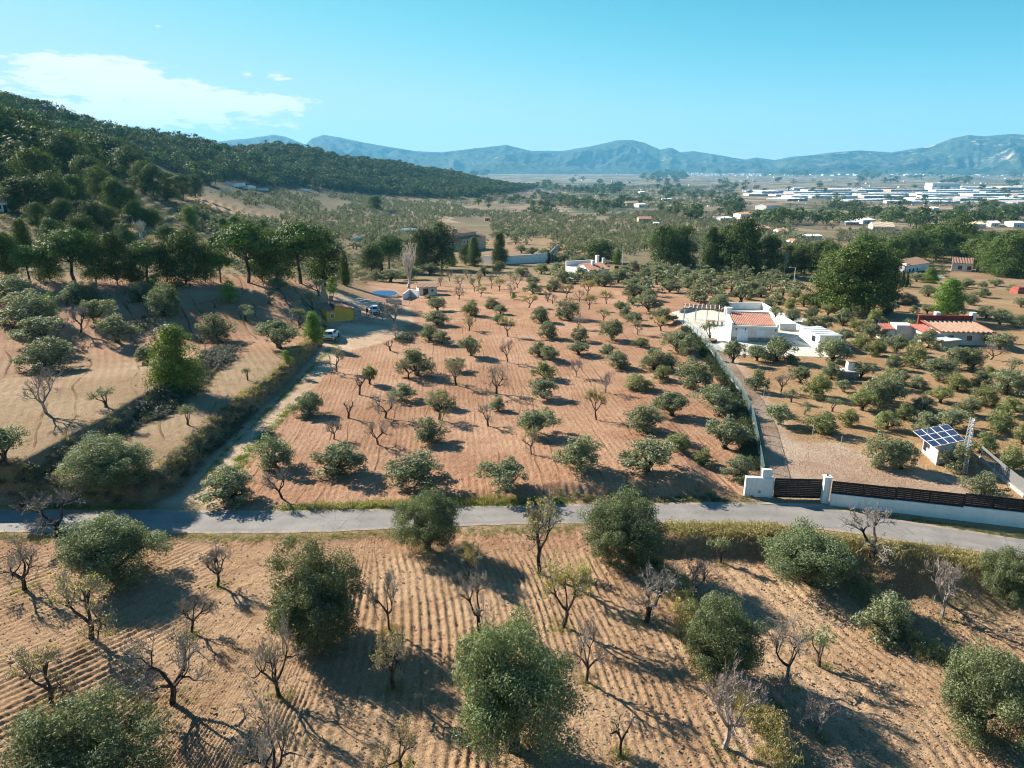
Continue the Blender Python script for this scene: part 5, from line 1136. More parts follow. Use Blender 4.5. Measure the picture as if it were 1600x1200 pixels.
# ------------------------------------------------------------------ buildings close enough to read
def z_top(px, pyb, pyt, z0=None):
    p = place(px, pyb) if z0 is None else Vector((*on_plane(px, pyb, z0), z0))
    lo, hi = 0, 30
    for _ in range(30):
        m = (lo + hi) / 2
        if project(p.x, p.y, p.z + m)[1] > pyt: lo = m
        else: hi = m
    return lo
class B:
    """a building on an Empty: local x runs along its front from the left corner, y goes back, z up"""
    def __init__(s, name, label, cat, FL, FR, group=None, yaw=None, base=None):
        a = place(*FL); b = place(*FR); s.a = a
        z = min(a.z, b.z) if base is None else base; s.W = math.hypot(b.x - a.x, b.y - a.y); rot = math.atan2(b.y - a.y, b.x - a.x) if yaw is None else yaw
        s.e = thing(name, label, cat, (a.x, a.y, z), rot, group)
    def part(s, nm, mb, mat, parent=None, **k): return mb.build(nm, mat, parent or s.e, **k)
    def win(s, x0, x1, z0, z1, y=0, mat=None, name='window', face='front', fm=None, depth=.06):
        """front: in the plane y; side: in the plane x=y argument"""
        fr = MB(); t = .09; o = -.05
        if face == 'front':
            fr.box(x0 - t, x1 + t, y + o, y + .04, z0 - t, z0); fr.box(x0 - t, x1 + t, y + o, y + .04, z1, z1 + t); fr.box(x0 - t, x0, y + o, y + .04, z0, z1); fr.box(x1, x1 + t, y + o, y + .04, z0, z1)
            pn = MB().box(x0, x1, y - .015, y + .03, z0, z1)
        else:
            fr.box(y + o, y + .04, x0 - t, x1 + t, z0 - t, z0); fr.box(y + o, y + .04, x0 - t, x1 + t, z1, z1 + t); fr.box(y + o, y + .04, x0 - t, x0, z0, z1); fr.box(y + o, y + .04, x1, x1 + t, z0, z1)
            pn = MB().box(y - .015, y + .03, x0, x1, z0, z1)
        f = s.part(name, fr, fm or M_white); s.part('pane' if name == 'window' else 'leaf', pn, mat or M_glass, f); return f
def tiled_plane(b, p00, p10, p11, p01, rib=.24, th=.10, m=0):
    """a roof slope from eave (p00,p10) to ridge (p01,p11): slab plus raised tile courses"""
    P = [Vector(p) for p in (p00, p10, p11, p01)]; n = (P[1] - P[0]).cross(P[3] - P[0]).normalized()
    top = [p + n * th for p in P]; k = len(b.v); b.v += [tuple(p) for p in P + top]
    for q in [(3, 2, 1, 0), (4, 5, 6, 7), (0, 1, 5, 4), (1, 2, 6, 5), (2, 3, 7, 6), (3, 0, 4, 7)]: b.f.append(tuple(k + i for i in q)); b.mi.append(m)
    L = (P[1] - P[0]).length; c = max(2, int(L / rib))
    for i in range(c):
        t0 = (i + .15) / c; t1 = (i + .65) / c; tm = (t0 + t1) / 2
        e0, e1, em = [top[0].lerp(top[1], t) for t in (t0, t1, tm)]; r0, r1, rm = [top[3].lerp(top[2], t) for t in (t0, t1, tm)]
        h = n * rib * .32; em += h; rm += h
        b.face([e0, em, rm, r0], m); b.face([em, e1, r1, rm], m); b.face([e0, e1, em], m)
def gable_house(name, label, FL, FR, depth, h, rise, wall=M_white, roof=M_tile, ridge='x', wins=(), chim=(), over=.25, cat='house', group=None, yaw=None, tiles=True, rib=.3, doors=(), base=None):
    s = B(name, label, cat, FL, FR, group, yaw, base); Wd = s.W; w = MB()
    if ridge == 'x':
        w.box(0, Wd, 0, depth, -1.5, h)
        for x in (0, Wd): pts = [(x, 0, h), (x, depth, h), (x, depth / 2, h + rise)]; w.face(pts if x else pts[::-1])
    else:
        w.box(0, Wd, 0, depth, -1.5, h)
        for y in (0, depth): pts = [(0, y, h), (Wd, y, h), (Wd / 2, y, h + rise)]; w.face(pts if not y else pts[::-1])
    s.part('wall', w, wall); r = MB(); o = over
    if ridge == 'x':
        k = rise / (depth / 2) * o
        tiled_plane(r, (-o, -o, h - k + .02), (Wd + o, -o, h - k + .02), (Wd + o, depth / 2, h + rise + .02), (-o, depth / 2, h + rise + .02), rib)
        tiled_plane(r, (Wd + o, depth + o, h - k + .02), (-o, depth + o, h - k + .02), (-o, depth / 2, h + rise + .02), (Wd + o, depth / 2, h + rise + .02), rib)
    else:
        k = rise / (Wd / 2) * o
        tiled_plane(r, (-o, depth + o, h - k + .02), (-o, -o, h - k + .02), (Wd / 2, -o, h + rise + .02), (Wd / 2, depth + o, h + rise + .02), rib)
        tiled_plane(r, (Wd + o, -o, h - k + .02), (Wd + o, depth + o, h - k + .02), (Wd / 2, depth + o, h + rise + .02), (Wd / 2, -o, h + rise + .02), rib)
    rf = s.part('roof', r, roof)
    for (x, y, ww, hh) in chim: s.part('chimney', MB().box(x - ww / 2, x + ww / 2, y - ww / 2, y + ww / 2, h * .5, h + rise + hh).box(x - ww / 2 - .08, x + ww / 2 + .08, y - ww / 2 - .08, y + ww / 2 + .08, h + rise + hh, h + rise + hh + .12), wall, rf)
    for (x0, x1, z0, z1, *m) in wins: s.win(x0, x1, z0, z1, 0, *(m or []))
    for (x0, x1, z1, *m) in doors: s.win(x0, x1, .02, z1, 0, (m[0] if m else M_door), name='door')
    return s

# --- main white house
mh = B('white_house', 'white flat-fronted house with a low red tiled roof on the pale paved yard', 'house', (1141, 533), (1214, 536), base=.16); Wd = mh.W; Dp = 9.0
hf = z_top(1142, 533, 508, .16); w = MB().box(0, Wd, 0, Dp, -.3, hf - .25)
w.box(-.02, .28, 0, Dp, hf - .25, hf + .35).box(Wd - .28, Wd + .02, 0, Dp, hf - .25, hf + .35).box(.28, Wd - .28, Dp - .3, Dp, hf - .25, hf + .7).box(-.02, Wd + .02, -.06, .3, hf - .25, hf - .02)
mh.part('wall', w, M_white); fw = MB().box(.05, Wd - .05, -.05, -.01, 0.0, hf - .27); mh.part('facade', fw, M_cream)
mh.part('stone_plinth', MB().box(.05, 1.0, -.09, -.05, 0, .75).box(2.75, Wd - .05, -.09, -.05, 0, .75), M_stonew)
r = MB(); tiled_plane(r, (.3, .3, hf - .06), (Wd - .3, .3, hf - .06), (Wd - .3, Dp - .35, hf + .35), (.3, Dp - .35, hf + .35), .28); rf = mh.part('roof', r, M_tile)
mh.part('chimney', MB().box(-.1, .75, Dp - 1.2, Dp - .4, hf, hf + 1.3).box(-.2, .85, Dp - 1.3, Dp - .3, hf + 1.3, hf + 1.42), M_white, rf)
mh.win(1.1, 2.65, .02, 2.1, -.055, M_shut, name='door'); mh.win(4.1, 5.4, .95, 2.0, -.055, M_shut, fm=M_cream)
for lx in (.7, 2.2, Wd - .5): mh.part('wall_lamp', MB().box(lx, lx + .14, -.22, -.05, hf - .75, hf - .5), M_black)
# walled terrace behind and side walls of the yard
def wall_run(name, label, pts, h, th=.22, mat=M_white, cat='wall', base=0.0, cap=False, zs=None, kind=None):
    P = [Vector((*on_plane(a, b, base), 0)) for a, b in pts]; o = thing(name, label, cat, (P[0].x, P[0].y, base)); mb = MB()
    for i in range(len(P) - 1):
        a = P[i] - P[0]; b = P[i + 1] - P[0]; d = (b - a).normalized(); n = Vector((-d.y, d.x, 0)) * th / 2; ext = d * (th / 2 if i < len(P) - 2 else 0)
        h0, h1 = (zs[i], zs[i + 1]) if zs else (h, h); k = len(mb.v)
        mb.v += [tuple(a - n + Vector((0, 0, -.8))), tuple(b + ext - n + Vector((0, 0, -.8))), tuple(b + ext + n + Vector((0, 0, -.8))), tuple(a + n + Vector((0, 0, -.8))), tuple(a - n + Vector((0, 0, h0))), tuple(b + ext - n + Vector((0, 0, h1))), tuple(b + ext + n + Vector((0, 0, h1))), tuple(a + n + Vector((0, 0, h0)))]
        for q in [(3, 2, 1, 0), (4, 5, 6, 7), (0, 1, 5, 4), (1, 2, 6, 5), (2, 3, 7, 6), (3, 0, 4, 7)]: mb.f.append(tuple(k + j for j in q)); mb.mi.append(0)
    mb.build('masonry', mat, o); return o, P
wall_run('terrace_wall', 'white parapet wall enclosing the terrace behind the main white house', [(1133, 494), (1130, 484), (1190, 484), (1218, 500)], 1.5, mat=M_white)
wall_run('yard_wall', 'grey block wall along the back of the paved yard, left of the house', [(1062, 490), (1086, 484), (1126, 486)], .9, mat=M_conc)
wall_run('yard_wall', 'long white wall running from the terrace to the small white annex', [(1220, 501), (1246, 516), (1262, 525)], 1.1)
wall_run('screen_wall', 'short pale wall facing the camera right of the white house', [(1217, 517), (1243, 517)], 1.35, th=.35, mat=M_cream)
wall_run('retaining_wall', 'low dark stone edge in front of the paved yard', [(1152, 558), (1236, 560), (1322, 561)], .05, th=.4, mat=M_stonew)
an = B('white_annex', 'small white annex with a pale flat roof at the right end of the yard', 'outbuilding', (1279, 546), (1312, 545), base=.16); h = 2.1
an.part('wall', MB().box(0, an.W, 0, 6.5, -.3, h), M_white); rr = MB().box(-.15, an.W + .1, -.2, 6.6, h, h + .12)
for k in range(5): rr.box(-.1, an.W + .05, k * 1.3 + .1, k * 1.3 + .2, h + .12, h + .2)
an.part('roof', rr, M_wmetal); an.win(1.4, 2.2, 1.0, 1.7, -.002, M_glass, face='side', fm=M_black); an.win(.9, 1.8, .02, 1.9, 0, M_wood, name='door')
# timber swing seat and pergola on the yard
pg = B('pergola', 'reddish timber pergola frame with slatted top on the yard left of the house', 'pergola', (1068, 503), (1122, 506), base=.16)
for i in range(4):
    for y in (0, 3.5): pg.part('post', MB().box(i * pg.W / 3 - .07, i * pg.W / 3 + .07, y - .07, y + .07, 0, 2.5), M_cream)
for y in (0, 3.5): pg.part('beam', MB().box(-.3, pg.W + .3, y - .08, y + .08, 2.5, 2.68), M_wood)
bm = MB().box(-.05, .05, -.3, 3.8, 2.68, 2.8); me = bm.mesh('rafter', [M_wmetal])
for i in range(9): link('rafter', me, pg.e, loc=(i * pg.W / 8, 0, 0))
tb = B('garden_table', 'brown garden table under the timber pergola', 'table', (1105, 509), (1117, 509), base=.16)
tb.part('table_top', MB().box(0, 1.5, 0, .9, .72, .78), M_wood)
for x, y in ((.1, .1), (1.4, .1), (.1, .8), (1.4, .8)): tb.part('leg', MB().box(x - .04, x + .04, y - .04, y + .04, 0, .72), M_wood)
sb = B('wooden_bench', 'orange-brown wooden bench against the small annex on the yard', 'bench', (1262, 530), (1272, 530), base=.16)
sb.part('seat', MB().box(0, 1.4, 0, .5, .4, .47), M_wood); sb.part('backrest', MB().box(0, 1.4, .5, .57, .4, .95), M_wood)
for x in (.05, 1.3): sb.part('leg', MB().box(x, x + .07, .02, .5, 0, .4), M_wood)
pt = place(1109, 534); pl = thing('tree_planter', 'round dark stone planter under the thick-trunked yard olive', 'planter', (pt.x, pt.y, .16)); MB().cyl((0, 0, 0), 1.15, .38, 18).build('rim', M_terrac, pl); MB().cyl((0, 0, .38), 1.0, .04, 18).build('soil', M_clod, pl)

# --- green mesh fence with low wall down to the gate
FP_ = [(1192, 752), (1184, 705), (1176, 662), (1158, 618), (1128, 578), (1108, 548), (1083, 524), (1070, 510)]
M_mesh = bpy.data.materials.new('green_mesh_sheet'); M_mesh.use_nodes = True; N = NT(M_mesh.node_tree); bb = M_mesh.node_tree.nodes['Principled BSDF']; bb.inputs['Base Color'].default_value = (.22, .29, .27, 1); bb.inputs['Roughness'].default_value = .6
tr = N.new('ShaderNodeBsdfTransparent'); mx = N.new('ShaderNodeMixShader'); mx.inputs[0].default_value = .17; N.link(tr.outputs[0], mx.inputs[1]); N.link(bb.outputs[0], mx.inputs[2]); N.link(mx.outputs[0], M_mesh.node_tree.nodes['Material Output'].inputs[0])
P = [Vector(on_plane(a, b)).to_3d() for a, b in FP_]; Pz = [Vector((p.x, p.y, terr1(p.x + .6, p.y))) for p in P]
fe = thing('mesh_fence', 'long green mesh fence on a low wall between the red orchard and the driveway', 'fence', Pz[0]); seg = []
for i in range(len(Pz) - 1):
    a, b = Pz[i], Pz[i + 1]; n = max(1, round((b - a).length / 2.6))
    for k in range(n): seg.append((a.lerp(b, k / n), a.lerp(b, (k + 1) / n)))
postm = MB().box(-.035, .035, -.035, .035, -.3, 1.6).mesh('post', [M_green_mesh])
for a, b in seg:
    a = a - Pz[0]; b = b - Pz[0]; link('post', postm, fe, loc=a); d = (b - a).normalized(); n = Vector((-d.y, d.x, 0))
    MB().bar(a + Vector((0, 0, .18)), b + Vector((0, 0, .18)), .16, .56).build('low_wall', M_conc, fe)
    MB().bar(a + Vector((0, 0, 1.0)), b + Vector((0, 0, 1.0)), .012, 1.08).build('mesh_panel', M_mesh, fe); MB().bar(a + Vector((0, 0, 1.56)), b + Vector((0, 0, 1.56)), .025).build('top_rail', M_green_mesh, fe)

# --- gate, pillars and slatted boundary wall by the road
def base_pt(px, py): p = on_plane(px, py, 0.05); return Vector((p[0], p[1], 0.05))
def ztop(px, pyb, pyt): return z_top(px, pyb, pyt, .05) + .05
gl = base_pt(1163, 775); gr = base_pt(1207, 777); hz = ztop(1185, 776, 747); w = (gr - gl).length; rz = math.atan2(gr.y - gl.y, gr.x - gl.x)
pb = thing('gate_wall', 'white wall block with a taller stub left of the black gate', 'wall', gl, rz); MB().box(0, w, 0, .45, -.6, hz - .05).build('masonry', M_white, pb, bevel=.02); MB().box(w * .58, w * .90, .1, .42, hz - .05, hz + .72).build('stub', M_white, pb, bevel=.02)
MB().box(w * .46, w * .56, -.02, .0, .35, .6).build('meter_box', M_conc, pb)
p2a = base_pt(1284, 786); p2 = thing('gate_pillar', 'slim white pillar right of the black gate', 'pillar', p2a, rz); hp = ztop(1289, 786, 748); MB().box(0, .55, 0, .5, -.5, hp).build('shaft', M_white, p2, bevel=.02); MB().box(-.06, .61, -.06, .56, hp, hp + .1).build('cap', M_white, p2); MB().cyl((.27, .25, hp + .1), .07, .16, 8).build('lamp', M_black, p2)
def slatted(name, label, A, Bp, zlo0, zhi0, cat, nsl, panels, frame=.07, depth=.05):
    a = Vector(A); b = Vector(Bp); L = (b - a).length; o = thing(name, label, cat, a, math.atan2(b.y - a.y, b.x - a.x)); hh = zhi0 - zlo0
    for p in range(panels):
        x0 = L * p / panels; x1 = L * (p + 1) / panels - .02
        for x in (x0, x1 - frame): MB().box(x, x + frame, -.03, .05, zlo0, zhi0).build('upright', M_black, o)
        MB().box(x0 + frame, x1 - frame, -.03, .05, zhi0 - .05, zhi0).build('rail', M_black, o); MB().box(x0 + frame, x1 - frame, -.03, .05, zlo0, zlo0 + .05).build('rail', M_black, o)
        hs = (hh - .10) / nsl; m = MB().box(x0 + frame, x1 - frame, 0, .03, .008, hs - .010)
        mm = m.mesh('slat', [M_black])
        for k in range(nsl): link('slat', mm, o, loc=(0, 0, zlo0 + .05 + k * hs))
        for q in range(3): MB().box(x0 + (x1 - x0) * (.25 + .22 * q), x0 + (x1 - x0) * (.25 + .22 * q) + .05, -.02, -.001, zlo0 + .05, zhi0 - .05).build('stile', M_black, o)
    return o
ga = base_pt(1208, 778); gb = base_pt(1283, 780); slatted('slatted_gate', 'wide black slatted gate between the white wall block and slim pillar', ga, gb, .08, ztop(1245, 779, 749), 'gate', 10, 1)
WB = [(1296, 788), (1396, 799), (1501, 811), (1640, 827)]; tops = [(755, 760), (765, 770), (775, 781)]; bots = [(774, 779), (784, 790), (794, 800)]
bw = thing('boundary_wall', 'stepped white plinth wall under the black slatted panels by the road', 'wall', base_pt(*WB[0]))
for i in range(3):
    a = base_pt(*WB[i]); b = base_pt(*WB[i + 1]); xr = WB[i + 1][0] if i < 2 else 1600; 
    zl = (ztop(WB[i][0], WB[i][1], bots[i][0]) + ztop(WB[i + 1][0], WB[i + 1][1], bots[i][1] if i < 2 else 803)) / 2
    zh = (ztop(WB[i][0], WB[i][1], tops[i][0]) + ztop(WB[i + 1][0], WB[i + 1][1], tops[i][1] if i < 2 else 783)) / 2
    q = a - base_pt(*WB[0]); q2 = b - base_pt(*WB[0]); d = (q2 - q).normalized()
    MB().bar(q + Vector((0, 0, zl / 2 - .4)), q2 + Vector((0, 0, zl / 2 - .4)), .28, zl + .8 - .02).build('masonry', M_white, bw)
    slatted('slatted_fence', f"black slatted fence panel on the white plinth, {['nearest the gate pillar', 'between two other slatted panels', 'at the right edge, farthest from the gate'][i]}", a, b, zl, zh, 'fence panel', 6, 2 if i < 2 else 3)

# --- little solar shed
c0 = base_pt(1462, 727); cl_ = base_pt(1440, 706); cr = base_pt(1479, 723); u = (cr - c0).normalized(); Lr = max((cr - c0).length, 1.6); yaw = math.atan2(u.y, u.x); Ll = (cl_ - c0).length
sh = thing('solar_shed', 'small cream utility shed carrying a tilted array of solar panels', 'shed', c0, yaw); ad = math.atan2((cl_ - c0).y, (cl_ - c0).x) - yaw
lx, ly = Ll * math.cos(ad), Ll * math.sin(ad)
def para(x0, x1, y0, y1, z0, z1): # skewed box in the two wall directions
    e1 = Vector((1, 0, 0)); e2 = Vector((math.cos(ad), math.sin(ad), 0)); m = MB(); 
    for z in (z0, z1):
        for (x, y) in ((x0, y0), (x1, y0), (x1, y1), (x0, y1)): p = e1 * x + e2 * y; m.v.append((p.x, p.y, z))
    for q in [(3, 2, 1, 0), (4, 5, 6, 7), (0, 1, 5, 4), (1, 2, 6, 5), (2, 3, 7, 6), (3, 0, 4, 7)]: m.f.append(q); m.mi.append(0)
    return m
para(0, Lr + .9, 0, Ll, -.4, 1.95).build('wall', M_cream, sh); para(-.02, -.005, .5, 1.3, .02, 1.7).build('door', M_wmetal, sh); para(-.02, -.005, 1.9, 2.6, .9, 1.5).build('window', M_glass, sh); para(-.05, -.02, Ll - .9, Ll - .2, .4, 1.7).build('electric_panel', M_solar, sh)
cs = [Vector((*on_plane(x, y, z), z)) for x, y, z in ((1426, 674, 2.15), (1458, 699, 2.15), (1508, 688, 3.0), (1481, 663, 3.0))]
ar = sh; Ri = Matrix.Rotation(-yaw, 3, 'Z'); Q = [Ri @ (c - c0) for c in cs]
nrm = (Q[1] - Q[0]).cross(Q[3] - Q[0]).normalized()
for i in range(3):
    for j in range(4):
        def bl(s_, t_): return (Q[0].lerp(Q[1], s_)).lerp(Q[3].lerp(Q[2], s_), t_)
        g_ = .012; c4 = [bl((i + g_) / 3, (j + g_) / 4), bl((i + 1 - g_) / 3, (j + g_) / 4), bl((i + 1 - g_) / 3, (j + 1 - g_) / 4), bl((i + g_) / 3, (j + 1 - g_) / 4)]
        ce = sum(c4, Vector()) / 4; inn = [c.lerp(ce, .07) + nrm * .045 for c in c4]; m = MB(); k = [c + nrm * .035 for c in c4]
        m.face(k); m.face([c4[3], c4[2], c4[1], c4[0]])
        for q in range(4): m.face([c4[q], c4[(q + 1) % 4], k[(q + 1) % 4], k[q]])
        pn = m.build('solar_panel', M_wmetal, ar); MB().face(inn).build('cells', M_solar, pn)
for x_, y_ in ((.1, .1), (Lr + .7, .1), (.1 + lx * .95, ly * .95), (Lr + .7 + lx * .95, ly * .95)): MB().bar((x_, y_, 1.9), (x_, y_, 2.15 + (.75 if x_ > Lr * .6 else 0) * .8), .06).build('support', M_steel, sh)
# lattice mast
mp_ = base_pt(1503, 739); ms = thing('lattice_mast', 'galvanised steel lattice mast beside the solar shed', 'mast', mp_, .3); Hm = ztop(1503, 739, 655)
for x, y in ((-.28, -.28), (.28, -.28), (.28, .28), (-.28, .28)): MB().bar((x, y, -.2), (x * .45, y * .45, Hm), .06).build('leg', M_steel, ms)
for k in range(14):
    z0 = Hm * k / 14; z1 = Hm * (k + 1) / 14; f0 = 1 - .55 * k / 14; f1 = 1 - .55 * (k + 1) / 14; s0, s1 = .28 * f0, .28 * f1; m = MB()
    for (a, b) in (((-s0, -s0, z0), (s1, -s1, z1)), ((s0, -s0, z0), (s1, s1, z1)), ((s0, s0, z0), (-s1, s1, z1)), ((-s0, s0, z0), (-s1, -s1, z1)), ((-s1, -s1, z1), (s1, -s1, z1)), ((s1, -s1, z1), (s1, s1, z1))): m.bar(a, b, .045)
    m.build('brace', M_steel, ms)
# wire fence posts in the lot, right-hand mesh fence
for i, (x, y) in enumerate([(1269, 683), (1313, 702), (1193, 621), (1440, 643), (1258, 655)]):
    p = place(x, y); o = thing('fence_post', f"thin grey fence post, {['left of two by the sandy lot', 'right of two by the sandy lot', 'nearest the driveway fence', 'in the grove above the solar shed', 'between two olives above the sandy lot'][i]}", 'fence post', p); MB().cyl((0, 0, -.2), .035, 1.7, 6).build('shaft', M_steel, o)
def run_fence(name, label, pts, h, mat_rail, wall=.0):
    P = [place(*q) for q in pts]; o = thing(name, label, 'fence', P[0])
    for a, b in zip(P, P[1:]):
        n = max(1, round((b - a).length / 3))
        for k in range(n):
            s0 = a.lerp(b, k / n) - P[0]; s1 = a.lerp(b, (k + 1) / n) - P[0]; MB().box(-.03, .03, -.03, .03, -.3, h).build('post', M_steel, o, loc=s0)
            MB().bar(s0 + Vector((0, 0, h * .55)), s1 + Vector((0, 0, h * .55)), .012, h * .8).build('mesh_panel', M_mesh2, o)
            if wall: MB().bar(s0 + Vector((0, 0, wall / 2 - .2)), s1 + Vector((0, 0, wall / 2 - .2)), .18, wall + .4).build('low_wall', M_conc, o)
M_mesh2 = M_mesh.copy(); M_mesh2.name = 'grey_mesh_sheet'; M_mesh2.node_tree.nodes['Principled BSDF'].inputs['Base Color'].default_value = (.3, .3, .3, 1); [n for n in M_mesh2.node_tree.nodes if n.type == 'MIX_SHADER'][0].inputs[0].default_value = .35
run_fence('mesh_fence', 'grey wire mesh fence on a low wall at the right edge behind the slatted panels', [(1600, 778), (1560, 745), (1530, 718)], 1.6, M_steel, .35)
# barbecue with chimney
bq = B('barbecue', 'white brick barbecue with square chimney among the olives', 'barbecue', (1311, 591), (1341, 592)); bq.part('counter', MB().box(0, bq.W, 0, 1.6, -.3, .9), M_stonew); bq.part('worktop', MB().box(-.1, bq.W + .1, -.1, 1.7, .9, 1.05), M_cream); bq.part('chimney', MB().box(bq.W * .45, bq.W * .8, .5, 1.5, 1.05, 2.2), M_white); bq.part('chimney_cap', MB().box(bq.W * .42, bq.W * .83, .4, 1.6, 2.2, 2.32), M_orange)

# --- yellow house, pergola, pool, cars, people
yh = B('yellow_house', 'small ochre yellow house with red tiled roof and stone side wall', 'house', (511, 503), (554, 504)); Wd = yh.W; hh = 2.5
yh.part('wall', MB().box(0, Wd, 0, 5.0, -.8, hh), M_ochre); yh.part('plinth', MB().box(-.04, Wd + .04, -.05, -.005, -.8, .5), M_stonew)
g_ = MB(); g_.face([(Wd * .26, -.02, hh), (Wd, -.02, hh), (Wd * .34, -.02, hh + .9)]); g_.box(Wd * .26, Wd, -.015, .2, hh, hh + .02); yh.part('gable', g_, M_ochre)
yh.part('side_wall', MB().box(Wd - .02, Wd + 1.3, -.1, 5.2, -.8, hh - .1), M_stonew); r = MB()
tiled_plane(r, (-.25, -.25, hh - .02), (Wd * .30, -.25, hh + .08), (Wd * .30, 5.1, hh + .75), (-.25, 5.1, hh + .45), .3)
tiled_plane(r, (Wd * .30, -.25, hh + .95), (Wd + .2, -.25, hh + .05), (Wd + .2, 5.1, hh + .35), (Wd * .30, 5.1, hh + 1.25), .3)
rf = yh.part('roof', r, M_tile); yh.part('chimney', MB().box(Wd * .38, Wd * .38 + .6, 4.2, 4.8, hh, hh + 2.0), M_orange, rf); yh.win(.7, 1.3, 1.3, 1.95, -.004, M_glass)
pe = B('white_pergola', 'open white metal pergola frame behind the yellow house', 'pergola', (540, 497), (602, 494))
Wp = pe.W; zt = 2.7
for i in range(4):
    x = Wp * i / 3
    pe.part('rafter', MB().bar((x, 0, zt), (x - .3, 7.5, zt + .1), .13), M_wmetal)
    for y in (0, 7.5): pe.part('post', MB().box(x - .06 - (.3 if y else 0), x + .06 - (.3 if y else 0), y - .06, y + .06, -.5, zt), M_wmetal)
for y in (0, 2.5, 5, 7.5): pe.part('crossbeam', MB().bar((-.2 - 3 * (y > 4), y, zt + .07), (Wp + .2, y, zt + .07), .1), M_wmetal)
po = thing('swimming_pool', 'round-ended blue covered pool enclosed by a rail behind the pergola', 'pool', place(597, 461)); m = MB(); n = 26; rx, ry = 3.9, 4.6
m.cyl((0, 0, -.2), 1, .55, n); m.v = [(x * rx, y * ry, z) for x, y, z in m.v]; m.build('pool_wall', M_conc, po); m = MB(); m.cyl((0, 0, .35), .93, .05, n); m.v = [(x * rx, y * ry, z) for x, y, z in m.v]; m.build('cover', M_cover, po)
rl = thing('pool_railing', 'grey metal railing around the blue covered pool', 'railing', place(600, 468))
for i in range(9): MB().box(-.03, .03, -.03, .03, -.3, 1.1).build('post', M_steel, rl, loc=(-6.5 + i * 1.65, -6.6 + (.6 if i in (0, 8) else 0), 0))
for z in (.55, 1.05): MB().bar((-6.5, -6.6, z), (6.7, -6.6, z), .045).build('rail', M_steel, rl)
for i in range(8): MB().box(-.01, .01, -.01, .01, 0, 1).build('baluster', M_steel, rl, loc=(-5.7 + i * 1.65, -6.6, .05))
gable_house('pool_house', 'small pale house with pinkish red roof beside the pool', (655, 462), (683, 461), 4.5, 2.1, .5, M_cream, M_tileb, doors=[(1.0, 2.3, 1.75)], over=.5, wins=[(3.0, 3.6, .9, 1.5)])
wall_run('balustrade', 'white balustrade wall between the pool and the small pale house', [(630, 466), (640, 458), (654, 461)], 1.0, base=-1.2)
wall_run('garden_wall', 'low grey garden wall with a bare tree in front of the pool', [(603, 471), (627, 472)], .6, base=-.6, mat=M_conc)

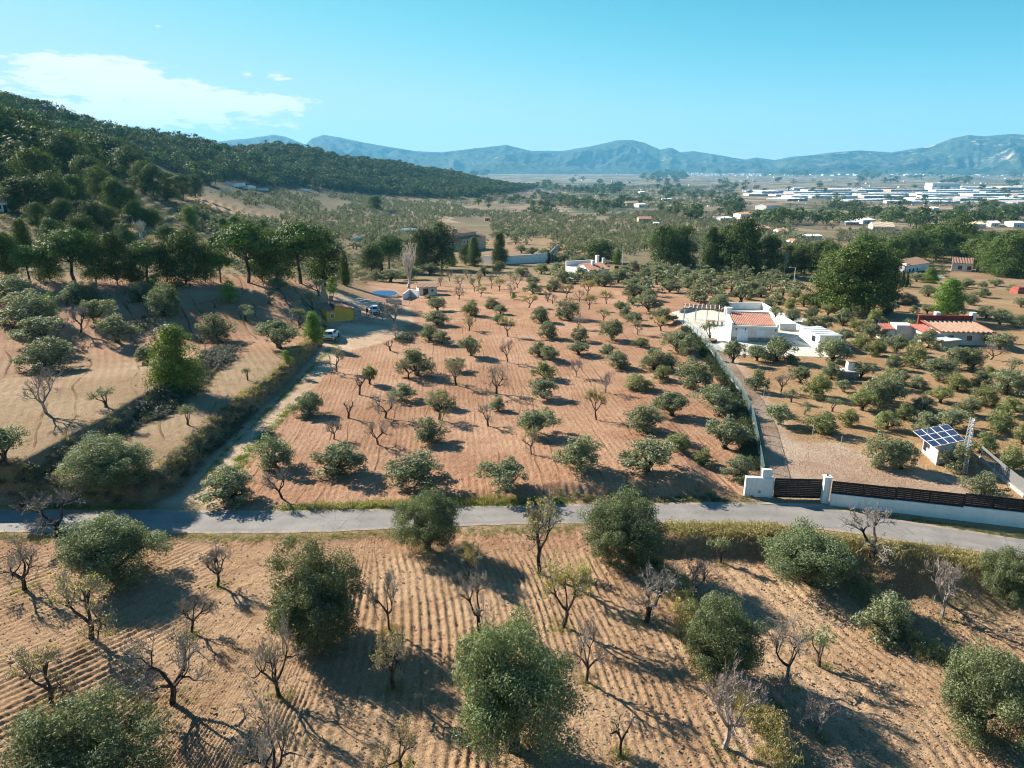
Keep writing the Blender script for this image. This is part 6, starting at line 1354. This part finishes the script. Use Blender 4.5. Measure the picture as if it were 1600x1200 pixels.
def car(name, label, px, py, yaw, group=None):
    p = place(px, py); o = thing(name, label, 'car', p + Vector((0, 0, .02)), yaw, group)   # local +y forward, x across
    L, Wc = 4.45, 1.84
    prof = [(-2.2, .42), (-2.22, .78), (-2.14, 1.02), (-1.95, 1.10), (.95, 1.06), (1.75, .96), (2.15, .80), (2.22, .50), (2.15, .30), (-2.1, .28)]
    def loft(pr, hw, inset=None):
        m = MB(); nn = len(pr); k = 0
        xs = [-hw, -hw * .93, hw * .93, hw]; 
        for j, x in enumerate(xs):
            for (y, z) in pr:
                yy, zz = (y * .97, z if z > .6 else z + .03) if j in (0, 3) else (y, z); zz = zz - (.05 if (j in (0, 3) and z > .9) else 0); m.v.append((x, yy, zz))
        for j in range(3):
            for i in range(nn): m.f.append((j * nn + i, j * nn + (i + 1) % nn, (j + 1) * nn + (i + 1) % nn, (j + 1) * nn + i)); m.mi.append(0)
        m.f.append(tuple(range(nn))); m.f.append(tuple(reversed(range(3 * nn, 4 * nn)))); m.mi += [0, 0]; return m
    loft(prof, Wc / 2).build('body', M_car, o, bevel=.05)
    c = MB(); lo = [(-2.0, 1.06), (.98, 1.04)]; hi = [(-1.55, 1.58), (.05, 1.60)]
    for (y, z), w_ in ((lo[0], .84), (lo[1], .84), (hi[1], .66), (hi[0], .66)): c.v += [(-w_, y, z), (w_, y, z)]
    c.f = [(0, 1, 7, 6), (3, 2, 4, 5), (6, 7, 5, 4), (0, 6, 4, 2), (1, 3, 5, 7), (0, 2, 3, 1)]; c.mi = [0] * 6; c.build('cabin', M_car, o, bevel=.07)
    def quad(nm, pts, mat): 
        a, b_, c_ = [Vector(q) for q in pts[:3]]; nn = (b_ - a).cross(c_ - a).normalized() * .012; m = MB(); m.face([Vector(q) + nn for q in pts]); m.face([Vector(q) - nn for q in reversed(pts)])
        for i in range(len(pts)): j = (i + 1) % len(pts); m.face([Vector(pts[i]) - nn, Vector(pts[j]) - nn, Vector(pts[j]) + nn, Vector(pts[i]) + nn])
        m.build(nm, mat, o)
    quad('rear_window', [(-.74, -1.97, 1.13), (.74, -1.97, 1.13), (.60, -1.62, 1.51), (-.60, -1.62, 1.51)], M_glass)
    quad('windscreen', [(.76, .90, 1.11), (-.76, .90, 1.11), (-.62, .15, 1.54), (.62, .15, 1.54)], M_glass)
    for s_ in (-1, 1):
        pts = [(s_ * .835, -1.65, 1.12), (s_ * .835, .70, 1.12), (s_ * .70, .08, 1.50), (s_ * .70, -1.45, 1.50)]; quad('side_window', pts if s_ > 0 else pts[::-1], M_glass)
        MB().box(min(s_ * .55, s_ * .9), max(s_ * .55, s_ * .9), -2.25, -2.12, .80, .98).build('tail_light', M_tail, o); MB().box(min(s_ * .55, s_ * .86), max(s_ * .55, s_ * .86), 2.08, 2.2, .66, .80).build('headlight', M_glass, o)
        MB().box(min(s_ * .9, s_ * 1.05), max(s_ * .9, s_ * 1.05), .55, .75, 1.02, 1.16).build('mirror', M_car, o)
        for y in (-1.38, 1.38):
            wm_ = MB().cyl((s_ * .92 - .11, y, .33), .33, .22, 18, axis='x').build('wheel', M_tyre, o); MB().cyl((s_ * .92 - (.125 if s_ < 0 else -.105), y, .33), .2, .02, 12, axis='x').build('rim', M_steel, wm_)
    MB().box(-.8, .8, -2.27, -2.15, .40, .56).build('bumper', M_black, o); MB().box(-.26, .26, -2.262, -2.235, .62, .74).build('number_plate', M_wmetal, o)
car('parked_car', 'white hatchback parked on the track below the yellow house', 518, 529, math.radians(1), 'white cars by the yellow house')
car('parked_car', 'white hatchback parked beside the white pergola', 586, 489, math.radians(7), 'white cars by the yellow house')

def person(label, px, py, yaw, arm=.35, step=.12, zoff=0):
    p = place(px, py); o = thing('person', label, 'person', p, yaw); V = []; E = []; R = []
    def ad(c, r, par=None):
        V.append(c); R.append(r); 
        if par is not None: E.append((par, len(V) - 1))
        return len(V) - 1
    pel = ad((0, 0, .95), .155); wa = ad((0, 0, 1.15), .135, pel); ch = ad((0, .01, 1.36), .165, wa); nk = ad((0, .02, 1.50), .06, ch); hd = ad((0, .03, 1.58), .085, nk); h2 = ad((0, .04, 1.68), .10, hd); ad((0, .03, 1.76), .075, h2)
    for s_ in (-1, 1):
        hp = ad((s_ * .10, 0, .88), .10, pel); kn = ad((s_ * .12, s_ * step * .5 + .03, .50), .065, hp); an_ = ad((s_ * .13, s_ * step, .10), .045, kn); ad((s_ * .14, s_ * step + .16, .05), .04, an_)
        sh_ = ad((s_ * .20, .01, 1.42), .062, ch); el = ad((s_ * .27, .03, 1.14), .045, sh_); wr = ad((s_ * .24, .03 + arm * .6, 1.02 if arm < .3 else 1.12), .034, el); ad((s_ * .22, .10 + arm * .6, .98 if arm < .3 else 1.14), .036, wr)
    me = bpy.data.meshes.new('body'); me.from_pydata(V, E, []); me.materials.append(M_cloth); b = link('body', me, o); sk = b.modifiers.new('skin', 'SKIN'); 
    for i, r_ in enumerate(R): b.data.skin_vertices[0].data[i].radius = (r_, r_ * .85)
    b.data.skin_vertices[0].data[0].use_root = True; ss_ = b.modifiers.new('sub', 'SUBSURF'); ss_.levels = 1; ss_.render_levels = 2
    m = MB(); m.cyl((0, .045, 1.60), .088, .12, 10, .10).build('face', M_skin, o); MB().cyl((0, .02, 1.70), .108, .09, 10, .06).build('hair', M_hair, o)
    for s_ in (-1, 1): MB().box(s_ * .22 - .035, s_ * .22 + .035, .10 + arm * .6, .17 + arm * .6, .93 if arm < .3 else 1.10, 1.0 if arm < .3 else 1.17).build('hand', M_skin, o)
from bpy import data as _d
def _skinfix():
    pass
for a in [('person in dark clothes standing at the corner of the yellow house', 564, 497, 1.2, .1, .05), ('person in dark clothes with bent arms, walking beside the white car', 574, 494, -.6, .5, .2)]: person(*a)

# --- red and white house right, villas, white wall, far houses
rh = B('red_roofed_house', 'long pale house with a dark red parapet band and striped brown roof, right', 'house', (1468, 538), (1546, 540)); Wd = rh.W; hh = 2.3
rh.part('wall', MB().box(0, Wd, 0, 5.4, -1, hh), M_cream); r = MB(); tiled_plane(r, (-.4, -.5, hh - .1), (Wd + .3, -.5, hh - .1), (Wd - .8, 5.0, hh + .75), (-1.2, 5.0, hh + .75), .8, .12); rf = rh.part('roof', r, M_tileb)
rh.part('parapet', MB().box(-1.6, Wd - .6, 5.0, 5.35, hh + .1, hh + 1.75), M_tiled); e_ = MB(); e_.bar((-.4, -.5, hh + .08), (-1.2, 5.0, hh + .93), .3, .14); e_.bar((Wd + .3, -.5, hh + .08), (Wd - .8, 5.0, hh + .93), .3, .14); rh.part('roof_edge', e_, M_tiler)
r = MB(); tiled_plane(r, (-3.2, -.3, hh - .25), (-.7, -.3, hh - .25), (-1.3, 3.4, hh + .35), (-3.8, 3.4, hh + .35), .5, .12); rh.part('side_roof', r, M_tiler, rf); rh.part('side_wall', MB().box(-3.1, -.02, 0, 5.3, -1, hh - .3), M_cream); rh.part('white_gable', MB().box(-6.0, -3.12, 3.0, 5.6, -1, hh + .35), M_cream)
r = MB(); tiled_plane(r, (-8.2, 3.0, hh - .5), (-6.1, 3.0, hh - .5), (-6.1, 5.6, hh), (-8.2, 5.6, hh), .4); rh.part('lean_to_roof', r, M_tiler, rf); rh.part('lean_to_wall', MB().box(-8.1, -6.02, 3.2, 5.5, -1, hh - .55), M_white)
for x in (1.2, 4.2, 7.0): rh.win(x, x + .9, .8, 1.7, -.005, M_glass)
for x in (-2.0, Wd * .5): rh.part('chimney', MB().box(x + 3.5, x + 4.3, 5.5, 6.3, hh, hh + 2.2), M_white, rf)
ls = B('lean_to_shed', 'low beige shed roof in front of the red-roofed house', 'shed', (1471, 545), (1497, 543)); r = MB(); r.box(0, ls.W, 0, 3.5, -.5, 1.3); ls.part('wall', r, M_beige); ls.part('roof', MB().box(-.2, ls.W + .2, -.3, 3.6, 1.3, 1.42), M_cream)
cv = B('blue_tarpaulin', 'dark blue tarpaulin cover left of the red-roofed house', 'tarpaulin', (1384, 514), (1400, 514)); cv.part('sheet', MB().box(0, cv.W, 0, 7, .1, .5), M_cover)
sh2 = B('garden_shed', 'orange brick shed with green door in front of the huge pine', 'shed', (1256, 475), (1272, 476)); sh2.part('wall', MB().box(0, sh2.W, 0, 3, -.6, 2.3), M_orange); sh2.part('roof', MB().box(-.3, sh2.W + .3, -.4, 3.2, 2.3, 2.45), M_wood); sh2.win(.5, 1.5, .02, 1.9, 0, M_green_mesh, name='door')
pc = B('covered_pool', 'raised pool with pale blue cover under the huge pine', 'pool', (1274, 476), (1298, 478)); pc.part('wall', MB().box(0, pc.W, 0, 5, -.6, .9), M_tiled); pc.part('cover', MB().box(.1, pc.W - .1, .1, 4.9, .9, .98), M_shut)
# small white house with red roof
s = gable_house('small_white_house', 'small white house with orange-red gable roof and several chimneys, centre', (921, 437), (951, 436), 9, 3.0, 1.4, M_white, M_tile, 'x', wins=[(1.0, 1.8, 1.2, 2.1), (5.4, 6.2, 1.2, 2.1)], doors=[(3.2, 4.2, 2.0)], chim=[(3, 3.5, .8, 1.0), (7.6, 4.8, .7, 1.4), (6.9, 7.5, .9, 2.0)], rib=.5)
s.part('side_wing', MB().box(-3.2, -.02, 2, 9, -1.5, 3.4), M_white); s.part('rear_wall', MB().box(-3.2, 6.5, 9.3, 9.7, -1, 4.9), M_white)
wall_run('garden_wall', 'low red-tiled garden wall right of the small white house', [(960, 421), (1012, 420)], 1.3, base=-6.2, mat=M_tiled)
wall_run('garden_wall', 'pale beige wall at the foot of the tall pine group', [(1044, 424), (1078, 425)], 1.6, base=-5.2, mat=M_beige)
# beige house
bh = B('beige_house', 'large beige two-storey house with lean-to wing among pines', 'house', (722, 392), (759, 388)); Wd = bh.W; bh.part('wall', MB().box(0, Wd, 0, 12, -2, 6.2), M_beige); bh.part('upper_floor', MB().box(1, Wd * .8, 3, 11, 6.2, 8.6), M_beige)
r = MB(); tiled_plane(r, (-.4, -.5, 6.15), (Wd + .4, -.5, 6.15), (Wd + .4, 3.4, 7.0), (-.4, 3.4, 7.0), .6); rf = bh.part('roof', r, M_tileb); r = MB(); tiled_plane(r, (.6, 2.6, 8.6), (Wd * .8 + .4, 2.6, 8.6), (Wd * .8 + .4, 11.4, 9.6), (.6, 11.4, 9.6), .6); bh.part('upper_roof', r, M_tileb, rf)
bh.part('side_wing', MB().box(-7.5, -.02, 2, 11, -2, 4.6), M_beige); r = MB(); tiled_plane(r, (-7.9, 11.4, 4.0), (-7.9, 1.6, 4.0), (.1, 1.6, 7.6), (.1, 11.4, 7.6), .6); bh.part('wing_roof', r, M_tileb, rf)
bh.part('chimney', MB().box(1.5, 3.2, 5, 6.6, 9.2, 11.0), M_beige, rf)
for x, z in ((1.2, 1), (4, 1), (7, 1), (1.2, 4), (4, 4), (7, 4)): bh.win(x, x + 1.1, z, z + 1.3, -.01, M_glass, fm=M_cream)
wl = place(752, 411).z; wall_run('boundary_wall', 'long pale blue-white boundary wall curving below the beige house', [(752, 412), (770, 414), (800, 413), (830, 411), (855, 408)], 3.4, base=wl, mat=M_white)
wall_run('boundary_wall', 'dark hedge-topped wall at the right end of the long white wall', [(857, 408), (872, 392)], 3.0, base=wl, mat=M_conc)
sp = place(800, 395)
# distant and side houses: [label, FL, FR, depth, h, rise, wall, roof]
HS = [
 ('white house at the left edge among the hillside pines', (-6, 331), (24, 331), 7, 3.6, 1.0, M_white, M_tileb), ('white farmhouse with flat pink roof on the olive slope, left of centre', (495, 352), (526, 353), 8, 3.4, .8, M_white, M_tileb),
 ('little white hut with gable end near the green patch', (564, 378), (580, 377), 6, 3.2, 1.0, M_white, M_metalroof), ('white cubic house with terraces above the tall dark pine pair', (626, 366), (648, 367), 8, 4.2, .4, M_white, M_white),
 ('red-roofed cottage among grey olives, left of the beige house', (614, 334), (628, 333), 8, 3.0, 1.2, M_cream, M_tile), ('orange-roofed cottage near the dark pine wood', (736, 331), (750, 330), 9, 3.2, 1.2, M_cream, M_tile),
 ('white hillside villa with several roofs at the forest edge, left', (366, 292), (384, 293), 14, 6.5, 2.0, M_white, M_tile), ('low white annex right of the hillside villa', (388, 296), (400, 296), 10, 4, 1, M_white, M_cream), ('pale shed row at the forest edge right of the hillside villa', (402, 297), (420, 298), 8, 3.5, .4, M_cream, M_conc),
 ('small white hut below the hillside villa', (352, 300), (361, 300), 6, 3.4, .6, M_white, M_cream), ('pale hut at the forest edge, far left of the dark wood', (476, 300), (486, 300), 8, 3.5, .5, M_shut, M_metalroof),
 ('cream house with orange roof in the olive sea, centre right', (998, 348), (1018, 348), 12, 4.2, 2.0, M_beige, M_tile), ('tiny white hut right of the cream house in the olive sea', (1021, 353), (1030, 353), 6, 3, .5, M_white, M_white),
 ('red-roofed farm among pines on the low rise', (979, 322), (997, 322), 16, 6, 3, M_beige, M_tileb), ('white building right of the red-roofed farm', (998, 324), (1009, 324), 14, 6, 1, M_white, M_white), ('long white shed on the rise behind the farm', (1036, 314), (1050, 314), 14, 6, .6, M_white, M_metalroof),
 ('white villa left of the red roofs below the low ridge', (1129, 347), (1144, 347), 12, 5, 1.0, M_white, M_cream), ('white two-storey house with red roof, centre right', (1157, 342), (1174, 342), 12, 6.2, 1.4, M_white, M_tile), ('pink-roofed low wing beside the white two-storey house', (1168, 346), (1180, 346), 8, 3.0, 1, M_white, M_tile),
 ('white house on the brown slope beside the industrial estate', (1197, 328), (1214, 328), 18, 8, 2.5, M_white, M_tileb), ('broad beige-roofed hall in front of the pine clump', (1364, 360), (1398, 361), 22, 4.0, 3.2, M_cream, M_beige), ('white house left of the pine clump', (1348, 350), (1366, 350), 14, 5, 1.5, M_white, M_cream),
 ('long grey shed between pine line and white house', (1322, 352), (1342, 352), 10, 3.5, .6, M_conc, M_metalroof), ('pink-walled house in the far right fields', (1510, 357), (1540, 357), 14, 4.5, 1.6, M_cream, M_beige), ('white house beyond the right pine belt', (1548, 354), (1562, 354), 12, 4.5, 1.2, M_white, M_cream), ('white house at the right edge of the far fields', (1583, 355), (1600, 355), 12, 5, 1, M_white, M_white),
 ('small white house hidden behind the bare poplars', (1238, 384), (1252, 384), 8, 3.2, 1.0, M_white, M_tile), ('long pale roof among trees behind the pine belt', (1247, 374), (1284, 374), 8, 2.8, .6, M_cream, M_metalroof), ('red-roofed cottage below the straight pine line, left', (1216, 366), (1232, 366), 10, 3, 1.4, M_cream, M_tile), ('orange-roofed cottage below the straight pine line', (1184, 362), (1204, 362), 9, 3, 1.2, M_beige, M_tile),
 ('cream barn on the brown plain, upper right', (1470, 345), (1486, 345), 14, 5, 2, M_beige, M_tileb), ('small white shed on the brown plain near a boulder-like mound', (1458, 330), (1466, 330), 14, 6, 1, M_white, M_white),
 ('pale cottage on the skyline of the left low rise', (842, 301), (854, 301), 16, 6, 1.5, M_white, M_cream), ('white cottage on the slope under the ridge, left of the rise', (866, 304), (874, 304), 16, 6, 1, M_white, M_tileb), ('red-roofed cottage half hidden in the olive sea', (757, 345), (766, 345), 8, 3, 1.2, M_beige, M_tile), ('beige hut beside the dark pine wood', (798, 335), (810, 335), 8, 3, 1, M_beige, M_tile),
 ('cream house on the far rise, right of the skyline pines', (1000, 302), (1008, 302), 16, 6, 1, M_white, M_metalroof), ('white hut in the olive sea near the slope track', (1078, 331), (1084, 331), 8, 3.5, .6, M_white, M_white)]
for i, (lab, FL, FR, dp, h_, rs, wm_, rm_) in enumerate(HS):
    w_ = (place(*FR) - place(*FL)).length; h_ *= .78; rs *= .9
    if w_ > 60: continue
    ws = [(w_ * .15, w_ * .15 + min(1.2, w_ * .15), 1.0, 2.1), (w_ * .6, w_ * .6 + min(1.2, w_ * .15), 1.0, 2.1)]
    if h_ > 5: ws += [(a, b, c + 2.6, d + 2.6) for a, b, c, d in ws]
    gable_house('distant_house', lab, FL, FR, dp, h_, rs, wm_, rm_, ridge='x', wins=ws, doors=[(w_ * .4, w_ * .4 + 1.1, 2.1)], chim=[(w_ * .75, dp * .6, .8, .7)] if rs > .9 else [], rib=.8)
gable_house('white_villa', 'white villa with swooping white wall and brown roof in front of the pine belt', (1412, 427), (1450, 424), 9, 3.2, 1.5, M_white, M_tileb, chim=[(2, 5, .9, 1.4)], wins=[(6, 7.4, 1, 2), (9, 10, 1, 2)], doors=[(3.5, 4.6, 2.1)], rib=.5)
sw = B('swooping_wall', 'curved white wall sloping down beside the white villa', 'wall', (1388, 424), (1414, 427)); m = MB()
for i in range(8):
    x0, x1 = sw.W * i / 8, sw.W * (i + 1) / 8; h0, h1 = 1.2 + 2.6 * math.sin(i / 8 * 1.5), 1.2 + 2.6 * math.sin((i + 1) / 8 * 1.5); k = len(m.v)
    m.v += [(x0, 0, -1), (x1, 0, -1), (x1, .4, -1), (x0, .4, -1), (x0, 0, h0), (x1, 0, h1), (x1, .4, h1), (x0, .4, h0)]
    for q in [(3, 2, 1, 0), (4, 5, 6, 7), (0, 1, 5, 4), (1, 2, 6, 5), (2, 3, 7, 6), (3, 0, 4, 7)]: m.f.append(tuple(k + j for j in q)); m.mi.append(0)
sw.part('masonry', m, M_white)
gable_house('cream_villa', 'cream villa with arched porch and brown roof by the turquoise pool', (1486, 423), (1518, 425), 10, 3.0, 1.5, M_cream, M_tileb, wins=[(2, 3.4, .6, 2.1), (5, 6.4, .6, 2.1)], doors=[(8, 9, 2.1)], rib=.5)
tp = B('turquoise_pool', 'turquoise swimming pool between the two villas', 'pool', (1460, 434), (1478, 434)); tp.part('coping', MB().box(-.5, tp.W + .5, -.5, 6, -.8, .12), M_white); tp.part('water', MB().box(0, tp.W, 0, 5.5, .12, .16), M_pool)
kf = B('red_tarpaulin', 'orange-red tarpaulin beside a dark car-like mound at the right edge', 'tarpaulin', (1590, 459), (1604, 459)); kf.part('sheet', MB().box(0, 3, 0, 3, 0, 1.4).box(.4, 2.6, .4, 2.6, 1.4, 1.8), M_tiler)
# poles and antenna
def pole(label, px, py, pyt, r=.1, arm=True, mat=M_wmetal, nm='lamp_post', cat='lamp post'):
    p = place(px, py); h_ = z_top(px, py, pyt); o = thing(nm, label, cat, p); MB().cyl((0, 0, -.3), r, h_ + .3, 8, r * .6).build('shaft', mat, o)
    if arm: MB().bar((0, 0, h_ - .05), (-1.2, 0, h_ + .1), .1).build('arm', mat, o); MB().box(-1.7, -1.1, -.12, .12, h_ + .02, h_ + .14).build('lamp_head', mat, o)
pole('white lamp post in front of the huge dark pine', 1239, 454, 418, .14); pole('tall white pole behind the small white house', 972, 420, 380, .12, False, nm='utility_pole', cat='pole'); pole('thin pole above the white farm group, centre left', 639, 368, 322, .15, False, M_conc, 'utility_pole', 'pole')
pole('wooden pole in the far olive sea, right', 1100, 348, 322, .3, False, M_conc, 'utility_pole', 'pole')
p = place(527, 243); an2 = thing('antenna_mast', 'dark lattice antenna mast on the forested ridge', 'mast', p); Ha = z_top(527, 243, 214)
for x, y in ((-1, -1), (1, -1), (0, 1)): MB().bar((x, y, 0), (x * .4, y * .4, Ha), .55).build('leg', M_aniron, an2)
for k in range(8): MB().bar((-.9 + .07 * k, -.9 + .07 * k, Ha * k / 8), (.9 - .07 * k, -.9 + .07 * k, Ha * (k + 1) / 8), .3).build('brace', M_aniron, an2)

# --- industrial estate
r9 = np.random.default_rng(21); nw = 0; IN = [(x, y) for y in (318, 314, 310, 306, 302.5, 299.5, 296.5, 294, 292) for x in np.arange(1155, 1640, 1)]
def warehouse(x, y, wpx, hpx, dp_, mat_w, mat_r, lab, saw=False):
    a = place(x, y); b = place(x + wpx, y); w_ = (b - a).length; sc = depth_of(a) / F; h_ = hpx * sc; s = B('warehouse', lab, 'warehouse', (x, y), (x + wpx, y), 'warehouses of the industrial estate'); W_ = s.W
    if W_ > 600: return
    s.part('wall', MB().box(0, W_, 0, dp_, -6, h_), mat_w); r = MB(); bays = max(2, int(W_ / 14))
    for k in range(bays):
        x0, x1 = W_ * k / bays, W_ * (k + 1) / bays; xm = (x0 + x1) / 2; z1 = h_ + min(1.6, W_ / bays * .05)
        r.face([(x0, -1, h_), (xm, -1, z1), (xm, dp_ + 1, z1), (x0, dp_ + 1, h_)][::-1]); r.face([(xm, -1, z1), (x1, -1, h_), (x1, dp_ + 1, h_), (xm, dp_ + 1, z1)][::-1]); r.face([(x0, -1, h_), (x1, -1, h_), (xm, -1, z1)]); r.face([(x0, dp_ + 1, h_), (xm, dp_ + 1, z1), (x1, dp_ + 1, h_)])
    s.part('roof', r, mat_r)
    for k in range(max(1, int(W_ / 30))): s.part('loading_door', MB().box(W_ * .1 + k * 28, W_ * .1 + k * 28 + 6, -.3, 0, .1, h_ * .5), M_aniron if k % 2 else M_conc)
M_blueroof = pmat('blue_grey_roof', (.52, .57, .62), .5, scale=.02, var=.08); M_redw = pmat('dull_red_cladding', (.50, .34, .28), .7, scale=.02, var=.08)
rowsI = [(318, [(1385, 1440), (1452, 1500), (1520, 1570), (1590, 1640)]), (314, [(1230, 1262), (1325, 1400), (1440, 1488), (1500, 1536), (1560, 1600)]), (310, [(1236, 1262), (1268, 1300), (1318, 1340), (1350, 1420), (1440, 1470), (1510, 1560), (1575, 1640)]),
        (306.5, [(1170, 1200), (1212, 1240), (1250, 1330), (1345, 1420), (1432, 1500), (1520, 1580), (1590, 1640)]), (303, [(1190, 1222), (1240, 1290), (1300, 1352), (1366, 1430), (1440, 1530), (1540, 1600)]), (300, [(1168, 1196), (1205, 1250), (1262, 1330), (1340, 1380), (1392, 1450), (1462, 1520), (1530, 1580)]),
        (297, [(1240, 1262), (1300, 1340), (1350, 1400), (1410, 1440), (1455, 1500), (1508, 1560), (1566, 1620)]), (294.5, [(1456, 1500), (1506, 1540), (1552, 1590), (1596, 1640)])]
for ri, (y, lst) in enumerate(rowsI):
    for i, (x0, x1) in enumerate(lst):
        c = int(r9.integers(0, 5)); mw = [M_white, M_indwall, M_indwall, M_conc, M_white][c]; mr = [M_metalroof, M_white, M_blueroof, M_metalroof, M_conc][int(r9.integers(0, 5))]
        if r9.random() < .05: mw = M_redw
        big = ri == 7 and i == 0; warehouse(x0, y, x1 - x0, 8 if big else r9.uniform(2.2, 4.2), 40 + 30 * r9.random(), M_white if big else mw, M_white if big else mr, ('tall bright white warehouse at the back of the industrial estate' if big else f"{'long' if x1 - x0 > 60 else 'pale'} low warehouse, {NUM[i + 1]} from the left in row {CARD[ri + 1]} of the estate"))
# far town and specks of building in the plain: past counting
def speck_town(name, n, fpos, smin, smax, mats, seed):
    r = np.random.default_rng(seed); m = MB()
    for i in range(n):
        qx, qy = fpos(r); p = place(qx, qy); sc = depth_of(p) / F; w_ = sc * r.uniform(smin, smax); h_ = sc * r.uniform(.8, 2.2); d_ = w_ * r.uniform(.6, 1.2); k = len(m.v); a = r.uniform(-.5, .5); ca, sa = math.cos(a), math.sin(a); mi = int(r.integers(0, len(mats)))
        for z in (-8, h_):
            for (u_, v_) in ((-w_ / 2, -d_ / 2), (w_ / 2, -d_ / 2), (w_ / 2, d_ / 2), (-w_ / 2, d_ / 2)): m.v.append((p.x + u_ * ca - v_ * sa, p.y + u_ * sa + v_ * ca, p.z + z))
        for q in [(4, 5, 6, 7), (0, 1, 5, 4), (1, 2, 6, 5), (2, 3, 7, 6), (3, 0, 4, 7)]: m.f.append(tuple(k + j for j in q)); m.mi.append(mi)
    m.build(name, mats, kind='stuff')
speck_town('far_town', 420, lambda r: (r.uniform(1068, 1190) + r.normal() * 5, 271.8 + r.random() * 3.5), 1.0, 3.2, [M_white, M_cream, M_beige, M_white], 3)
speck_town('valley_buildings', 190, lambda r: (r.uniform(830, 1640), 273 + 50 * r.random() ** 1.2), 1.2, 3.4, [M_white, M_cream, M_white, M_tileb], 4)
speck_town('far_white_sheds', 90, lambda r: (r.uniform(1180, 1620), 273.2 + r.random() * 1.2), 2.0, 9, [M_white, M_cream], 6)

# ------------------------------------------------------------------ the air
hb = MB().box(-14800, 14800, -2500, 14900, -160, 760); hz_ = bpy.data.materials.new('air'); hz_.use_nodes = True; N = NT(hz_.node_tree)
for n in list(N.n):
    if n.type == 'BSDF_PRINCIPLED': N.n.remove(n)
pv = N.new('ShaderNodeVolumePrincipled'); pv.inputs['Color'].default_value = (.20, .64, 1.0, 1); pv.inputs['Density'].default_value = 5.4e-5; pv.inputs['Anisotropy'].default_value = .1
N.link(pv.outputs[0], N.n['Material Output'].inputs['Volume'] if 'Material Output' in N.n else N.new('ShaderNodeOutputMaterial').inputs['Volume'])
hb.build('haze', hz_, kind='stuff')
